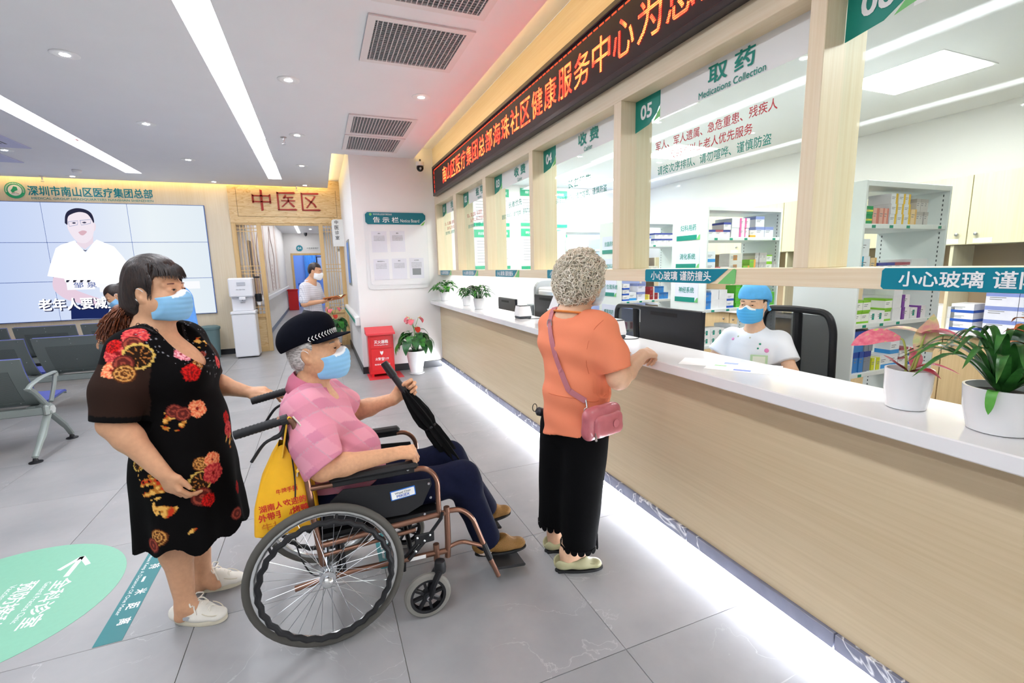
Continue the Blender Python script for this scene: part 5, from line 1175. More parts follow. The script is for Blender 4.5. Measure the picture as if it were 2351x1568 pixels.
for v in (-.12, -.28):
    o2 = c_ + FX * -.14 + FY * v; ic.tube([tuple(o2 + FX * x + FY * y) for x, y in ((0, 0), (.09, 0), (.09, .09), (0, .09), (0, 0))], .002, 4); ic.lathe([(.012, 0), (.0, .0004)], o2 + FX * .045 + FY * .065, 12); ic.prism([(.025, .012), (.065, .012), (.058, .05), (.032, .05)], o2, FX, FY, .0004)
ic.build('pictogram', INKW, fg)
TAPE = M('teal_floor_tape', '#02767c', .35)
def tape(x, y0, y1, label, y_text, w=.1):
    t = empty('distance_tape', (x, (y0 + y1) / 2, 0), label, 'floor tape', 'teal keep-distance floor tapes')
    MB().box((x - w / 2, y0, .0004), (x + w / 2, y1, .0013)).build('strip', TAPE, t); AX, AY = norm((0, -1, 0)), norm((1, 0, 0))
    for k, ch in enumerate('保持一米距离'): text('lettering', ch, (x - .005, y_text - k * .105, .0013), AX, AY, INKW, t, h=.046 if ch != '一' else .008, w=.042, bold=.02, align='l', lift=.0005)
    text('lettering', 'Please Keep A Distance Of One Meter', (x - .04, y_text + .01, .0013), AX, AY, INKW, t, h=.022, w=.5, bold=.0, align='l', lift=.0005)
tape(-.932, 2.225, 3.3, 'teal floor tape asking for one metre distance beside the dark dress', 2.90); tape(.225, 2.26, 3.3, 'teal floor tape glimpsed through the wheelchair wheel', 2.83, .11)
# ------------------------------------------------------------------ body tools
from mathutils.bvhtree import BVHTree
SKIN = M('warm_skin', '#d2a07c', .5, noise=.05, nscale=60, spec=.35, sss=.06); SKINP = M('pale_skin', '#e2b796', .5, noise=.04, nscale=60, spec=.35, sss=.06); SKINO = M('old_skin', '#cf9d78', .5, noise=.08, nscale=70, spec=.35, sss=.06)
EYED = M('dark_eye', '#2a1c16', .15); EYEW = M('eye_white', '#e6dcd6', .25); BROWB = M('dark_brow', '#4a352c', .8); BROWG = M('grey_brow', '#8a8078', .8)
MASKB = M('mask_blue', '#8fc6e8', .75, noise=.04, nscale=30); MASKW = M('mask_white', '#eef2f4', .75)
class Fr:
    """local frame: forward, left, up"""
    def __init__(s, c, fwd, up=(0, 0, 1), sc=1.0):
        s.c = np.array(c, float); s.F = norm(fwd); u = np.array(up, float); u = u - s.F * (u @ s.F); s.U = norm(u); s.L = np.cross(s.U, s.F); s.s = sc; s.R = np.stack([s.F, s.L, s.U])
    def p(s, f, l, u): return s.c + s.s * (s.F * f + s.L * l + s.U * u)
    def loc(s, x, y, z):
        px, py, pz = x - s.c[0], y - s.c[1], z - s.c[2]
        return [(px * a[0] + py * a[1] + pz * a[2]) / s.s for a in (s.F, s.L, s.U)]
def head(F, H, fat=1.0, ears=True):
    S = H.s; E = lambda c, r, k=.02, op='u': F.ell(H.p(*c), np.array(r) * S, H.R, k * S, op)
    E((-.012, 0, .030), (.098, .077, .100)); E((.030, 0, -.035), (.062, .062 * fat, .085), .03); E((.058, 0, -.092), (.034, .040 * fat, .028), .03)
    for s_ in (1, -1):
        E((.062, .036 * s_, -.030), (.030, .030 * fat, .032), .025); E((.020, .056 * s_ * fat, -.058), (.045, .018, .04), .03)
        F.cap(H.p(.084, .012 * s_, .030), H.p(.070, .050 * s_, .028), .011 * S, .009 * S, .015 * S)
        E((.0985, .032 * s_, .008), (.014, .020, .011), .012, 's'); E((.0815, .032 * s_, .0075), (.0135, .0185, .0125), .004)
        if ears:
            E((-.010, .077 * s_, -.006), (.021, .010, .034), .006); E((-.002, .085 * s_, .0), (.010, .007, .018), .005, 's'); E((.001, .077 * s_, -.030), (.011, .008, .012), .006)
    F.cap(H.p(.090, 0, .018), H.p(.106, 0, -.020), .009 * S, .0125 * S, .012 * S); 
    for s_ in (1, -1): E((.098, .011 * s_, -.026), (.010, .009, .008), .008)
    E((.083, 0, -.062), (.012, .024, .012), .012)
def mask_geo(H, fieldhead, h=.0029):
    """pleated surgical mask shaped on the lower face"""
    G = Field(); G.ops = list(fieldhead.ops); S = H.s
    G.ell(H.p(.058, 0, -.055), np.array((.064, .060, .070)) * S, H.R, .03 * S); G.ell(H.p(.085, 0, -.022), np.array((.030, .028, .03)) * S, H.R, .03 * S)
    def shell(x, y, z, F):
        f, l, u = H.loc(x, y, z); pl = np.clip(np.sin((u + .05) * 300), -1, 1) * (np.abs(u + .055) < .032) * np.clip((.06 - np.abs(l)) / .02, 0, 1)
        d = F - .0055 * S - .0010 * pl
        top = -.012 + .020 * np.exp(-(l / .018) ** 2) - .16 * np.maximum(np.abs(l) - .03, 0); bot = -.120 + .30 * np.maximum(np.abs(l) - .032, 0)
        reg = np.maximum(np.maximum((u - top), (bot - u)), np.maximum(np.abs(l) - .078, .020 - f)) * S
        k = .003; hh = np.clip(.5 - .5 * (d - reg) / k, 0, 1); return d + (reg - d) * hh + k * hh * (1 - hh)
    G.fnop(shell, 'x'); e = .12 * S
    return G.surf(H.c - e * 1.35, H.c + e * 1.35, h, 1)
def mask(H, field, parent, mat=None, straps=True):
    S = H.s; V, Fq = mask_geo(H, field); c = H.c
    f, l, u = H.loc(V[:, 0], V[:, 1], V[:, 2]); top = -.012 + .020 * np.exp(-(l / .018) ** 2) - .16 * np.maximum(np.abs(l) - .03, 0)
    a, b = np.array(srgb('#8cc4ea' if mat is None else mat)), np.array(srgb('#f2f5f7')); edge = (((top - u) < .009) & (np.abs(l) < .055))[:, None]
    col = np.where(edge, b, a * (1 + .03 * np.sin(u * 300)[:, None])); pass
    m = raw_mesh('face_mask', V, Fq, _MATS.get('mask_cloth') or vcol_mat('mask_cloth', .8, .08, 400), parent_origin(parent), True, parent, col)
    if straps:
        for s_ in (1, -1):
            t = MB(); e = (-.012, .088 * s_, .02); e2 = (-.018, .088 * s_, -.02)
            t.tube(smooth_path([H.p(.028, .070 * s_, -.024), H.p(.006, .078 * s_, .004), H.p(-.014, .083 * s_, .020), H.p(-.036, .078 * s_, .004), H.p(-.030, .079 * s_, -.024), H.p(-.006, .079 * s_, -.040), H.p(.026, .066 * s_, -.078)], 5), .0014, 6).build('ear_loop', MASKW, m, parent_origin(parent), True)
    return m
def eyes(H, parent, brow=BROWB, slit=.0032, bw=.0035):
    S = H.s
    for s_ in (1, -1):
        R = Fr(H.p(.0935, .031 * s_, .0075), H.F + H.L * .28 * s_, H.U)
        t = MB(); n = 14
        def alm(fo, w, hh): return [R.c + S * (R.F * (fo - .006 * (math.cos(a) ** 2)) + R.L * w * math.cos(a) + R.U * hh * math.sin(a) * (1 if math.sin(a) > 0 else .7)) for a in [2 * PI * k / n for k in range(n)]]
        t.loft([alm(-.004, .0145, slit * 1.15), alm(.0022, .0135, slit), alm(.0035, .007, slit * .5)], 0); t.build('eye', EYEW, parent)
        MB().loft([[R.c + S * (R.F * .0028 + R.U * (slit * .95 * math.sin(a)) + R.L * .0058 * math.cos(a)) for a in [2 * PI * k / 10 for k in range(10)]], [R.c + S * (R.F * .0047 + R.U * (slit * .5 * math.sin(a)) + R.L * .004 * math.cos(a)) for a in [2 * PI * k / 10 for k in range(10)]]]).build('iris', EYED, parent)
        MB().tube([R.c + S * (R.F * (.0042 - .008 * (q / .0145) ** 2) + R.L * q + R.U * (slit * 1.1 - 2.2 * slit * (q / .0145) ** 2 * .5)) for q in np.linspace(-.0145, .0145, 9)], .0011, 5).build('lash_line', EYED, parent)
        MB().tube([H.p(.0905 - 9.0 * (q - .01) ** 2, (.012 + q) * s_, .031 + .20 * q - 4.2 * q * q) for q in np.linspace(0, .036, 8)], [bw * (1 - .5 * k / 7) for k in range(8)], 6, sq=1.0).build('eyebrow', brow, parent)
def hand(F, wrist, d, palm, thumb, curl=(.35, .45, .3), s=1.0, tdir=None, per=None, spread=.04):
    """adds a hand; d: wrist to knuckles, palm: way the palm faces, thumb: side of the thumb"""
    d = norm(d); p = np.array(palm, float); p = norm(p - d * (p @ d)); t = np.cross(d, p); t = t if t @ np.array(thumb) > 0 else -t; w = np.array(wrist, float); tips = []
    L = ((.043, .027, .021), (.047, .030, .022), (.043, .028, .021), (.034, .021, .018)); kn = (.086, .089, .084, .075)
    F.cap(w - d * .01 * s, w + d * .05 * s, .024 * s, .027 * s, .015 * s, (p, .62)); F.cap(w + d * .045 * s + t * .012 * s, w + d * .07 * s - t * .012 * s, .022 * s, .020 * s, .015 * s, (p, .6))
    for i in range(4):
        K = w + s * (d * kn[i] + t * (.030 - .0195 * i)); F.cap(w + s * (d * .02 + t * (.014 - .009 * i)), K, .0125 * s, .0108 * s, .012 * s)
        c = per[i] if per else curl; ang = 0.0; q = K; r = (.0100, .0090, .0080, .0068) if i < 3 else (.0088, .0080, .0072, .0062)
        for j in range(3):
            ang += c[j]; dd = norm(d * math.cos(ang) + p * math.sin(ang) + t * spread * (1.5 - i)); q2 = q + dd * L[i][j] * s; F.cap(q, q2, r[j] * s, r[j + 1] * s, .004 * s); q = q2
        tips.append(q)
    td = norm(tdir) if tdir is not None else norm(d * .75 + t * .5 + p * .4)
    a = w + s * (d * .018 + t * .018 + p * .004); b = w + s * (d * .042 + t * .036 + p * .012); F.cap(a, b, .0165 * s, .0135 * s, .014 * s); c2 = b + td * .033 * s; td2 = norm(td + d * .25); e = c2 + td2 * .026 * s
    F.cap(b, c2, .0125 * s, .0108 * s, .006 * s); F.cap(c2, e, .0105 * s, .0082 * s, .004 * s); tips.append(e); return tips
def body_mesh(name, F, boxes, mat, parent, smooth=0, colors=None):
    """first box coarse, the others finer inside it: one surface sampled at two densities"""
    lo, hi, h = boxes[0]; V, Q = F.surf(lo, hi, h, smooth); parts = []
    if len(boxes) > 1:
        cen = V[Q].mean(1); keep = np.ones(len(Q), bool)
        for l2, h2, hh in boxes[1:]:
            keep &= ~((cen > np.array(l2) + h * .9) & (cen < np.array(h2) - h * .9)).all(1)
        Q = Q[keep]
    parts.append((V, Q))
    for l2, h2, hh in boxes[1:]: parts.append(F.surf(l2, h2, hh, 0))
    V, Q = join_geo(parts); used = np.unique(Q); mp = np.full(len(V), -1); mp[used] = np.arange(len(used)); V = V[used]; Q = mp[Q]
    return raw_mesh(name, V, Q, mat, parent_origin(parent), True, parent, colors(V) if colors else None), V, Q
def bvh_of(V, Q): return BVHTree.FromPolygons([tuple(map(float, v)) for v in V], [tuple(map(int, q)) for q in Q])
def sight(b, px, py, off=0.0):
    """where a surface lies on the line of sight through a photo pixel"""
    d = _M @ np.array((px - 1175.5, -(py - 784.0), -FPX)); d = norm(d); hit = b.ray_cast(Vector((0, 0, 1.5)), Vector(d))
    if hit[0] is None: return None
    n = np.array(hit[1]); n = n if n @ d < 0 else -n; return np.array(hit[0]) + n * off, n
def strands(name, paths, r, mat, parent, n=4):
    m = MB()
    for p in paths: m.tube(p, [r * (1 - .75 * i / (len(p) - 1)) for i in range(len(p))], n, cap=False)
    o = m.build(name, mat, parent, smooth=True); o['kind'] = 'stuff'; return o
def hair_mat(name, c1, c2, rough=.45, ns=(30, 30, 4)):
    t = NT(name); tc = t.n('ShaderNodeTexCoord'); mp = t.n('ShaderNodeMapping'); mp.inputs['Scale'].default_value = ns; t.l(tc.outputs['Object'], mp.inputs[0]); nz = t.n('ShaderNodeTexNoise', i_Scale=6.0, i_Detail=5.0, i_Distortion=.6); t.l(mp.outputs[0], nz.inputs['Vector'])
    t.l(t.ramp(nz.outputs[0], [(.35, srgb(c1)), (.65, srgb(c2))]), t.b.inputs['Base Color']); t.b.inputs['Roughness'].default_value = rough; t.bump(nz.outputs[0], .5, .004); _MATS[name] = t.mat; return t.mat
# ================================================================== the woman in the flowered dress
wo = empty('person', (-.61, 2.31, 0), 'standing person in a black flowered dress with a brown ponytail behind the wheelchair', 'person')
HW = Fr((-.612, 2.31, 1.43), (.915, -.40, .02), (-.03, 0, 1), .97)
B = Field(); head(B, HW, 1.08)
B.cap(HW.p(-.022, 0, -.05), (-.655, 2.325, 1.26), .058, .064, .03); B.cap((-.64, 2.30, 1.25), (-.60, 2.29, 1.10), .075, .12, .05)
RS, RE, RW = np.array((-.70, 2.145, 1.195)), np.array((-.745, 2.10, .96)), np.array((-.615, 2.075, .752))
LS, LE, LW = np.array((-.575, 2.47, 1.20)), np.array((-.525, 2.56, .985)), np.array((-.372, 2.515, .935))
for a, b, c in ((RS, RE, RW), (LS, LE, LW)):
    B.cap(a + (0.03, .03 if a is RS else -.03, -.02), a + (0, 0, -.02), .04, .045, .03); B.cap(a + (0, 0, -.02), b, .048, .050, .03); m_ = b + (c - b) * .28; B.cap(b, m_, .049, .047, .025); B.cap(m_, c, .047, .029, .025, None)
hand(B, RW, (.28, .05, -.85), (.55, .75, .1), (.85, -.25, .3), (.45, .55, .35), 1.0, (.55, .1, -.75)); hand(B, LW, (.93, -.22, -.05), (.1, .2, -.95), (.2, -.95, .1), (.12, .18, .12), 1.0, (.9, -.35, .1), per=((.02, .05, .05), (.2, .3, .2), (.45, .5, .3), (.6, .6, .4)))
for (k_, a_, y_) in (((-.635, 2.23, .46), (-.648, 2.225, .095), 0), ((-.60, 2.405, .46), (-.625, 2.425, .085), 0)):
    k_, a_ = np.array(k_), np.array(a_); cf = k_ + (a_ - k_) * .32 + (-.012, 0, 0); B.cap(k_ + (0, 0, .3), k_, .075, .062, .03); B.cap(k_, cf, .058, .061, .03); B.cap(cf, a_, .058, .036, .03); B.cap(a_, a_ + (.05, -.01, -.05), .034, .03, .02); B.cap(a_, a_ + (-.02, 0, -.05), .034, .03, .02)
B.cap((-.60, 2.30, 1.1), (-.60, 2.30, .75), .12, .13, .05)
for k_ in ((-.635, 2.23, .76), (-.60, 2.405, .76)): B.cap((-.60, 2.30, .8), k_, .11, .08, .04)
HB = (HW.c - .16, HW.c + .16, .004)
wb, WV, WQ = body_mesh('body', B, [((-.86, 1.98, .02), (-.18, 2.68, 1.60), .0085), HB, (RW + (-.05, -.06, -.21), RW + (.14, .1, .035), .003), (LW + (-.03, -.1, -.09), LW + (.22, .09, .09), .003)], SKIN, wo)
mask(HW, B, wo); eyes(HW, wo, M('plum_brow', '#6e4440', .8), .0036)
# dress
D = Field()
D.cap((-.635, 2.27, 1.19), (-.625, 2.35, 1.19), .12, .12, .05); D.ell((-.60, 2.30, 1.12), (.155, .19, .16), None, .05); D.cap((-.655, 2.20, 1.215), (-.615, 2.43, 1.225), .075, .07, .05)
for s_ in (-1, 1): D.ell((-.525 - .02 * (s_ < 0), 2.29 + .075 * s_, 1.09), (.085, .085, .085), None, .05)
D.cap((-.60, 2.30, 1.05), (-.585, 2.30, .86), .165, .175, .05, ((1, 0, 0), .88)); D.cap((-.585, 2.30, .88), (-.60, 2.30, .68), .178, .205, .05, ((1, 0, 0), .92))
D.cap((-.60, 2.30, .68), (-.60, 2.305, .28), .205, .232, .03, ((1, 0, 0), .93))
for a, b, e in ((RS, RE, .235), (LS, LE, .2)):
    q = a + norm(b - a) * e; D.cap(a + (.01, .03 if a is RS else -.03, .012), a + (q - a) * .5, .078, .084, .05); D.cap(a + (q - a) * .5, q + (q - a) * .15, .082, .072, .03)
D.fnop(lambda x, y, z, F: .013 * np.sin(np.arctan2(y - 2.30, x + .60) * 9 + 2.2 * np.sin(z * 3)) * np.clip((.78 - z) / .4, 0, 1) + .003 * gnoise(x, y, z, 26, 4), 'd')
# neckline, sleeve ends, hem
D.ell((-.50, 2.255, 1.275), (.165, .105, .155), Fr((0, 0, 0), (.8, -.3, -.5)).R, .01, 's'); D.cap((-.66, 2.32, 1.2), (-.665, 2.33, 1.5), .072, .085, .012, None, 's')
def hem(x, y, z, F):
    th = np.arctan2(y - 2.30, x + .60); hz = .400 - .02 * np.sin(th * 9 + 1) - .012 * np.sin(th * 4) ; return np.maximum(F, hz - z)
D.fnop(hem, 'x')
for a, b, e in ((RS, RE, .235), (LS, LE, .2)):
    dd = norm(b - a); q = a + dd * e
    D.fnop((lambda q, dd, a: lambda x, y, z, F: np.where(((x - q[0]) ** 2 + (y - q[1]) ** 2 + (z - q[2]) ** 2 < .0135) & (((y - a[1]) * (1 if a[1] > 2.3 else -1)) > -.055), np.maximum(F, (x - q[0]) * dd[0] + (y - q[1]) * dd[1] + (z - q[2]) * dd[2]), F))(q, dd, a), 'x')
V, Q = D.surf((-.88, 1.98, .33), (-.30, 2.66, 1.36), .0048, 1)
bvh = bvh_of(V, Q); N = vert_normals(V, Q)
col = np.tile(np.array(srgb('#070607')), (len(V), 1))
# sheer sleeves
for a, b in ((RS, RE), (LS, LE)):
    dd = norm(b - a); tt = ((V - a) @ dd); rr = np.linalg.norm(V - a - tt[:, None] * dd, axis=1); sl = (tt > .03) & (rr < .1) & (np.abs(V[:, 1] - 2.3) > .13) & (tt < .213); col[sl] = srgb('#2e1f19')
    col[(tt >= .213) & (rr < .1) & (np.abs(V[:, 1] - 2.3) > .13)] = srgb('#0b0a0b')
def paint(px, py, rad, kind, seed=0):
    h_ = sight(bvh, px, py)
    if h_ is None: return
    c, n = h_; u, w, _ = frame_for(n); d = V - c; near = (np.linalg.norm(d, axis=1) < rad * 1.3) & (N @ n > .1)
    a, b = d @ u, d @ w; r = np.hypot(a, b) / rad; th = np.arctan2(b, a) + seed
    if kind in ('rose', 'red', 'coral', 'pink'):
        c1, c2 = {'rose': ('#b8303a', '#e05a52'), 'red': ('#d8201c', '#8c1414'), 'coral': ('#e8704a', '#f4a878'), 'pink': ('#d06a78', '#f0b4bc')}[kind]
        pet = .82 + .13 * np.abs(np.cos(th * 2.5)) ** .6 + .03 * np.sin(th * 17); m = near & (r < pet); f = (np.sin(r * 11 + 1.8 * np.sin(th * 5 + seed) + 1.2 * np.sin(th * 13)) > .05); col[m & f] = srgb(c1); col[m & ~f] = srgb(c2); col[near & (r < .16)] = srgb('#7c1a1a')
    elif kind == 'wheel':
        m = near & (r < .95 + .05 * np.cos(th * 14)); col[m] = srgb('#2a1c12'); col[m & (r > .8)] = srgb('#d8b45c'); col[m & (np.abs(np.sin(th * 4.5)) < .28) & (r < .72) & (r > .15)] = srgb('#c07a3c')
    elif kind == 'wheel2':
        m = near & (r < 1); col[m] = srgb('#5a3018'); col[m & (np.sin(r * 18) > .3)] = srgb('#c88c48'); col[m & (np.abs(np.sin(th * 4)) < .25) & (r < .8)] = srgb('#d8a45c')
    elif kind == 'brown':
        m = near & (r < .9); col[m] = srgb('#5c2420'); col[m & (np.sin(r * 12) > .5)] = srgb('#9c4434')
    elif kind == 'gold':
        ww = vnoise(V, 95, int(seed * 10) % 97); w2 = vnoise(V, 210, 3 + int(seed * 10) % 89); m = near & (r < .95) & (ww + .6 * w2 > .05); col[m] = srgb('#b8762e'); col[m & (w2 > .22)] = srgb('#e8b45c'); col[m & (w2 < -.15)] = srgb('#c83a20')
for a in ((270, 812, .05, 'rose'), (272, 842, .042, 'rose'), (255, 850, .035, 'coral'), (310, 768, .045, 'rose'), (305, 790, .035, 'brown'), (318, 818, .052, 'wheel'), (283, 835, .035, 'brown'), (286, 858, .035, 'wheel2'), (416, 813, .026, 'pink'), (428, 820, .018, 'pink'), (460, 788, .028, 'gold'), (454, 838, .024, 'wheel2'), (441, 855, .038, 'red'), (463, 815, .02, 'brown'), (453, 938, .038, 'coral'), (398, 966, .045, 'gold'), (400, 944, .03, 'brown'), (420, 950, .03, 'brown'), (520, 958, .03, 'red'), (525, 985, .04, 'rose'), (528, 930, .035, 'wheel'), (527, 1010, .035, 'gold'), (462, 1105, .045, 'wheel'), (460, 1065, .028, 'wheel2'), (488, 1055, .035, 'coral'), (490, 1085, .045, 'rose'), (464, 1140, .042, 'brown'), (480, 1147, .03, 'red'), (545, 1118, .03, 'red'), (318, 1065, .03, 'wheel'), (340, 1085, .05, 'gold'), (345, 1125, .05, 'gold'), (330, 1050, .035, 'brown'), (378, 1165, .045, 'gold'), (362, 1235, .035, 'wheel2'), (352, 1252, .035, 'brown'), (448, 1225, .025, 'gold'), (545, 1178, .03, 'brown'), (258, 795, .03, 'red'), (500, 830, .03, 'rose')): paint(*a, seed=a[0] * .37)
sp = rng.rand(len(V)) # bead sparkle along the neckline
dn = np.abs(((V - np.array((-.50, 2.255, 1.275))) / np.array((.165, .105, .155)))); band = (V[:, 2] > 1.06) & (np.linalg.norm((V - np.array((-.50, 2.255, 1.275))) / np.array((.22, .17, .22)), axis=1) < 1.0); col[band & (sp > .982)] = srgb('#9a9aa0')
DRESSM = vcol_mat('flowered_chiffon', .9, .1, 500); DRESSM.node_tree.nodes['Principled BSDF'].inputs['Specular IOR Level'].default_value = .12
dress = raw_mesh('dress', V, Q, DRESSM, parent_origin(wo), True, wo, col); dress['label'] = 'black dress printed with red and gold flowers'
# lace edge of the neckline
lace = M('black_lace', '#120f11', .8)
lp = [sight(bvh, px, py, .001) for px, py in ((318, 752), (338, 755), (358, 765), (378, 776), (398, 788), (415, 797), (428, 806), (434, 806), (430, 790), (424, 770), (418, 745))]
lp = [p[0] for p in lp if p is not None]
if len(lp) > 3:
    m = MB().tube(smooth_path(lp, 6), .004, 6)
    for i in range(len(lp) - 1):
        for k in range(2):
            q = lp[i] * (1 - k * .5) + lp[i + 1] * k * .5 + np.array((0, 0, .004)); m.tube([q + .012 * np.array((math.cos(a) * .7, math.cos(a) * -.3, math.sin(a))) for a in np.linspace(0, PI, 6)], .0014, 4)
    m.build('lace_trim', lace, wo, smooth=True)
# hair
HB_ = hair_mat('black_hair', '#171213', '#33241e', .38); HBR = hair_mat('brown_curls', '#4a2416', '#8a4a26', .5)
Hh = Field(); S = HW.s
Hh.ell(HW.p(-.018, 0, .042), np.array((.110, .090, .108)) * S, HW.R, .01); Hh.ell(HW.p(-.06, 0, -.03), np.array((.070, .078, .085)) * S, HW.R, .04); Hh.ell(HW.p(-.005, 0, .10), np.array((.085, .07, .055)) * S, HW.R, .03); Hh.cap(HW.p(-.10, 0, -.02), HW.p(-.125, -.005, -.07), .045, .034, .04)
def face_open(x, y, z, F):
    f, l, u = HW.loc(x, y, z); return np.maximum(F, np.minimum(np.minimum(f - (.024 + .5 * np.maximum(u - .02, 0)), .066 - u), .05 + u * 0) * S)
Hh.fnop(face_open, 'x'); Hh.fnop(lambda x, y, z, F: .0009 * np.sin(HW.loc(x, y, z)[1] * 420 + 5 * gnoise(x, y, z, 18, 2)), 'd')
Hh.ell(HW.p(-.006, .088, -.012), np.array((.026, .03, .036)) * S, HW.R, .006, 's'); Hh.ell(HW.p(-.006, -.088, -.012), np.array((.026, .03, .036)) * S, HW.R, .006, 's')
V, Q = Hh.surf(HW.c + np.array((-.2, -.16, -.16)), HW.c + np.array((.16, .16, .2)), .004, 0); hairo = raw_mesh('hair', V, Q, HB_, parent_origin(wo), True, wo)
paths = []
r_ = np.random.RandomState(3)
for i in range(150):
    l = r_.uniform(-.068, .068); st = HW.p(.045 - 3.0 * l * l + r_.uniform(-.012, .0), l * .8, .142 - 3.2 * l * l + r_.uniform(-.008, .004)); mid = HW.p(.090 - 5.2 * l * l, l * 1.05, .098 + r_.uniform(-.004, .004)); en = HW.p(.104 - 6.5 * l * l + r_.uniform(-.002, .003), l * 1.15 + r_.uniform(-.006, .006), .054 + .1 * abs(l) + r_.uniform(-.010, .012)); paths.append(smooth_path([st, mid, en], 5))
for i in range(46):
    s_ = 1 if i % 2 else -1; st = HW.p(.02 + r_.uniform(-.03, .03), .066 * s_, .105 + r_.uniform(-.02, .02)); paths.append(smooth_path([st, HW.p(.040 + r_.uniform(-.015, .01), .083 * s_, .05), HW.p(.030 + r_.uniform(-.012, .012), .083 * s_, -.005 + r_.uniform(-.03, .02))], 5))
strands('fringe', paths, .0024, HB_, wo)
Pn = Field(); pt = [HW.p(-.118, -.005, -.055), HW.p(-.16, -.01, -.09), HW.p(-.185, -.015, -.15), HW.p(-.182, -.02, -.215), HW.p(-.165, -.025, -.26)]
Pn.chain(pt, [.030, .036, .038, .028, .010], .03); Pn.fnop(lambda x, y, z, F: .007 * gnoise(x, y, z, 110, 9), 'd'); V, Q = Pn.surf(np.min(pt, 0) - .08, np.max(pt, 0) + .08, .005); raw_mesh('ponytail', V, Q, HBR, parent_origin(wo), True, wo)
paths = []
for i in range(300):
    a = r_.uniform(0, 6.28); rr = r_.uniform(.55, 1.1); ph = r_.uniform(0, 6.28); p = []
    for k in range(15):
        t = k / 14; j = t * 3.99; i0 = int(j); c = pt[i0] * (1 - (j - i0)) + pt[min(i0 + 1, 4)] * (j - i0); R_ = (.03 + .03 * math.sin(PI * min(1, t * 1.1))) * rr; w_ = .011 * math.sin(t * 22 + ph); p.append(c + np.array((math.cos(a) * (R_ + w_), math.sin(a) * (R_ + w_), .008 * math.cos(t * 26 + ph) - .01 * t * rr)))
    paths.append(p)
strands('curls', paths, .0024, HBR, wo)
MB().lathe([(.03, -.012), (.038, -.006), (.038, .006), (.03, .012)], HW.p(-.122, -.005, -.06), 16, axis=HW.p(-.16, -.01, -.09) - HW.p(-.1, 0, -.03)).build('hair_tie', BLACK, wo, smooth=True)
# ------------------------------------------------------------------ shoes
def shoe(name, parent, heel, toe, zs, w, h_ank, upper, sole, style, label=None):
    heel = np.array((heel[0], heel[1], 0.)); toe = np.array((toe[0], toe[1], 0.)); d = norm(toe - heel); L = np.linalg.norm(toe - heel); l = np.cross((0, 0, 1), d); z0 = zs if not hasattr(zs, '__len__') else zs[0]; z1 = z0 if not hasattr(zs, '__len__') else zs[1]
    Z = lambda t: z0 + (z1 - z0) * t; P = lambda t, s_, z: heel + d * L * t + l * s_ + np.array((0, 0, Z(t) + z))
    G = Field(); st = .024 if style == 'sneaker' else .010
    G.cap(P(.14, 0, .045), P(.55, 0, .045), w * .82, w * .9, .03, ((0, 0, 1), .75)); G.cap(P(.5, 0, .035), P(.80, -.0, .028), w * .93, w * .85, .03, ((0, 0, 1), .55)); G.cap(P(.12, 0, .06), P(.2, 0, h_ank), w * .72, w * .66, .03); G.cap(P(.2, 0, h_ank - .01), P(.5, 0, .06), w * .6, w * .62, .03)
    if style == 'loafer': G.ell(P(.28, 0, h_ank + .012), (.085, w * .66, .045), np.stack([d, l, (0, 0, 1)]), .012, 's')
    else: G.ell(P(.13, 0, h_ank + .035), (.06, w * .6, .045), np.stack([d, l, (0, 0, 1)]), .01, 's')
    up = norm(np.cross(d * L + np.array((0, 0, z1 - z0)), -l)); up = up if up[2] > 0 else -up
    G.cut(P(.5, 0, st * .6), -up, .002); c = P(.5, 0, .05); V, Q = G.surf(c - .2, c + .2, .0042, 1)
    o = raw_mesh(name, V, Q, upper, parent_origin(parent), True, parent); 
    if label: o['label'] = label
    m = MB(); n = 30; rings = []
    def outline(sc, z):
        r = []
        for k in range(n):
            a = 2 * PI * k / n; x = math.cos(a); y = math.sin(a); tt = .49 + .475 * x * sc; wd = w * (.87 + .10 * math.sin(PI * (tt - .35)) - .14 * (1 - tt) ** 1.5) * sc; r.append(P(tt, wd * abs(y) ** .8 * (1 if y > 0 else -1), z))
        return r
    so = MB().loft([outline(.96, 0), outline(1.0, .003), outline(1.0, st), outline(.95, st + .003)]).build('sole', sole, o, parent_origin(parent), True)
    return o, P
SNW = M('cream_leather', '#e9e5da', .5, noise=.03, nscale=30); SNS = M('cream_rubber', '#ddd5bf', .6, noise=.05, nscale=30); LACE = M('white_lace', '#eee9dc', .8)
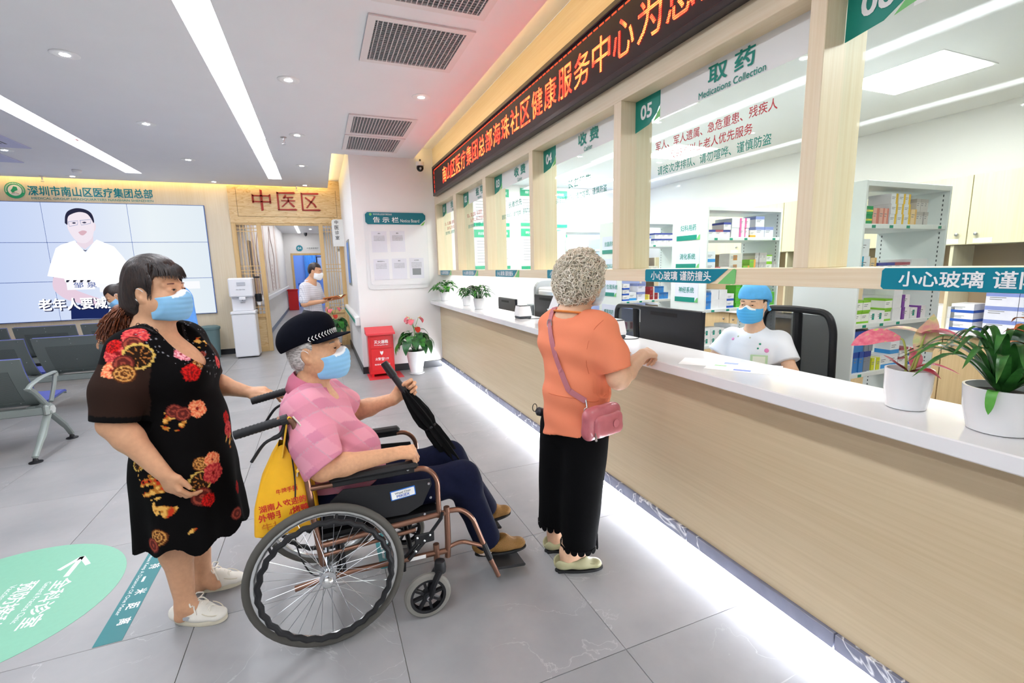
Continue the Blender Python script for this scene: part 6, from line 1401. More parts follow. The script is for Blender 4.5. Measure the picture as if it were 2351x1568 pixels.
for heel, toe in (((-.708, 2.262), (-.488, 2.182)), ((-.682, 2.455), (-.452, 2.445))):
    o, P_ = shoe('sneaker', wo, heel, toe, 0.0, .046, .075, SNW, SNS, 'sneaker'); m = MB()
    for k in range(5):
        t = .38 + .075 * k; z_ = .098 - .0085 * k; m.tube(smooth_path([P_(t, .030, z_ - .018), P_(t + .02, 0, z_ + .004), P_(t + .04, -.030, z_ - .022)], 4), .0036, 6); m.tube(smooth_path([P_(t + .04, .030, z_ - .022), P_(t + .02, 0, z_ + .006), P_(t, -.030, z_ - .018)], 4), .0036, 6)
    for s_ in (1, -1): m.tube(smooth_path([P_(.40, 0, .098), P_(.40, .025 * s_, .115), P_(.47, .045 * s_, .10), P_(.45, .02 * s_, .095), P_(.42, .0, .1)], 4), .003, 6); m.tube(smooth_path([P_(.41, 0, .098), P_(.48, .03 * s_, .09), P_(.54, .045 * s_, .06)], 4), .003, 6)
    m.build('laces', LACE, o, parent_origin(wo), True); MB().tube([P_(.70 + .2 * math.cos(a), .042 * math.sin(a), .055 - .018 * math.cos(a)) for a in np.linspace(-1.9, 1.9, 14)], .002, 5).build('toe_seam', SNS, o, parent_origin(wo)); MB().obox(P_(.36, -.044, .045), P_(1, 0, 0) - P_(0, 0, 0), (0, 0, 1), np.cross(P_(1, 0, 0) - P_(0, 0, 0), (0, 0, 1)), (.014, .008, .002)).build('side_patch', GREYP, o, parent_origin(wo))
# ================================================================== the seated old man
om = empty('person', (0, 2.15, .45), 'seated older person in a pink polo shirt and navy cap in the wheelchair', 'person')
HM = Fr((-.032, 2.15, 1.162), (.88, -.46, .10), (-.10, 0, 1), 1.02)
B = Field(); head(B, HM, 1.1); B.cap(HM.p(-.025, 0, -.05), (-.07, 2.155, 1.0), .058, .060, .03); B.cap((-.07, 2.15, .99), (-.04, 2.15, .9), .07, .10, .04)
RS, RE, RW = np.array((-.095, 1.965, .945)), np.array((-.05, 1.885, .735)), np.array((.225, 1.915, .735)); LS, LE, LW = np.array((-.01, 2.335, .925)), np.array((.13, 2.45, .785)), np.array((.300, 2.338, .856))
for a, b, c in ((RS, RE, RW), (LS, LE, LW)):
    B.cap(a, b, .052, .045, .03); m_ = b + (c - b) * .3; B.cap(b, m_, .045, .043, .025); B.cap(m_, c, .043, .029, .025)
hand(B, RW, (.95, .05, -.06), (.0, .35, -.9), (.1, .9, -.1), (1.15, 1.25, .8), 1.03, (.75, .35, -.55))
UA, UB = np.array((.262, 2.345, 1.045)), np.array((.575, 2.20, .515)); ud = norm(UB - UA)
tips = hand(B, LW, (.8, .1, .45), (-.1, -1, .05), -ud, (.85, 1.25, .9), 1.03, (.55, -.75, .45))
B.cap((-.05, 2.15, .9), (.02, 2.15, .68), .09, .1, .04)
bodym, _, _ = body_mesh('body', B, [((-.24, 1.8, .66), (.5, 2.56, 1.32), .0085), (HM.c - .165, HM.c + .165, .004), (RW + (-.03, -.08, -.09), RW + (.18, .09, .09), .003), (LW + (-.06, -.12, -.08), LW + (.18, .1, .15), .003)], SKINO, om)
mask(HM, B, om); eyes(HM, om, BROWG, .0028, .0042)
# hair: short grey
HG = hair_mat('silver_hair', '#8d8984', '#d8d5d0', .5, (10, 10, 40)); Hh = Field(); Hh.ell(HM.p(-.022, 0, .028), np.array((.100, .084, .1)) * HM.s, HM.R, .01); Hh.ell(HM.p(-.05, 0, -.03), np.array((.062, .073, .06)) * HM.s, HM.R, .03)
def fo(x, y, z, F):
    f, l, u = HM.loc(x, y, z); return np.maximum(F, np.maximum(np.maximum(f - (.022 - .2 * np.abs(u - .03)), u - .09), -.075 - u) * HM.s)
Hh.fnop(fo, 'x')
for s_ in (1, -1): Hh.ell(HM.p(-.004, .088 * s_, -.012), np.array((.028, .03, .042)) * HM.s, HM.R, .006, 's')
Hh.fnop(lambda x, y, z, F: .0012 * gnoise(x, y, z, 300, 2), 'd'); V, Q = Hh.surf(HM.c - .17, HM.c + .17, .004); raw_mesh('hair', V, Q, HG, parent_origin(om), True, om)
r_ = np.random.RandomState(5); paths = []
for i in range(420):
    a = r_.uniform(-2.0, 2.0); u = r_.uniform(-.065, .07); rad = (.083 + .004 * math.cos(a * 2)) * math.sqrt(max(.25, 1 - ((u - .02) / .13) ** 2)); b = HM.p(-.022 - .101 / .084 * rad * math.cos(a), rad * math.sin(a), u)
    f_, l_, _ = HM.loc(*b)
    if f_ > .015 or (abs(l_) > .07 and -.035 < f_ and u < .02): continue
    n_ = norm(b - HM.p(-.02, 0, .02)); paths.append([b - n_ * .002, b + n_ * .002 - HM.U * .010, b + n_ * .003 - HM.U * .022])
strands('short_hair', paths, .0014, HG, om, 3)
# cap
NAVY = M('navy_wool', '#0a0c16', .95, spec=.1, noise=.12, nscale=200, bump=.15); cap = empty('peaked_cap', tuple(HM.p(-.02, 0, .09)), 'navy peaked cap with a white leaf braid on the older person\'s head', 'cap'); HC = Fr(HM.p(-.026, 0, .066), norm(HM.F + HM.U * .16), HM.U, HM.s)
K = Field(); K.ell(HC.p(0, 0, .018), np.array((.118, .096, .070)) * HC.s, HC.R, .01); K.cap(HC.p(-.005, 0, -.02), HC.p(-.005, 0, .0), .088 * HC.s, .092 * HC.s, .015, (HC.F, 1.22)); K.ell(HC.p(-.045, 0, -.012), np.array((.086, .095, .066)) * HC.s, HC.R, .03); K.ell(HC.p(.04, 0, .052), np.array((.066, .068, .034)) * HC.s, HC.R, .035)
K.fnop(lambda x, y, z, F: np.maximum(F, (-.024 + .12 * np.minimum(HC.loc(x, y, z)[0], .02) - HC.loc(x, y, z)[2]) * HC.s), 'x'); K.fnop(lambda x, y, z, F: .0022 * gnoise(x, y, z, 45, 6), 'd'); K.ell(HC.p(-.012, 0, -.03), np.array((.100, .080, .06)) * HC.s, HC.R, .004, 's')
V, Q = K.surf(HC.c - .17, HC.c + .17, .004, 1); raw_mesh('crown', V, Q, NAVY, parent_origin(cap), True, cap)
def brim_ring(rr, dz): return [HC.p((.098 + rr * .075) * math.cos(a) + .004, (.088 + .002 * rr) * math.sin(a), -.022 + dz - .016 * (1 - math.cos(a)) - .014 * max(rr, 0) * math.cos(a)) for a in np.linspace(-1.15, 1.15, 22)]
bm_ = MB(); top = [brim_ring(t, .006) for t in (-.35, 0, .4, .8, 1.0)]; bot = [brim_ring(t, .0) for t in (1.0, .8, .4, 0, -.35)]; bm_.loft(top + bot, capa=False, capb=False, closed=False); bm_.build('peak', NAVY, cap, smooth=True)
br = MB()
for k in range(19):
    a = -1.15 + 2.3 * k / 18
    for s_ in (1, -1):
        c = HC.p(.1145 * math.cos(a) + .002, .0965 * math.sin(a), -.006 + .0045 * s_ - .010 * (1 - math.cos(a))); tg = norm(HC.p(.112 * math.cos(a + .1), .0965 * math.sin(a + .1), .014 + .0075 * s_ * 2) - HC.p(.112 * math.cos(a), .0965 * math.sin(a), .014)); nn = norm(HC.F * math.cos(a) + HC.L * math.sin(a)); br.obox(c, tg, np.cross(nn, tg), nn, (.0065, .0015, .0014))
br.build('leaf_braid', M('white_braid', '#e8e8e6', .7), cap)
# polo shirt
PK = Field(); PK.cap((-.06, 2.09, .86), (-.035, 2.21, .86), .128, .128, .05); PK.cap((-.095, 2.01, .955), (-.05, 2.29, .945), .075, .072, .06); PK.ell((.035, 2.15, .70), (.165, .185, .13), None, .07); PK.ell((.03, 2.15, .60), (.19, .19, .10), None, .05); PK.cap((-.075, 2.152, 1.005), (-.075, 2.152, .95), .078, .1, .04)
PK.ell((-.11, 2.15, .86), (.085, .175, .13), None, .06)
PK.cap(RS + (0, .03, .0), RS + (RE - RS) * .55, .080, .086, .05); PK.cap(RS + (RE - RS) * .55, RE + (.01, 0, -.015), .086, .082, .03); PK.cap(LS + (0, -.03, 0), LS + (LE - LS) * .75, .078, .074, .05)
PK.fnop(lambda x, y, z, F: .0065 * gnoise(x, y, z, 30, 8) * np.clip((.9 - z) / .2, .25, 1) + .004 * np.sin((x * 1.0 + z * 1.6) * 70) * np.exp(-((x - .03) / .1) ** 2 - ((z - .73) / .09) ** 2 - ((y - 1.99) / .12) ** 2), 'd')
PK.cap((-.07, 2.152, 1.03), (-.05, 2.14, 1.13), .064, .085, .01, None, 's'); PK.ell((.005, 2.115, 1.0), (.055, .035, .07), Fr((0, 0, 0), (.7, -.3, -.6)).R, .01, 's'); PK.cut((0, 0, .545), (0, 0, -1), .01)
for a, b, e in ((RS, RE, 1.0), (LS, LE, .66)):
    dd = norm(b - a); q = a + (b - a) * e; PK.fnop((lambda q, dd, sg: lambda x, y, z, F: np.where(((x - q[0]) ** 2 + (y - q[1]) ** 2 + (z - q[2]) ** 2 < .0125) & ((y - q[1]) * sg > -.085), np.maximum(F, (x - q[0]) * dd[0] + (y - q[1]) * dd[1] + (z - q[2]) * dd[2]), F))(q, norm(dd + np.array((.35, 0, .1)) if e == 1.0 else dd), 1 if a[1] > 2.15 else -1), 'x')
V, Q = PK.surf((-.28, 1.78, .5), (.28, 2.56, 1.09), .006, 1)
base, d1, d2 = np.array(srgb('#d88ca0')), np.array(srgb('#cb8098')), np.array(srgb('#de98aa')); ua = V[:, 0] * .75 + V[:, 2] * .66 + V[:, 1] * .12; ub = -V[:, 0] * .5 + V[:, 2] * .85 + V[:, 1] * .5
ca = ((ua / .105) % 1.0) < .42; cb_ = ((ub / .12) % 1.0) < .4; col = np.tile(base, (len(V), 1)); col[ca] = d2; col[cb_] = base * .93; col[ca & cb_] = d1
lines = (((ua / .105) % 1.0) > .97) | (((ub / .12) % 1.0) > .97); col[lines] = np.array(srgb('#c99aa8'))
POLO = vcol_mat('pink_check_cotton', .85, .1, 500); polo = raw_mesh('polo_shirt', V, Q, POLO, parent_origin(om), True, om, col); pb = bvh_of(V, Q)
PKC = M('pink_collar', '#c97088', .85, bump=.1, nscale=300)
cr_ = []
for u_ in (0, 1, 2, 3):
    ring = []
    for k in range(30):
        a = PI * .16 + (2 * PI - PI * .32) * k / 29; rx = (.072, .074, .092, .108)[u_]; zz = (1.035, 1.075, 1.055, 1.012)[u_] - .05 * (1 + math.cos(a)) * (.55 + .2 * u_) ; ring.append(np.array((-.062, 2.148, zz)) + np.array((math.cos(a - .25) * rx * .98, math.sin(a - .25) * rx, 0)))
    cr_.append(ring)
cm_ = MB().loft(cr_, capa=False, capb=False, closed=False).build('collar', PKC, om, smooth=True); sd = cm_.modifiers.new('thick', 'SOLIDIFY'); sd.thickness = .004
for px, py in ((759, 893), (771, 908)):
    h_ = sight(pb, px, py, .002)
    if h_ is not None: MB().lathe([(.0055, 0), (.0055, .002), (.0, .0025)], h_[0], 12, axis=h_[1]).build('button', FILMW, om)
# trousers
NV = M('navy_trousers', '#10142a', .9, spec=.12, noise=.1, nscale=60, bump=.08); T = Field()
for hy, kn, an in ((2.06, (.545, 2.02, .515), (.665, 2.045, .175)), (2.24, (.55, 2.26, .525), (.745, 2.29, .19))):
    h_ = np.array((.03, hy, .505)); kn, an = np.array(kn), np.array(an); T.cap(h_, kn, .098, .078, .04); T.cap(kn, an, .076, .068, .03); T.cap(kn + (.0, 0, .005), kn + (.02, 0, -.04), .076, .076, .03); T.cut(an + (0.005, 0, -.03), an - kn, .004, an - .12, an + .12)
T.ell((.0, 2.15, .53), (.15, .2, .11), None, .05); T.fnop(lambda x, y, z, F: .004 * gnoise(x, y, z, 24, 3) + .003 * np.sin(z * 60 + x * 40) * np.exp(-((x - .5) / .09) ** 2), 'd'); V, Q = T.surf((-.2, 1.88, .08), (.9, 2.42, .68), .0075, 1); raw_mesh('trousers', V, Q, NV, parent_origin(om), True, om)
SK_ = M('pale_sock', '#d8c4b8', .9); BRS = M('brown_mesh_shoe', '#84602f', .8, noise=.18, nscale=220, bump=.4); BLS = M('black_rubber', '#17181a', .7)
for an, heel, toe, z0, z1 in (((.655, 2.045, .175), (.60, 2.05), (.885, 2.035), .085, .075), ((.735, 2.285, .19), (.655, 2.31), (.90, 2.28), .10, .13)):
    MB().tube([an, np.array(an) + (.0, 0, -.075)], [.042, .04], 14).build('sock', SK_, om, smooth=True); o, P_ = shoe('slip_on_shoe', om, heel, toe, (z0, z1), .05, .075, BRS, BLS, 'loafer')
    MB().tube([P_(.42, .046 * s_, .05 + .02 * (1 - abs(s_))) for s_ in np.linspace(-1, 1, 9)], .003, 5).build('shoe_seam', M('dark_brown_seam', '#5e4320', .8), o, parent_origin(om))
# ================================================================== umbrella
um = empty('umbrella', tuple(UB), 'furled black umbrella held upright by the seated older person', 'umbrella'); UM = M('black_umbrella_cloth', '#0a0b0c', .85, spec=.15, noise=.15, nscale=40); L_ = np.linalg.norm(UB - UA); u1, u2, _ = frame_for(ud)
MB().lathe([(.0, -.002), (.017, 0), (.019, .01), (.0205, .085), (.0, .088)], UA, 16, axis=ud).build('handle_cap', BLACK, um, smooth=True); MB().lathe([(.0165, .085), (.0165, .19), (.012, .2)], UA, 14, axis=ud).build('grip', M('grip_black', '#26272b', .45), um, smooth=True)
def fold(t, r, tw, n=36): return [UA + ud * (L_ * t) + (r * (1 + .22 * math.sin(8 * a + tw) + .06 * math.sin(3 * a))) * (math.cos(a) * u1 + math.sin(a) * u2) for a in [2 * PI * k / n for k in range(n)]]
MB().loft([fold(.27, .014, 0), fold(.31, .022, .2), fold(.40, .034, .5), fold(.50, .041, .9), fold(.58, .040, 1.3), fold(.63, .030, 1.5), fold(.68, .036, 1.7), fold(.80, .038, 2.2), fold(.95, .034, 2.8), fold(1.05, .03, 3.1)]).build('furled_canopy', UM, um, smooth=True); MB().lathe([(.032, -.006), (.034, 0), (.032, .006)], UA + ud * L_ * .63, 20, axis=ud, capb=False, capt=False).build('tie_band', BLACK, um, smooth=True)
MB().lathe([(.006, L_ * 1.05), (.005, L_ * 1.09), (.0, L_ * 1.095)], UA, 8, axis=ud).build('ferrule', STEEL, um)
# ================================================================== wheelchair
wc = empty('wheelchair', (.1, 2.15, 0), 'folding wheelchair with copper frame and black seat', 'wheelchair')
COP = M('copper_tube', '#8f6a58', .32, metal=.75); TYRE = M('grey_tyre', '#54524d', .85, bump=.2, nscale=120); RIM = M('alloy_rim', '#d6d8d8', .25, metal=.9); BLK = M('wheelchair_black', '#17181b', .55, noise=.08, nscale=30)
def circ(c, r, n=56): return [np.array((c[0] + r * math.cos(2 * PI * k / n), c[1], c[2] + r * math.sin(2 * PI * k / n))) for k in range(n)]
for yw, sg in ((1.855, -1), (2.445, 1)):
    c = np.array((-.065, yw, .300)); w = empty('drive_wheel', tuple(c - np.array(wc.location)), parent=wc)
    MB().tube(circ(c, .286), .0165, 10, closed=True).build('tyre', TYRE, w, smooth=True); MB().tube(circ(c, .266), .010, 8, closed=True, sq=1.3).build('rim', RIM, w, smooth=True)
    hr_ = []
    n = 112
    for k in range(n): a = 2 * PI * k / n; hr_.append(np.array((c[0] + (.243 + .0035 * math.sin(28 * a)) * math.cos(a), yw + sg * .035, c[2] + (.243 + .0035 * math.sin(28 * a)) * math.sin(a))))
    MB().tube(hr_, .0115, 8, closed=True).build('hand_rim', BLK, w, smooth=True)
    for k in range(6):
        a = 2 * PI * (k + .3) / 6; MB().tube([c + (.262 * math.cos(a), 0, .262 * math.sin(a)), c + (.245 * math.cos(a), sg * .033, .245 * math.sin(a))], .006, 6).build('rim_standoff', BLK, w)
    spk = MB()
    for k in range(36):
        a = 2 * PI * k / 36; b = a + (.55 if k % 2 else -.55) * (1 if k % 4 < 2 else 1); hy = (.022 if k % 2 else -.022); spk.tube([c + (.026 * math.cos(b), hy, .026 * math.sin(b)), c + (.26 * math.cos(a), 0, .26 * math.sin(a))], .00115, 4)
    o = spk.build('spokes', STEEL, w); o['kind'] = 'stuff'
    MB().lathe([(.012, -.045), (.018, -.04), (.018, -.03), (.031, -.026), (.031, -.019), (.02, -.016), (.02, .016), (.031, .019), (.031, .026), (.018, .03), (.014, .045)], c, 20, axis=(0, 1, 0)).build('hub', STEEL, w, smooth=True); MB().lathe([(.021, 0), (.021, .012), (.014, .018), (.0, .019)], c + (0, sg * .04, 0), 16, axis=(0, sg, 0)).build('axle_cap', RIM, w, smooth=True)
    ys_ = 1.905 if sg < 0 else 2.395
    # caster
    cc = np.array((.325, 1.845 if sg < 0 else 2.40, .101)); k_ = empty('caster', tuple(cc - np.array(wc.location)), parent=wc)
    MB().lathe([(.078, -.016), (.094, -.014), (.101, -.006), (.101, .006), (.094, .014), (.078, .016)], cc, 36, axis=(0, 1, 0), capb=False, capt=False).build('tyre', M('caster_grey', '#7b7973', .75), k_, smooth=True); MB().lathe([(.066, -.014), (.078, -.015), (.078, .015), (.066, .014)], cc, 36, axis=(0, 1, 0), capb=False, capt=False).build('rim', BLK, k_, smooth=True); MB().lathe([(.022, -.018), (.022, .018)], cc, 16, axis=(0, 1, 0)).build('hub', BLK, k_)
    for q in range(8):
        a = 2 * PI * q / 8 + .2; MB().obox(cc + (.044 * math.cos(a), 0, .044 * math.sin(a)), (math.cos(a), 0, math.sin(a)), (0, 1, 0), (-math.sin(a), 0, math.cos(a)), (.027, .008, .006)).build('rim_spoke', BLK, k_)
    fk = np.array((.385, cc[1], .20))
    for s_ in (1, -1): MB().tube(smooth_path([fk + (-.005, .02 * s_, .01), fk + (-.03, .026 * s_, -.03), cc + (.01, .026 * s_, .01), cc + (0, .026 * s_, -.005)], 4), [.018] * 5 + [.015] * 4 + [.012] * 4, 8, sq=.6).build('fork_leg', BLK, k_, smooth=True)
    MB().lathe([(.024, 0), (.026, .02), (.022, .05), (.014, .055)], fk + (0, 0, -.005), 14).build('fork_crown', BLK, k_, smooth=True); MB().lathe([(.01, -.03), (.01, .03)], cc, 10, axis=(0, 1, 0)).build('axle_bolt', STEEL, k_)
    fr = empty('side_frame', tuple(np.array((0, ys_, .4)) - np.array(wc.location)), parent=wc); T_ = lambda nm, pts, r, mat=COP, rad=.05, n=10: MB().tube(round_path([(p[0], ys_ + (p[2] if len(p) > 2 else 0), p[1]) for p in pts], rad, 6), r, n).build(nm, mat, fr, smooth=True)
    T_('back_post', [(-.075, .26), (-.095, .50), (-.115, .80), (-.135, .945), (-.19, .95)], .0125); T_('push_grip', [(-.175, .945), (-.335, .912)], .0165, BLK)
    for q in range(10): MB().lathe([(.0175, -.003), (.0178, 0), (.0175, .003)], (-.20 - .013 * q, ys_, .94 - .0027 * q), 14, axis=(-1, 0, -.2), capb=False, capt=False).build('grip_ridge', BLK, fr, smooth=True)
    T_('arm_tube', [(-.10, .655), (.0, .655), (.36, .655), (.405, .60), (.405, .415)], .0115, COP, .06); MB().box((-.03, ys_ - .027, .665), (.325, ys_ + .027, .692), 0, .012).build('arm_pad', BLK, fr); MB().box((-.02, ys_ - .012, .645), (.31, ys_ + .012, .668), 0, .004).build('arm_pad_base', BLK, fr)
    T_('seat_rail', [(-.09, .405), (.45, .43)], .0125); T_('lower_rail', [(-.19, .245), (.0, .262), (.44, .245)], .0125); T_('front_post', [(.44, .455), (.44, .30), (.385 + .05, .215)], .0135); T_('front_tube_lower', [(.385, .29), (.385, .21)], .014)
    T_('leg_hanger', [(.44, .435), (.505, .43), (.555, .38), (.62, .19), (.675, .05)], .0115, COP, .05); T_('hanger_brace', [(.44, .26), (.50, .275), (.61, .22)], .0095); MB().tube([(.605, ys_, .235), (.635, ys_, .15)], .0145, 10).build('hanger_sleeve', BLK, fr)
    T_('cross_link', [(.0, .41), (.0, .26)], .008, BLK); T_('rear_link', [(-.08, .36), (.3, .38)], .009)
    sk = MB().prism([(-.075, .475), (.27, .462), (.335, .49), (.38, .575), (.375, .60), (.02, .625), (-.03, .585)], (0, ys_ + sg * -.004, 0), (1, 0, 0), (0, 0, 1), .006).build('skirt_guard', BLK, fr)
    for px, pz in ((.365, .585), (.37, .52), (.34, .45), (.05, .68), (.28, .665)): MB().lathe([(.006, 0), (.005, .003), (.0, .0035)], (px, ys_ + sg * .012, pz), 10, axis=(0, sg, 0)).build('bolt', STEEL, fr)
    br_ = empty('brake', tuple(np.array((.3, ys_, .35)) - np.array(wc.location)), parent=wc); MB().tube([(.335, ys_ + sg * .018, .33), (.26, ys_ + sg * .02, .26)], .008, 6).tube([(.335, ys_ + sg * .018, .33), (.41, ys_ + sg * .022, .42), (.415, ys_ + sg * .022, .445)], .0075, 6).build('lever', BLK, br_, smooth=True); MB().box((.29, ys_ + sg * .012, .32), (.375, ys_ + sg * .024, .365), 0, .004).build('plate', BLK, br_); MB().tube([(.24, ys_ + sg * .0, .2), (.245, ys_ + sg * .0, .26), (.31, ys_ + sg * .012, .33)], .008, 6).build('shoe_arm', BLK, br_)
    for q in ((.30, .355), (.33, .335), (.355, .355), (.29, .295)): MB().sphere((q[0], ys_ + sg * .027, q[1]), .006, 8, 6).build('bolt', STEEL, br_)
    lv = MB().tube(smooth_path([(-.165, ys_, .925), (-.185, ys_ , .89), (-.24, ys_ , .865), (-.29, ys_, .80)], 5), [.009] * 8 + [.006] * 8, 8).build('brake_lever', BLK, fr, smooth=True); MB().lathe([(.021, -.012), (.021, .012)], (-.165, ys_, .945), 12, axis=(-1, 0, -.2)).build('lever_clamp', BLK, fr)
    MB().tube(smooth_path([(-.16, ys_, .92), (-.15, ys_ + sg * .01, .7), (-.17, ys_, .45), (-.13, ys_, .3), (-.07, ys_, .27)], 6), .003, 6).build('brake_cable', BLK, fr, smooth=True)
    # foot plate
    fpt = empty('foot_rest', tuple(np.array((.7, ys_, .06)) - np.array(wc.location)), parent=wc); inn = 1 if sg < 0 else -1
    MB().obox((.735, ys_ + inn * .085, .075 if sg < 0 else .095), (1, 0, -.12), (0, 1, 0), (.12, 0, 1), (.085, .085, .007), 0, .006).build('plate', BLK, fpt)
    for q in range(5): MB().obox((.69 + .022 * q, ys_ + inn * .085, .0835 - .0026 * q if sg < 0 else .1035 - .0026 * q), (1, 0, -.12), (0, 1, 0), (.12, 0, 1), (.004, .06, .0015)).build('tread', BLK, fpt)
    MB().tube([(.675, ys_, .05), (.675, ys_ + inn * .03, .06)], .011, 8).build('pivot', BLK, fpt)
for a, b in (((-.02, 1.92, .25), (-.02, 2.38, .41)), ((.28, 1.92, .25), (.28, 2.38, .41)), ((-.02, 2.38, .25), (-.02, 1.92, .41)), ((.28, 2.38, .25), (.28, 1.92, .41))): MB().tube([a, b], .011, 8).build('cross_brace', BLK, wc)
MB().box((-.10, 1.93, .405), (.42, 2.37, .432), 0, .01).build('seat_sling', BLK, wc); 
MB().obox((-.145, 2.15, .68), (1, 0, .12), (0, 1, 0), (-.12, 0, 1), (.012, .235, .225), 0, .01).build('backrest', BLK, wc)
MB().tube([(-.065, 1.87, .30), (-.065, 2.43, .30)], .009, 8).build('axle', STEEL, wc)
# maker's label on the side guard
lb = np.array((.205, 1.905 - .0065 + .004, .535)); lx = norm((1, 0, .09)); lu = norm((-.09, 0, 1))
MB().prism(rrect(.105, .042, .003, 3), lb, lx, lu, .002).build('label_edge', M('label_blue', '#2a6fc8', .4), wc); MB().prism(rrect(.097, .034, .002, 3), lb + lx * .004 + lu * .004, lx, lu, .003).build('label_face', FILMW, wc)
text('lettering', 'Wheel Chair', lb + lx * .052 + lu * .024, lx, lu, INKD, wc, h=.009, lift=.0036); text('lettering', 'MIKIEX', lb + lx * .052 + lu * .008, lx, lu, M('label_ink', '#3a5fb8', .5), wc, h=.012, bold=.02, lift=.0036)
MB().obox((.30, 1.905 - .0135, .2535), (1, 0, -.03), (0, 1, 0), (.03, 0, 1), (.035, .0008, .008)).build('frame_sticker', FILMW, wc)
# ================================================================== yellow carrier bag
yb = empty('carrier_bag', (-.2, 1.93, .45), 'yellow carrier bag with red characters hanging from the wheelchair handle', 'bag'); YEL = M('yellow_nonwoven', '#f0b41e', .6, noise=.05, nscale=20, bump=.15)
def bagring(z, x0, x1, y0, y1, n=32, wv=.0):
    r = []
    for k in range(n):
        a = 2 * PI * k / n; cx, cy = math.cos(a), math.sin(a); e = .45; r.append(((x0 + x1) / 2 + (x1 - x0) / 2 * math.copysign(abs(cx) ** e, cx), (y0 + y1) / 2 + (y1 - y0) / 2 * math.copysign(abs(cy) ** e, cy) + wv * math.sin(5 * a), z + wv * math.sin(3 * a)))
    return r
MB().loft([bagring(.485, -.305, -.085, 1.905, 2.055), bagring(.495, -.315, -.075, 1.895, 2.065, wv=.003), bagring(.60, -.305, -.08, 1.895, 2.06, wv=.004), bagring(.70, -.275, -.095, 1.905, 2.05, wv=.006), bagring(.78, -.235, -.11, 1.915, 2.03, wv=.006), bagring(.84, -.20, -.125, 1.925, 2.0, wv=.004)], capb=False).build('body', YEL, yb, smooth=True)
MB().tube(smooth_path([(-.185, 1.91, .80), (-.165, 1.90, .90), (-.15, 1.905, .955), (-.13, 1.91, .90), (-.105, 1.895, .78), (-.14, 1.89, .74)], 6), .012, 8, sq=.3).build('handle', M('pale_yellow_strap', '#f4c440', .6), yb, smooth=True); MB().tube(smooth_path([(-.14, 1.898, .72), (-.125, 1.89, .80), (-.105, 1.89, .90), (-.135, 1.905, .955)], 6), .011, 8, sq=.3).build('tape_handle', M('white_tape', '#e8e2d4', .7), yb, smooth=True)
RDI = M('bag_red', '#cc2a20', .6); bx, bu = norm((1, 0, .10)), norm((-.1, 0, 1))
text('lettering', '湖南人欢迎的', (-.198, 1.894, .605), bx, bu, RDI, yb, h=.028, w=.165, bold=.025, lift=.002); text('lettering', '外带手撕烤鸭', (-.198, 1.894, .568), bx, bu, RDI, yb, h=.03, w=.175, bold=.03, lift=.002); text('lettering', '牛排大队', (-.198, 1.895, .53), bx, bu, M('bag_orange', '#d8791c', .6), yb, h=.028, w=.16, lift=.002); text('lettering', '牛牌手撕', (-.18, 1.90, .66), bx, bu, RDI, yb, h=.022, w=.075, bold=.02, lift=.004)
# ================================================================== the woman at the counter
lo_ = empty('person', (1.09, 1.92, 0), 'white-haired person in an orange T-shirt standing at the counter', 'person')
HO = Fr((1.135, 1.905, 1.425), (.97, .20, -.06), (.08, 0, 1), .95); f2 = norm((.93, .37, 0)); r2 = np.array((f2[1], -f2[0], 0)); C0 = np.array((1.09, 1.91, 0)); W_ = lambda f, r, z: C0 + f2 * f + r2 * r + np.array((0, 0, z))
B = Field(); head(B, HO, 1.05); B.cap(HO.p(-.022, 0, -.05), W_(-.01, 0, 1.25), .055, .062, .03); B.cap(W_(-.01, 0, 1.25), W_(0, 0, 1.15), .08, .12, .05)
RS, RE, RW = W_(.02, .150, 1.205), np.array((1.205, 1.712, .995)), np.array((1.43, 1.835, 1.058)); LS, LE, LW = W_(.02, -.138, 1.205), np.array((1.15, 2.14, 1.0)), np.array((1.40, 2.12, 1.045))
for a, b, c in ((RS, RE, RW), (LS, LE, LW)):
    B.cap(a, b, .056, .050, .03); m_ = b + (c - b) * .3; B.cap(b, m_, .048, .045, .025); B.cap(m_, c, .045, .029, .025)
hand(B, RW, (.86, .32, .02), (.15, .45, -.85), (-.3, .9, .1), (1.0, 1.1, .7), .98, (.8, .5, -.1)); hand(B, LW, (.95, -.1, -.02), (.1, 0, -1), (0, -1, 0), (.3, .3, .2), .95)
for an in (np.array((1.03, 1.868, .10)), np.array((1.045, 2.035, .10))): B.cap((1.085, 1.857, .38) if an[1] < 1.95 else (1.05, 2.025, .38), an, .05, .037, .02); B.cap(an, an + (.07, -.012, -.05), .037, .03, .02); B.cap(an, an + (-.01, 0, -.05), .036, .032, .02)
B.cap(W_(0, 0, 1.15), W_(0, 0, .8), .11, .11, .05)
for k_ in ((1.085, 1.857, .38), (1.05, 2.025, .38)): B.cap(W_(0, 0, .8), k_, .09, .052, .04)
body_mesh('body', B, [((.95, 1.6, .03), (1.64, 2.28, 1.58), .009), (HO.c - .15, HO.c + .15, .0045), (RW + (-.03, -.08, -.08), RW + (.2, .13, .1), .003)], SKINP, lo_); mask(HO, B, lo_, '#cfe2ee')
OR_ = M('orange_cotton', '#ee8b66', .85, noise=.015, nscale=300, bump=.04); G = Field()
G.cap(W_(-.0, .07, 1.14), W_(0, -.07, 1.14), .118, .118, .05); G.cap(W_(.0, .11, 1.225), W_(0, -.10, 1.225), .070, .070, .06); G.cap(W_(0, 0, 1.10), W_(.0, .01, .66), .138, .162, .06, (f2, .95)); G.ell(W_(.035, 0, .92), (.15, .145, .2), np.stack([f2, r2, (0, 0, 1)]), .06); G.cap(W_(-.01, 0, 1.24), W_(-.01, 0, 1.2), .085, .1, .04)
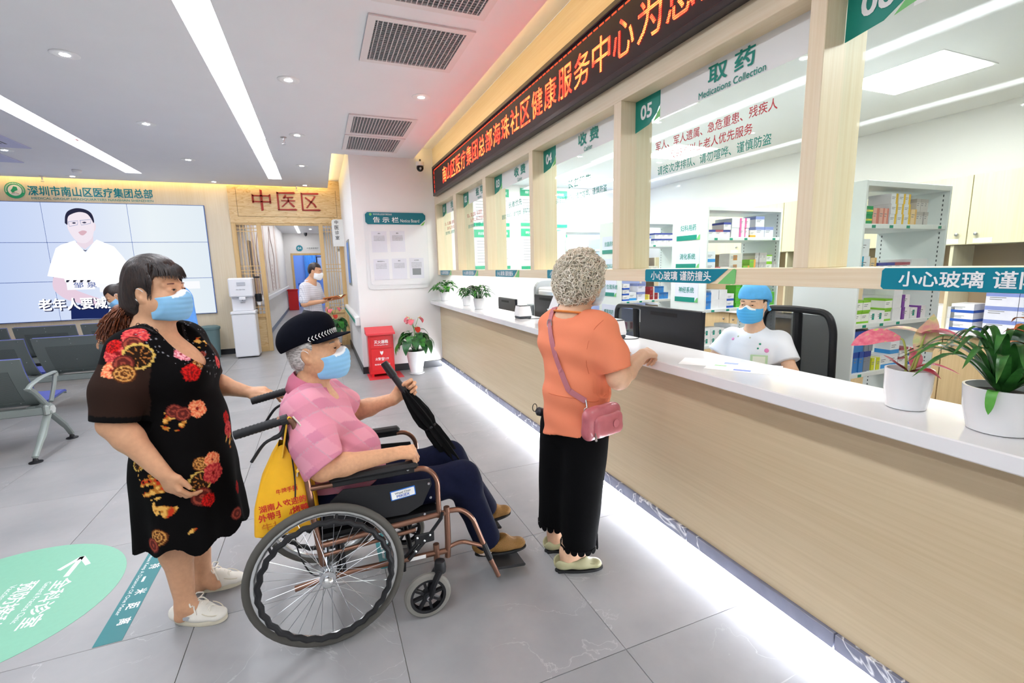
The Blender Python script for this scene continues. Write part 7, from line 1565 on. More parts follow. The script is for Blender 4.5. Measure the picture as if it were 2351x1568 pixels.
for a, b, e in ((RS, RE, .84), (LS, LE, .85)): q = a + (b - a) * e; G.cap(a, a + (q - a) * .6, .070, .074, .05); G.cap(a + (q - a) * .6, q + (q - a) * .2, .074, .075, .03)
G.fnop(lambda x, y, z, F: .006 * gnoise(x, y, z, 22, 12) * np.clip((1.2 - z) / .2, .2, 1) + .003 * np.sin(z * 55 + x * 25), 'd'); G.cap(HO.p(-.02, 0, -.06), W_(-.012, 0, 1.285), .075, .078, .012, None, 's')
G.fnop(lambda x, y, z, F: np.maximum(F, (.705 + .02 * np.sin(np.arctan2(y - 1.91, x - 1.09) * 2)) - z), 'x')
for a, b, e, sg in ((RS, RE, .84, -1), (LS, LE, .85, 1)):
    dd = norm(b - a); q = a + (b - a) * e; G.fnop((lambda q, dd, sg: lambda x, y, z, F: np.where(((x - q[0]) ** 2 + (y - q[1]) ** 2 + (z - q[2]) ** 2 < .02) & (((x - q[0]) * r2[0] + (y - q[1]) * r2[1]) * -sg > -.065), np.maximum(F, (x - q[0]) * dd[0] + (y - q[1]) * dd[1] + (z - q[2]) * dd[2]), F))(q, dd, sg), 'x')
V, Q = G.surf((.84, 1.58, .66), (1.36, 2.26, 1.33), .0065, 1); raw_mesh('t_shirt', V, Q, OR_, parent_origin(lo_), True, lo_); tb_ = bvh_of(V, Q)
nr = [HO.p(-.02, 0, -.06) * .0 + W_(-.012, 0, 0) + np.array((.082 * math.cos(a), .082 * math.sin(a), 1.283 - .012 * math.cos(a - .3))) for a in np.linspace(0, 2 * PI, 30)[:-1]]; MB().tube(nr, .008, 6, closed=True, sq=.6).build('neckband', M('orange_rib', '#f0964e', .85), lo_, smooth=True)
sm_ = [sight(tb_, px, py, .0008) for px, py in ((1246, 895), (1262, 903), (1280, 908), (1300, 912), (1320, 915), (1345, 921), (1372, 921), (1392, 905))]; sm_ = [p[0] for p in sm_ if p is not None]
if len(sm_) > 3: MB().tube(smooth_path(sm_, 4), .0012, 4).build('shirt_seam', M('orange_seam', '#d86e46', .85), lo_)
sm_ = [sight(tb_, px, py, .0006) for px, py in ((1385, 735), (1365, 755), (1350, 790), (1346, 830), (1352, 858))]; sm_ = [p[0] for p in sm_ if p is not None]
if len(sm_) > 3: MB().tube(smooth_path(sm_, 4), .0012, 4).build('sleeve_seam', M('orange_seam', '#d86e46', .85), lo_)
BKT = M('black_trousers', '#060608', .92, spec=.12, noise=.1, nscale=50); T = Field()
for (a, b, hz) in (((1.115, 1.835, .72), (1.085, 1.862, .12), .135), ((1.06, 1.99, .72), (1.045, 2.03, .14), .175)):
    a, b = np.array(a), np.array(b); T.cap(a, b, .106, .088, .06, None); T.cut((0, 0, hz), (0, 0, -1), .003, (b[0] - .14, b[1] - .14, 0), (b[0] + .14, b[1] + .14 if b[1] > 1.95 else 1.945, .3))
T.ell((1.09, 1.91, .74), (.125, .135, .1), np.stack([f2, r2, (0, 0, 1)]), .05); T.fnop(lambda x, y, z, F: .004 * gnoise(x, y, z, 20, 5), 'd'); T.cut((0, 0, .84), (0, 0, 1), .01)
V, Q = T.surf((.9, 1.68, .1), (1.3, 2.16, .9), .0075, 1); raw_mesh('trousers', V, Q, BKT, parent_origin(lo_), True, lo_)
for (cx, cy, hz, rr) in ((1.087, 1.862, .138, .088), (1.046, 2.028, .178, .090)):
    sc = MB()
    for k in range(16):
        a = 2 * PI * k / 16
        if abs(a - 5.6) < .35: continue
        n_ = np.array((math.cos(a), math.sin(a), 0)); t_ = np.array((-math.sin(a), math.cos(a), 0)); c = np.array((cx, cy, hz)) + n_ * rr; sc.prism([(.017 * math.cos(q), .02 * math.sin(q)) for q in np.linspace(PI, 2 * PI, 9)] + [(.017, .006), (-.017, .006)], c, t_, (0, 0, 1), .003)
    sc.build('scalloped_hem', BKT, lo_); ho = MB()
    for k in range(16):
        a = 2 * PI * k / 16
        if abs(a - 5.6) < .35: continue
        n_ = np.array((math.cos(a), math.sin(a), 0)); t_ = np.array((-math.sin(a), math.cos(a), 0)); c = np.array((cx, cy, hz - .006)) + n_ * (rr + .0005)
        for q in range(5): e = np.array((0, 0, 1)) * math.sin(q * 2 * PI / 5 + .3) + t_ * math.cos(q * 2 * PI / 5 + .3); ho.obox(c + e * .007, e, np.cross(n_, e), n_, (.0028, .001, .0006))
    ho.build('eyelets', M('eyelet_beige', '#c9a888', .8), lo_)
    for q in (5.5, 5.62): a = q; MB().tube([(cx + rr * 1.02 * math.cos(a), cy + rr * 1.02 * math.sin(a), hz + .06), (cx + rr * 1.05 * math.cos(a), cy + rr * 1.05 * math.sin(a), hz - .015)], .004, 6).build('tie_ribbon', BKT, lo_)
SAGE = M('sage_leather', '#a9a681', .45, noise=.04, nscale=40); GOLD = M('gold_metal', '#d8a84a', .25, metal=1.0)
for heel, toe in (((.962, 1.888), (1.208, 1.815)), ((.985, 2.052), (1.225, 2.0))):
    o, P_ = shoe('loafer', lo_, heel, toe, 0.0, .042, .055, SAGE, BLS, 'loafer')
    MB().tube([P_(.5, .036 * s_, .048 + .02 * (1 - s_ * s_)) for s_ in np.linspace(-1, 1, 9)], .0035, 6).build('horsebit', GOLD, o, parent_origin(lo_), True); MB().tube([P_(.5 + .018 * math.cos(a), -.03 + .0, .055 + .012 * math.sin(a)) for a in np.linspace(0, 6.28, 12)], .002, 5).build('horsebit_ring', GOLD, o, parent_origin(lo_), True); MB().tube([P_(.70 + .16 * math.cos(a), .032 * math.sin(a), .045 - .012 * math.cos(a)) for a in np.linspace(-2.2, 2.2, 14)], .0015, 5).build('apron_seam', M('sage_seam', '#8d8a66', .6), o, parent_origin(lo_)); MB().obox(P_(.13, 0, .006), P_(1, 0, 0) - P_(0, 0, 0), np.cross((0, 0, 1), P_(1, 0, 0) - P_(0, 0, 0)), (0, 0, 1), (.018, .025, .008), 0, .004).build('heel', BLS, o, parent_origin(lo_))
# curly white hair
CURL = hair_mat('white_curls', '#d6cbb2', '#f8f0e0', .6, (8, 8, 8)); Hh = Field(); S = HO.s
Hh.ell(HO.p(-.018, 0, .038), np.array((.108, .092, .100)) * S, HO.R, .01); Hh.ell(HO.p(-.050, 0, -.022), np.array((.076, .086, .078)) * S, HO.R, .04)
Hh.fnop(lambda x, y, z, F: np.maximum(F, np.minimum(HO.loc(x, y, z)[0] - .03, .072 - HO.loc(x, y, z)[2]) * S), 'x'); Hh.fnop(lambda x, y, z, F: .007 * gnoise(x, y, z, 75, 3), 'd'); V, Q = Hh.surf(HO.c - .18, HO.c + .2, .005); raw_mesh('hair', V, Q, CURL, parent_origin(lo_), True, lo_)
r_ = np.random.RandomState(8); paths = []; Nn = vert_normals(V, Q)
for i in r_.choice(len(V), 1900, replace=False):
    b = V[i]; n_ = Nn[i]
    if (b - HO.c) @ HO.F > .055 * S and (b - HO.c) @ HO.U < .07: continue
    u, w, _ = frame_for(n_); a0 = r_.uniform(0, 6.28); R_ = r_.uniform(.008, .017); turns = r_.uniform(.7, 1.25); p = []
    dr = u * math.cos(a0) + w * math.sin(a0); up = norm(n_ * .8 - HO.U * .5); sd_ = norm(np.cross(n_, dr))
    for k in range(12): t = k / 11; a = turns * 2 * PI * t; p.append(b + n_ * (.004 + .009 * t) + dr * (R_ * math.sin(a)) + sd_ * R_ * (1 - math.cos(a)) * .7 + n_ * R_ * .55 * (1 - math.cos(a)) - HO.U * .008 * t)
    paths.append(p)
strands('curls', paths, .0027, CURL, lo_, 4)
# shoulder bag
bg = empty('shoulder_bag', (1.13, 1.70, .74), 'rose pink crossbody bag on the old woman\'s hip', 'bag'); ROSE = M('rose_nylon', '#b5636a', .38, noise=.08, nscale=25, bump=.35, coat=.2)
bn = norm((.25, -.97, 0)); bx = norm((.97, .25, 0)); bc = np.array((1.112, 1.706, .815)); bz = np.array((0, 0, 1.0)); K = Field()
R_ = np.stack([bx, bn, bz]); K.cap(bc - bx * .075 - bz * .035, bc + bx * .075 - bz * .035, .043, .043, .02, (bn, .75)); K.cap(bc - bx * .075 + bz * .03, bc + bx * .075 + bz * .03, .04, .04, .03, (bn, .7)); K.cap(bc - bx * .04, bc + bx * .04, .055, .055, .03, (bn, .6)); K.fnop(lambda x, y, z, F: .0022 * gnoise(x, y, z, 90, 7), 'd'); V, Q = K.surf(bc - .16, bc + .16, .0045, 1); raw_mesh('pouch', V, Q, ROSE, parent_origin(bg), True, bg)
K = Field(); pc2 = bc + bn * .030 + bx * .012 - bz * .012; K.cap(pc2 - bx * .06 + bz * .018, pc2 + bx * .06 + bz * .018, .030, .030, .02, (bn, .55)); K.cap(pc2 - bx * .06 - bz * .022, pc2 + bx * .06 - bz * .022, .032, .032, .02, (bn, .6)); K.fnop(lambda x, y, z, F: .0018 * gnoise(x, y, z, 80, 3), 'd'); V, Q = K.surf(pc2 - .12, pc2 + .12, .0045, 1); raw_mesh('front_pocket', V, Q, ROSE, parent_origin(bg), True, bg)
MB().lathe([(.018, 0), (.018, .0015), (.0, .002)], pc2 + bn * .0195 + bx * .03, 20, axis=bn).build('badge', M('rose_badge', '#c4727a', .4), bg); MB().tube(smooth_path([pc2 - bx * .088 + bz * .03, pc2 - bx * .09 - bz * .03, pc2 - bx * .06 - bz * .052], 4), .003, 5).build('zip', M('zip_rose', '#a3565e', .5), bg); MB().obox(pc2 - bx * .085 - bz * .035 + bn * .008, bz, bx, bn, (.014, .005, .002)).sphere(pc2 - bx * .085 - bz * .055 + bn * .008, .006, 8, 6).build('zip_puller', STEEL, bg)
STR = M('rose_strap', '#bb747c', .6)
sp_ = [(1274, 708), (1268, 722), (1264, 745), (1268, 780), (1278, 820), (1290, 855), (1302, 885), (1310, 898)]; pts = [sight(tb_, px, py, .004) for px, py in sp_]; pts = [p for p in pts if p is not None]
if len(pts) > 3:
    P0 = smooth_path([p[0] for p in pts] + [np.array((1.055, 1.745, .90))], 4); m = MB(); rg = []
    for i, p in enumerate(P0):
        d = norm(P0[min(i + 1, len(P0) - 1)] - P0[max(i - 1, 0)]); j = min(i // 4, len(pts) - 1); nn = norm(pts[j][1]); sdv = norm(np.cross(nn, d)); rg.append([p - sdv * .013, p + sdv * .013, p + sdv * .013 + nn * .003, p - sdv * .013 + nn * .003])
    m.loft(rg).build('strap', STR, bg); q = pts[2]; MB().tube([q[0] + .018 * (math.cos(a) * norm(np.cross(q[1], (0, 0, 1))) + 1.2 * math.sin(a) * np.array((0, 0, 1.0))) + q[1] * .003 for a in np.linspace(0, 2 * PI, 14)[:-1]], .0022, 6, closed=True).build('strap_buckle', STEEL, bg, smooth=True)
MB().tube([(1.055, 1.745, .905), (1.055, 1.735, .875)], .004, 6).tube([np.array((1.052, 1.735, .86)) + .012 * np.array((math.cos(a), 0, math.sin(a))) for a in np.linspace(0, 6.28, 12)], .002, 5).build('strap_clip', STEEL, bg, smooth=True)
MB().tube([np.array((1.048, 1.705, .845 - .011 * k)) + .005 * np.array((math.cos(k * 2), math.sin(k * 2), 0)) for k in range(9)], .0035, 6).build('charm_chain', STEEL, bg, smooth=True)
pl = empty('folded_umbrella', (.93, 1.98, .80), 'small dark strap loop of a folding umbrella at the old woman\'s side', 'umbrella'); MB().lathe([(.012, 0), (.022, .01), (.023, .16), (.018, .17)], (.958, 2.055, .78), 12, axis=(.9, .1, -.35)).build('body', DARK, pl, smooth=True); MB().tube([(.945 + .012 * math.cos(a), 2.05, .80 + .02 * math.sin(a)) for a in np.linspace(0, 6.28, 14)], .002, 5).build('wrist_loop', BLACK, pl)
# ================================================================== the nurse
nu = empty('person', (2.62, 2.12, .5), 'seated nurse in a white tunic and blue cap behind the counter', 'person')
nc = at(1728, 703, x=2.62); HN = Fr((2.62, nc[1], nc[2] + .01), (-.93, -.36, -.04), (.02, 0, 1), .95); ny, nz = HN.c[1], HN.c[2]
f3 = norm((-.92, -.38, 0)); l3 = np.cross((0, 0, 1), f3); NC = np.array((2.67, ny + .01, 0)); Nn_ = lambda f, l, z: NC + f3 * f + l3 * l + np.array((0, 0, z))
B = Field(); head(B, HN, 1.0); B.cap(HN.p(-.022, 0, -.05), Nn_(0, 0, nz - .20), .05, .055, .03); B.cap(Nn_(0, 0, nz - .2), Nn_(0, 0, nz - .32), .07, .1, .04); S0 = nz - .235
RSn, REn, RWn = Nn_(.0, -.16, S0), Nn_(.09, -.25, S0 - .17), Nn_(.33, -.17, .80); LSn, LEn, LWn = Nn_(.0, .16, S0), Nn_(.07, .245, S0 - .18), Nn_(.30, .16, .79)
for a, b, c in ((RSn, REn, RWn), (LSn, LEn, LWn)): B.cap(a, b, .045, .040, .03); B.cap(b, c, .040, .026, .025)
B.cap(Nn_(0, 0, nz - .3), Nn_(0, 0, .72), .09, .1, .04); B.cap(RSn, LSn, .045, .045, .03)
hand(B, RWn, f3 - np.array((0, 0, .15)), (0, 0, -1), l3, (.3, .4, .3), .95); hand(B, LWn, f3 - np.array((0, 0, .15)), (0, 0, -1), -l3, (.3, .4, .3), .95)
body_mesh('body', B, [((2.15, ny - .35, .68), (2.85, ny + .38, nz + .16), .009), (HN.c - .15, HN.c + .15, .0045)], SKINP, nu); mask(HN, B, nu, '#58b4ea'); eyes(HN, nu, BROWB, .003)
TUN = M('white_tunic', '#eef0f5', .8, bump=.06, nscale=200); G = Field(); G.cap(Nn_(.0, .07, S0 - .08), Nn_(0, -.07, S0 - .08), .11, .11, .05); G.cap(Nn_(0, .13, S0 + .005), Nn_(0, -.13, S0 + .005), .062, .062, .05); G.cap(Nn_(.01, 0, S0 - .1), Nn_(.03, 0, .5), .14, .16, .05, (f3, .8)); G.cap(Nn_(0, 0, S0 + .05), Nn_(0, 0, S0 - .02), .07, .1, .04); G.ell(Nn_(.07, 0, S0 - .14), (.07, .12, .09), np.stack([f3, l3, (0, 0, 1)]), .05)
for a, b in ((RSn, REn), (LSn, LEn)): q = a + (b - a) * .66; G.cap(a, q + (q - a) * .2, .062, .074, .04)
G.fnop(lambda x, y, z, F: .004 * gnoise(x, y, z, 30, 21), 'd'); G.cap(HN.p(-.02, 0, -.08), Nn_(.01, 0, S0 + .05), .06, .062, .01, None, 's'); G.cut((0, 0, .52), (0, 0, -1), .01)
for a, b in ((RSn, REn), (LSn, LEn)):
    dd = norm(b - a); q = a + (b - a) * .66; G.fnop((lambda q, dd, a: lambda x, y, z, F: np.where(((x - q[0]) ** 2 + (y - q[1]) ** 2 + (z - q[2]) ** 2 < .0105), np.maximum(F, (x - q[0]) * dd[0] + (y - q[1]) * dd[1] + (z - q[2]) * dd[2]), F))(q, dd, a), 'x')
V, Q = G.surf((2.35, ny - .36, .48), (2.9, ny + .38, nz - .08), .007, 1); raw_mesh('tunic', V, Q, TUN, parent_origin(nu), True, nu); nb_ = bvh_of(V, Q)
ring = [Nn_(.01, 0, 0) + np.array((.066 * math.cos(a), .066 * math.sin(a), S0 + .045 - .02 * math.cos(a - math.atan2(f3[1], f3[0])))) for a in np.linspace(0, 2 * PI, 26)[:-1]]; MB().tube(ring, .012, 8, closed=True, sq=.45).build('stand_collar', TUN, nu, smooth=True)
for px, py, c, r in ((1695, 772, '#b8c8a0', .006), (1722, 775, '#d8d8c8', .006), (1760, 805, '#e58ac0', .014), (1724, 765, '#eaa0c4', .01), (1683, 778, '#eaa0d0', .01), (1738, 754, '#e8b8d4', .011), (1745, 790, '#2c9c78', .007), (1740, 800, '#2c9c78', .006), (1700, 840, '#a8d0a0', .01)):
    h_ = sight(nb_, px, py, .001)
    if h_ is not None: MB().lathe([(r, 0), (r * .8, .002), (.0, .003)], h_[0], 12, axis=h_[1]).build('embroidery', M('embroidery' + c, c, .7), nu)
h_ = sight(nb_, 1742, 826, .006)
if h_ is not None:
    ax_ = norm(np.cross((0, 0, 1), h_[1])); bd_ = empty('name_badge', tuple(h_[0]), 'pale green name badge on the nurse\'s tunic', 'badge'); MB().obox(h_[0], ax_, (0, 0, 1), h_[1], (.05, .032, .002), 0, .002).build('holder', M('badge_green', '#bcd8ac', .4), bd_); MB().obox(h_[0] + h_[1] * .0025, ax_, (0, 0, 1), h_[1], (.036, .022, .0006)).build('card', M('badge_card', '#e8ead8', .6), bd_)
K = Field(); K.ell(HN.p(-.022, 0, .062), np.array((.115, .098, .095)) * HN.s, HN.R, .01); K.ell(HN.p(-.085, .035, .03), np.array((.05, .055, .06)) * HN.s, HN.R, .04); K.fnop(lambda x, y, z, F: np.maximum(F, (.042 + .35 * np.minimum(HN.loc(x, y, z)[0], .1) * .2 - HN.loc(x, y, z)[2] - .25 * np.maximum(-HN.loc(x, y, z)[0], 0)) * HN.s) + .003 * gnoise(x, y, z, 70, 2), 'x'); V, Q = K.surf(HN.c - .18, HN.c + .2, .0045, 1); nc_ = empty('surgical_cap', tuple(HN.p(0, 0, .08)), 'light blue surgical cap on the nurse\'s head', 'cap'); raw_mesh('cap_cloth', V, Q, M('cap_blue', '#5db2ec', .8, noise=.06, nscale=40), parent_origin(nc_), True, nc_); MB().tube([HN.p(.094 * math.cos(a) - .02, .086 * math.sin(a), .047) for a in np.linspace(-1.6, 1.6, 20)], .005, 6).build('cap_band', M('cap_blue_dark', '#4aa0dc', .8), nc_, smooth=True); MB().sphere(HN.p(-.10, .05, .0), .022, 10, 8).tube([HN.p(-.1, .05, 0), HN.p(-.13, .07, -.05)], .01, 6).build('cap_knot', M('cap_blue', '#5db2ec', .8), nc_, smooth=True)
K = Field(); K.ell(HN.p(-.02, 0, .035), np.array((.103, .083, .08)) * HN.s, HN.R, .01); K.fnop(lambda x, y, z, F: np.maximum(F, np.maximum(HN.loc(x, y, z)[0] - .02, -.06 - HN.loc(x, y, z)[2]) * HN.s), 'x'); 
for s_ in (1, -1): K.ell(HN.p(-.004, .088 * s_, -.012), np.array((.026, .03, .036)) * HN.s, HN.R, .006, 's')
V, Q = K.surf(HN.c - .14, HN.c + .14, .005); raw_mesh('hair', V, Q, HB_, parent_origin(nu), True, nu)
T = Field(); 
for s_ in (1, -1): T.cap(Nn_(.0, .09 * s_, .55), Nn_(.40, .1 * s_, .53), .085, .07, .03); T.cap(Nn_(.40, .1 * s_, .53), Nn_(.38, .1 * s_, .08), .068, .05, .03)
V, Q = T.surf((2.0, ny - .5, .02), (2.9, ny + .4, .68), .011); raw_mesh('trousers', V, Q, TUN, parent_origin(nu), True, nu)
# ================================================================== the man with the book
bm2 = empty('person', (-.15, 7.6, 0), 'person in a grey checked polo shirt reading a book before the portal', 'person'); HK = Fr((-.045, 7.6, 1.49), (.88, -.38, -.22), (.15, 0, 1), .93); B = Field(); head(B, HK, 1.0)
f4 = norm((.88, -.45, 0)); l4 = np.cross((0, 0, 1), f4); KC = np.array((-.13, 7.62, 0)); Kp = lambda f, l, z: KC + f4 * f + l4 * l + np.array((0, 0, z))
B.cap(HK.p(-.02, 0, -.05), Kp(.0, 0, 1.31), .054, .06, .03); RSk, REk, RWk = Kp(.0, -.18, 1.27), Kp(.0, -.22, 1.03), Kp(.23, -.10, 1.06); LSk, LEk, LWk = Kp(.0, .18, 1.27), Kp(.04, .22, 1.04), Kp(.27, .13, 1.08)
for a, b, c in ((RSk, REk, RWk), (LSk, LEk, LWk)): B.cap(a, b, .045, .042, .03); B.cap(b, c, .042, .026, .025)
hand(B, RWk, f4 + l4 * .2, (0, 0, 1), -l4, (.4, .5, .4), .95); hand(B, LWk, f4 - l4 * .2, (0, 0, 1), l4, (.4, .5, .4), .95)
B.cap(Kp(0, 0, 1.31), Kp(0, 0, .85), .09, .1, .04); B.cap(RSk, LSk, .05, .05, .04)
for s_ in (1, -1): B.cap(Kp(0, .06 * s_, .85), Kp(0, .1 * s_, .12), .08, .04, .03); B.cap(Kp(0, .1 * s_, .12), Kp(0, .1 * s_, .05), .04, .035, .02)
body_mesh('body', B, [((-.5, 7.2, .02), (.4, 8.0, 1.64), .011), (HK.c - .14, HK.c + .14, .006)], SKIN, bm2); mask(HK, B, bm2, '#f2f4f4', False); eyes(HK, bm2, BROWB, .003)
def check_mat():
    t = NT('grey_check_cotton'); tc = t.n('ShaderNodeTexCoord'); sep = t.n('ShaderNodeSeparateXYZ'); t.l(tc.outputs['Object'], sep.inputs[0]); a = t.math('LESS_THAN', t.math('FRACT', t.math('MULTIPLY', sep.outputs[2], 1 / .03)), .15); b = t.math('LESS_THAN', t.math('FRACT', t.math('MULTIPLY', t.math('ADD', sep.outputs[0], sep.outputs[1]), 1 / .03)), .15)
    t.l(t.mix(t.math('MAXIMUM', a, b), srgb('#dcdce2'), srgb('#b4b6c0')), t.b.inputs['Base Color']); t.b.inputs['Roughness'].default_value = .85; return t.mat
G = Field(); G.cap(Kp(0, .08, 1.18), Kp(0, -.08, 1.18), .12, .12, .05); G.cap(Kp(0, .14, 1.275), Kp(0, -.14, 1.275), .065, .065, .05); G.cap(Kp(0, 0, 1.15), Kp(.02, 0, .82), .15, .155, .05, (f4, .8))
for a, b in ((RSk, REk), (LSk, LEk)): G.cap(a, a + (b - a) * .75, .064, .072, .04)
G.cap(HK.p(-.02, 0, -.08), Kp(.01, 0, 1.34), .058, .06, .01, None, 's'); G.cut((0, 0, .83), (0, 0, -1), .01); V, Q = G.surf((-.5, 7.2, .8), (.3, 8.0, 1.42), .0095, 1); raw_mesh('polo_shirt', V, Q, check_mat(), parent_origin(bm2), True, bm2)
MB().loft([[Kp(.0, 0, z) + r * np.array((math.cos(a), math.sin(a), 0)) for a in np.linspace(0, 2 * PI, 20)[:-1]] for r, z in ((.066, 1.35), (.07, 1.375), (.085, 1.345))], capa=False, capb=False).build('collar', M('grey_collar', '#c9ccd6', .8), bm2, smooth=True)
T = Field(); 
for s_ in (1, -1): T.cap(Kp(.0, .09 * s_, .82), Kp(0, .1 * s_, .1), .1, .065, .04)
T.cap(Kp(0, .05, .85), Kp(0, -.05, .85), .13, .13, .04); T.cut((0, 0, .08), (0, 0, -1), .005); V, Q = T.surf((-.4, 7.3, .04), (.2, 7.9, 1.0), .012); raw_mesh('trousers', V, Q, DARK, parent_origin(bm2), True, bm2)
for s_ in (1, -1): shoe('shoe', bm2, Kp(-.08, .1 * s_, 0)[:2], Kp(.18, .1 * s_, 0)[:2], 0.0, .045, .07, BLACK, BLS, 'sneaker')
K = Field(); K.ell(HK.p(-.018, 0, .045), np.array((.103, .082, .1)) * HK.s, HK.R, .01); K.ell(HK.p(-.05, 0, -.0), np.array((.06, .075, .07)) * HK.s, HK.R, .02); K.fnop(lambda x, y, z, F: np.maximum(F, np.minimum(HK.loc(x, y, z)[0] - .02, .075 - HK.loc(x, y, z)[2]) * HK.s), 'x'); V, Q = K.surf(HK.c - .15, HK.c + .17, .006); raw_mesh('hair', V, Q, HB_, parent_origin(bm2), True, bm2)
bk = empty('open_book', tuple(Kp(.36, 0, 1.06)), 'open cream-paged book with an orange cover in the reader\'s hands', 'book'); 
for s_ in (1, -1):
    MB().loft([[Kp(.27 + .19 * q, s_ * (.005 + .15 * t), 1.08 + .05 * t * (1.6 - t) + .03 * q) for q in (0, 1)] for t in np.linspace(0, 1, 7)] , capa=False, capb=False, closed=False).build('page_block', M('cream_pages', '#eee2b8', .8), bk, smooth=True); MB().prism([(0, 0), (.16, .03), (.16, .045), (0, .012)], Kp(.27, 0, 1.05), l4 * s_, (0, 0, 1), .0).build('cover', M('orange_cover', '#c8743c', .6), bk) if False else MB().loft([[Kp(.26 + .21 * q, s_ * (.0 + .16 * t), 1.055 + .045 * t + .03 * q + o) for q, o in ((0, 0), (1, 0), (1, .012), (0, .012))] for t in np.linspace(0, 1, 5)]).build('cover', M('orange_cover', '#c8743c', .6), bk)
# ================================================================== the bending person in blue
bp = empty('person', (-1.7, 6.5, 0), 'bending person in a blue gown half hidden behind the flowered dress', 'person'); HP = Fr((-2.10, 6.5, 1.27), (-.72, -.2, -.66), (-.5, 0, .8), .95); B = Field(); head(B, HP, 1.0); B.cap(HP.p(-.02, 0, -.05), (-1.93, 6.52, 1.18), .052, .06, .03)
for sy in (6.32, 6.72): B.cap((-1.82, sy, 1.2), (-2.0, sy, .98), .045, .04, .03); B.cap((-2.0, sy, .98), (-2.2, sy + .02, .85), .038, .026, .02); hand(B, (-2.2, sy + .02, .85), (-.8, 0, -.6), (0, 0, -1), (0, 1, 0) if sy < 6.5 else (0, -1, 0), (.4, .4, .3), .95)
B.cap((-1.93, 6.52, 1.18), (-1.6, 6.52, 1.15), .07, .1, .04); B.cap((-1.82, 6.32, 1.2), (-1.82, 6.72, 1.2), .05, .05, .04)
body_mesh('body', B, [((-2.36, 6.2, .7), (-1.45, 6.85, 1.5), .012), (HP.c - .14, HP.c + .14, .006)], SKIN, bp); mask(HP, B, bp, None, True); eyes(HP, bp)
K = Field(); K.ell(HP.p(-.02, 0, .045), np.array((.105, .085, .1)) * HP.s, HP.R, .01); K.ell(HP.p(-.125, 0, .055), np.array((.045, .045, .045)) * HP.s, HP.R, .02); K.fnop(lambda x, y, z, F: np.maximum(F, np.minimum(HP.loc(x, y, z)[0] - .02, .08 - HP.loc(x, y, z)[2]) * HP.s), 'x'); V, Q = K.surf(HP.c - .2, HP.c + .2, .006); raw_mesh('hair', V, Q, HB_, parent_origin(bp), True, bp)
G = Field(); G.cap((-1.85, 6.52, 1.2), (-1.58, 6.52, 1.22), .14, .15, .05, ((0, 1, 0), 1.2)); G.cap((-1.56, 6.52, 1.2), (-1.55, 6.52, .45), .17, .19, .06)
for sy in (6.32, 6.72): G.cap((-1.8, sy, 1.22), (-1.95, sy, 1.02), .07, .075, .04)
G.fnop(lambda x, y, z, F: .008 * gnoise(x, y, z, 20, 31), 'd'); V, Q = G.surf((-2.1, 6.1, .3), (-1.1, 6.95, 1.5), .014, 1); raw_mesh('gown', V, Q, M('blue_gown', '#5c9be8', .8, noise=.06, nscale=20), parent_origin(bp), True, bp)
T = Field(); 
for sy in (6.42, 6.62): T.cap((-1.55, sy, .6), (-1.55, sy, .1), .08, .06, .03)
T.cut((0, 0, .07), (0, 0, -1), .005); V, Q = T.surf((-1.8, 6.2, .03), (-1.3, 6.9, .75), .014); raw_mesh('trousers', V, Q, DARK, parent_origin(bp), True, bp)
for sy in (6.42, 6.62): shoe('shoe', bp, (-1.48, sy), (-1.72, sy), 0.0, .045, .07, WHITEP, SNS, 'sneaker')
# ------------------------------------------------------------------ plants
def leaf_mesh(pts, wmax, prof='leaf', fold=.25, up=(0, 0, 1), nseg=9, wave=0.0):
    P = smooth_path(pts, max(2, nseg // (len(pts) - 1))); n = len(P); rings = []
    for i, p in enumerate(P):
        t = i / (n - 1); d = norm(P[min(i + 1, n - 1)] - P[max(i - 1, 0)]); s = np.cross(d, up); s = norm(s) if np.linalg.norm(s) > 1e-4 else np.array((1.0, 0, 0)); u = norm(np.cross(s, d))
        w = {'leaf': math.sin(PI * min(1, t * .96 + .04)) ** .8 * (1.25 - .55 * t), 'strap': min(1, t * 6 + .55) * (1 - t ** 5), 'heart': (math.sin(PI * min(1, .16 + t * .84)) ** .7) * (1.3 - .7 * t), 'spathe': math.sin(PI * min(1, .1 + t * .9)) ** .6}[prof]; w = max(w, .02) * wmax / 2
        rings.append([p + s * w * k + u * (abs(k) * w * fold + wave * w * math.sin(9 * t + 3 * k)) for k in (-1, -.5, 0, .5, 1)])
    return rings
def leaf(name, parent, pts, w, mat, prof='leaf', fold=.25, up=(0, 0, 1), wave=0.0, nseg=9):
    o = MB().loft(leaf_mesh(pts, w, prof, fold, up, nseg, wave), capa=False, capb=False, closed=False).build(name, mat, parent, smooth=True); return o
def leafmat(name, c1, c2, rough=.35, vein=None, scale=18):
    t = NT(name); tc = t.n('ShaderNodeTexCoord'); nz = t.n('ShaderNodeTexNoise', i_Scale=scale, i_Detail=4.0); t.l(tc.outputs['Object'], nz.inputs['Vector']); st = [(.35, srgb(c1)), (.62, srgb(c2))]
    if vein: st.append((.66, srgb(vein)))
    t.l(t.ramp(nz.outputs[0], st), t.b.inputs['Base Color']); t.b.inputs['Roughness'].default_value = rough; t.b.inputs['Subsurface Weight'].default_value = 0; _MATS[name] = t.mat; return t.mat
POTW = M('white_ceramic', '#eeeeef', .18, coat=.3); SOIL = M('dark_soil', '#2c231b', .95, noise=.4, nscale=120, bump=.6)
LG = leafmat('glossy_leaf', '#235c22', '#3d8a34'); LGD = leafmat('deep_leaf', '#1d4a26', '#2f6b36'); LGY = leafmat('young_leaf', '#3f8f34', '#6bb84a')
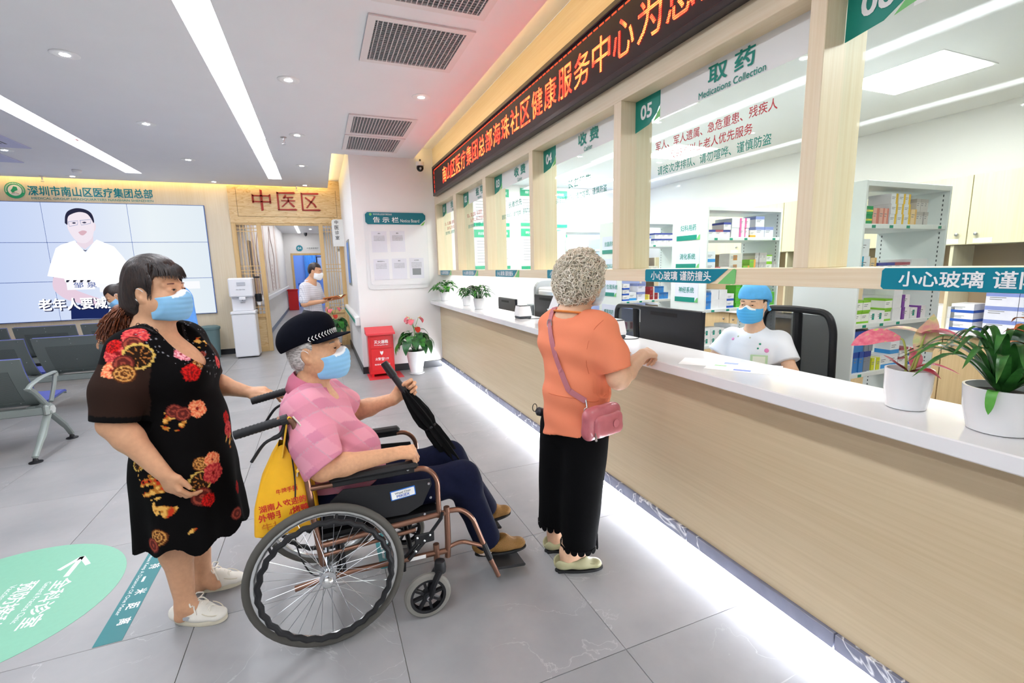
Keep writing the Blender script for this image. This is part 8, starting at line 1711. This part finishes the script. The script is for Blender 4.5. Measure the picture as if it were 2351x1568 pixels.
def pot(p, c, r0, r1, h, z, belly=1.04):
    MB().lathe([(r0 * .9, 0), (r0, .003), ((r0 + r1) / 2 * belly, h * .5), (r1, h - .004), (r1, h), (r1 - .006, h), (r1 - .008, h - .02), (r1 - .01, h - .022)], (c[0], c[1], z), 32, capt=False).build('pot', POTW, p, smooth=True); MB().lathe([(r1 - .008, h - .02), (r1 * .5, h - .014), (.0, h - .012)], (c[0], c[1], z), 24, capb=False).build('soil', SOIL, p)
rp = np.random.RandomState(21)
def bushy(p, c, z, n, rad, hgt, wl, mats, seed, prof='leaf'):
    r = np.random.RandomState(seed)
    for k in range(n):
        a = r.uniform(0, 6.28); e = r.uniform(.25, 1.0); R_ = rad * e; top = z + hgt * (1.05 - .75 * e ** 1.6) * r.uniform(.85, 1.05); tip = np.array((c[0] + R_ * math.cos(a), c[1] + R_ * math.sin(a), top - .02)); st = np.array((c[0] + .25 * R_ * math.cos(a), c[1] + .25 * R_ * math.sin(a), z)); bas = st * .35 + tip * .65 + np.array((0, 0, .05 * hgt + .02))
        L = r.uniform(.8, 1.15) * wl; od = norm(np.array((math.cos(a), math.sin(a), -.35 * e + .35 * (1 - e)))); t1 = bas + od * L
        MB().tube(smooth_path([st, (st + bas) / 2 + (0, 0, .02), bas], 3), .0022, 5).build('stem', mats[0], p, smooth=True); leaf('leaf', p, [bas, bas + od * L * .45 + np.array((0, 0, .012)), t1 + np.array((0, 0, -.18 * L))], L * .52, mats[r.randint(len(mats))], prof, .2)
def pot_plant(c, r0, r1, h, label, n, rad, hgt, wl, mats, seed):
    p = empty('potted_plant', (c[0], c[1], 1.02), label, 'plant', 'small potted plants at the far end of the counter'); pot(p, c, r0, r1, h, 1.0205); bushy(p, c, 1.02 + h - .02, n, rad, hgt, wl, mats, seed)
pot_plant((1.70, 6.80), .052, .068, .13, 'leafy green plant in a white pot at the far end of the counter', 46, .20, .23, .11, (LG, LGY, LG), 1)
pot_plant((1.71, 5.72), .045, .055, .125, 'smallest grassy potted plant, between two bigger ones on the counter', 30, .10, .14, .09, (LG, LGD), 2)
pot_plant((1.69, 5.16), .05, .064, .125, 'dark-leaved plant in a white pot, nearest of the three far ones', 46, .16, .22, .10, (LGD, LG, LGD), 3)
# pink aglaonema ----------------------------------------------------
ag = empty('potted_plant', (1.72, .87, 1.02), 'plant with pink speckled leaves in a white pot on the counter', 'plant'); c = np.array((1.72, .872)); pot(ag, c, .052, .063, .128, 1.0205, 1.06)
PKL = leafmat('pink_speckled_leaf', '#e0607c', '#ee8a98', .35, '#cfd27a', 60); PKC_ = leafmat('cream_pink_leaf', '#e8a8a4', '#ece3a0', .4, '#d8dc98', 40); RDL = leafmat('red_leaf', '#a8283c', '#c8485a', .35, '#6f8f3c', 50); STM = M('leaf_stalk', '#a9b45c', .5)
A_ = np.array((1.725, .87, 1.14)); vr = norm((.45, -.89, 0)); vf = norm((.89, .45, 0))   # across and away from the hall
G_ = lambda a, z, d=0.0: np.array((1.72, .872, 0)) + vr * a + vf * d + np.array((0, 0, z))
def stalk(pts, r=.004): MB().tube(smooth_path(pts, 5), [r * (1 - .4 * i / (5 * (len(pts) - 1))) for i in range(5 * (len(pts) - 1) + 1)], 8).build('stalk', STM, ag, smooth=True)
stalk([G_(-.008, 1.13), G_(-.012, 1.19), G_(-.022, 1.235), G_(-.032, 1.243)]); leaf('leaf', ag, [G_(-.030, 1.243), G_(-.08, 1.250, -.01), G_(-.125, 1.232, -.02), G_(-.155, 1.212, -.025)], .064, PKL, 'leaf', .05, (-.55, -.3, .75))
stalk([G_(.008, 1.13), G_(.02, 1.20), G_(.026, 1.255)]); leaf('leaf', ag, [G_(.028, 1.205, .01), G_(.03, 1.25, .012), G_(.040, 1.29, .01), G_(.042, 1.325, .005)], .055, PKC_, 'heart', .15, (-.8, -.4, .1))
stalk([G_(.0, 1.13), G_(.015, 1.2), G_(.03, 1.268)], .003); leaf('leaf', ag, [G_(.02, 1.262), G_(.055, 1.270, -.01), G_(.09, 1.262, -.015), G_(.125, 1.245, -.02)], .05, PKL, 'leaf', .45)
leaf('leaf', ag, [G_(.022, 1.262), G_(-.02, 1.27, .02), G_(-.06, 1.268, .035), G_(-.085, 1.258, .04)], .045, PKC_, 'leaf', .35)
leaf('leaf', ag, [G_(-.005, 1.14), G_(-.03, 1.158, -.01), G_(-.055, 1.178, -.015), G_(-.068, 1.188, -.02)], .042, RDL, 'leaf', .3); leaf('leaf', ag, [G_(.002, 1.14, -.015), G_(.03, 1.152, -.03), G_(.055, 1.146, -.04), G_(.075, 1.133, -.045)], .045, RDL, 'leaf', .25)
leaf('leaf', ag, [G_(.01, 1.15), G_(.05, 1.166, .0), G_(.09, 1.156, .0), G_(.12, 1.143, .0)], .032, RDL, 'leaf', .3); leaf('leaf', ag, [G_(.01, 1.145, .02), G_(.012, 1.18, .035), G_(-.005, 1.21, .05)], .035, PKL, 'leaf', .2, (-.8, -.4, .2))
# bromeliad ----------------------------------------------------------
bro = empty('potted_plant', (1.70, .64, 1.02), 'grassy dark green plant with a red flower in the largest white pot', 'plant'); c = np.array((1.70, .64)); pot(bro, c, .064, .082, .125, 1.0205, 1.06)
r = np.random.RandomState(4); STRAP = leafmat('strap_leaf', '#1f4d22', '#3a7a34', .25)
for k in range(34):
    a = 2.4 * k; e = k / 33; out = .08 + .17 * e * r.uniform(.8, 1.15); hh = .18 - .10 * e * r.uniform(.7, 1.0); d = np.array((math.cos(a), math.sin(a), 0)); b = np.array((1.70, .64, 1.13)) + d * .012
    leaf('leaf', bro, [b, b + d * out * .35 + (0, 0, hh * .75), b + d * out * .75 + (0, 0, hh), b + d * out * 1.15 + (0, 0, hh * (.75 - .25 * e))], r.uniform(.02, .027), STRAP, 'strap', .3, nseg=12)
for a in (3.3, 4.4): d = np.array((math.cos(a), math.sin(a), 0)); b = np.array((1.70, .64, 1.14)) + d * .05; leaf('leaf', bro, [b, b + d * .04 + (0, 0, .005), b + d * .05 + (0, 0, -.025), b + d * .052 + (0, 0, -.055)], .022, LGY, 'strap', .2)
RFL = leafmat('red_bract', '#c2452f', '#d98a4a', .4)
MB().tube([(1.72, .62, 1.15), (1.735, .60, 1.27)], .007, 8).build('flower_stem', LGY, bro, smooth=True)
for k in range(12): a = 2.4 * k; d = np.array((math.cos(a), math.sin(a), 0)); b = np.array((1.735, .60, 1.235 + .006 * k)); leaf('bract', bro, [b, b + d * .03 + (0, 0, .025), b + d * .055 + (0, 0, .028), b + d * .068 + (0, 0, .015)], .018, RFL, 'leaf', .3)
# anthuriums on the floor ---------------------------------------------
ANR = M('anthurium_pink', '#e6707c', .25, noise=.08, nscale=20); ANR2 = M('anthurium_red', '#d2402f', .25); SPX = M('spadix', '#e8d28a', .5)
def anthurium(cx, cy, s, label, seed):
    p = empty('potted_plant', (cx, cy, 0), label, 'plant', 'anthuriums in tall white pots'); MB().lathe([(.095 * s, .002), (.10 * s, .012), (.11 * s, .014), (.11 * s, .02)], (cx, cy, 0), 28).build('saucer', POTW, p, smooth=True)
    pot(p, (cx, cy), .085 * s, .13 * s, .32 * s, .02, 1.06); r = np.random.RandomState(seed); z0 = .32 * s
    for k in range(26):
        a = 2.4 * k + r.uniform(-.2, .2); e = .35 + .65 * (k / 25); R_ = .2 * s * e; hh = (.34 - .27 * e) * s * r.uniform(.85, 1.1) + .06; d = np.array((math.cos(a), math.sin(a), 0)); b = np.array((cx, cy, z0)) + d * .03; q = b + d * R_ * .75 + (0, 0, hh)
        MB().tube(smooth_path([b, b + d * R_ * .25 + (0, 0, hh * .7), q], 3), .0035, 5).build('stem', LGD, p, smooth=True); L = r.uniform(.13, .19) * s; leaf('leaf', p, [q, q + d * L * .4 + (0, 0, -.01), q + d * L * .7 + (0, 0, -.45 * L), q + d * L * .75 + (0, 0, -.95 * L)], L * .72, (LGD, LG, LGD)[k % 3], 'heart', .12)
    for k, (a, hh, m) in enumerate(((3.4, .50, ANR), (4.2, .47, ANR), (5.6, .49, ANR), (4.9, .36, ANR2), (2.2, .46, ANR))):
        d = np.array((math.cos(a), math.sin(a), 0)); b = np.array((cx, cy, z0)); q = b + d * .07 * s + (0, 0, hh * s); MB().tube(smooth_path([b, b + (0, 0, hh * .6 * s), q], 4), .003, 5).build('flower_stem', LGY, p, smooth=True); leaf('flower', p, [q + d * -.01, q + d * .03 + (0, 0, -.005), q + d * .06 + (0, 0, -.04), q + d * .065 + (0, 0, -.07)], .085 * s, m, 'spathe', .2); MB().tube([q, q + d * .045 + (0, 0, .025)], [.006, .004], 6).build('spadix', SPX, p)
anthurium(1.2, 6.66, 1.0, 'red-flowered anthurium in a tall white pot beside the fire extinguisher box', 5); anthurium(.20, 9.40, 1.0, 'red-flowered anthurium in a tall white pot by the right lattice', 9)
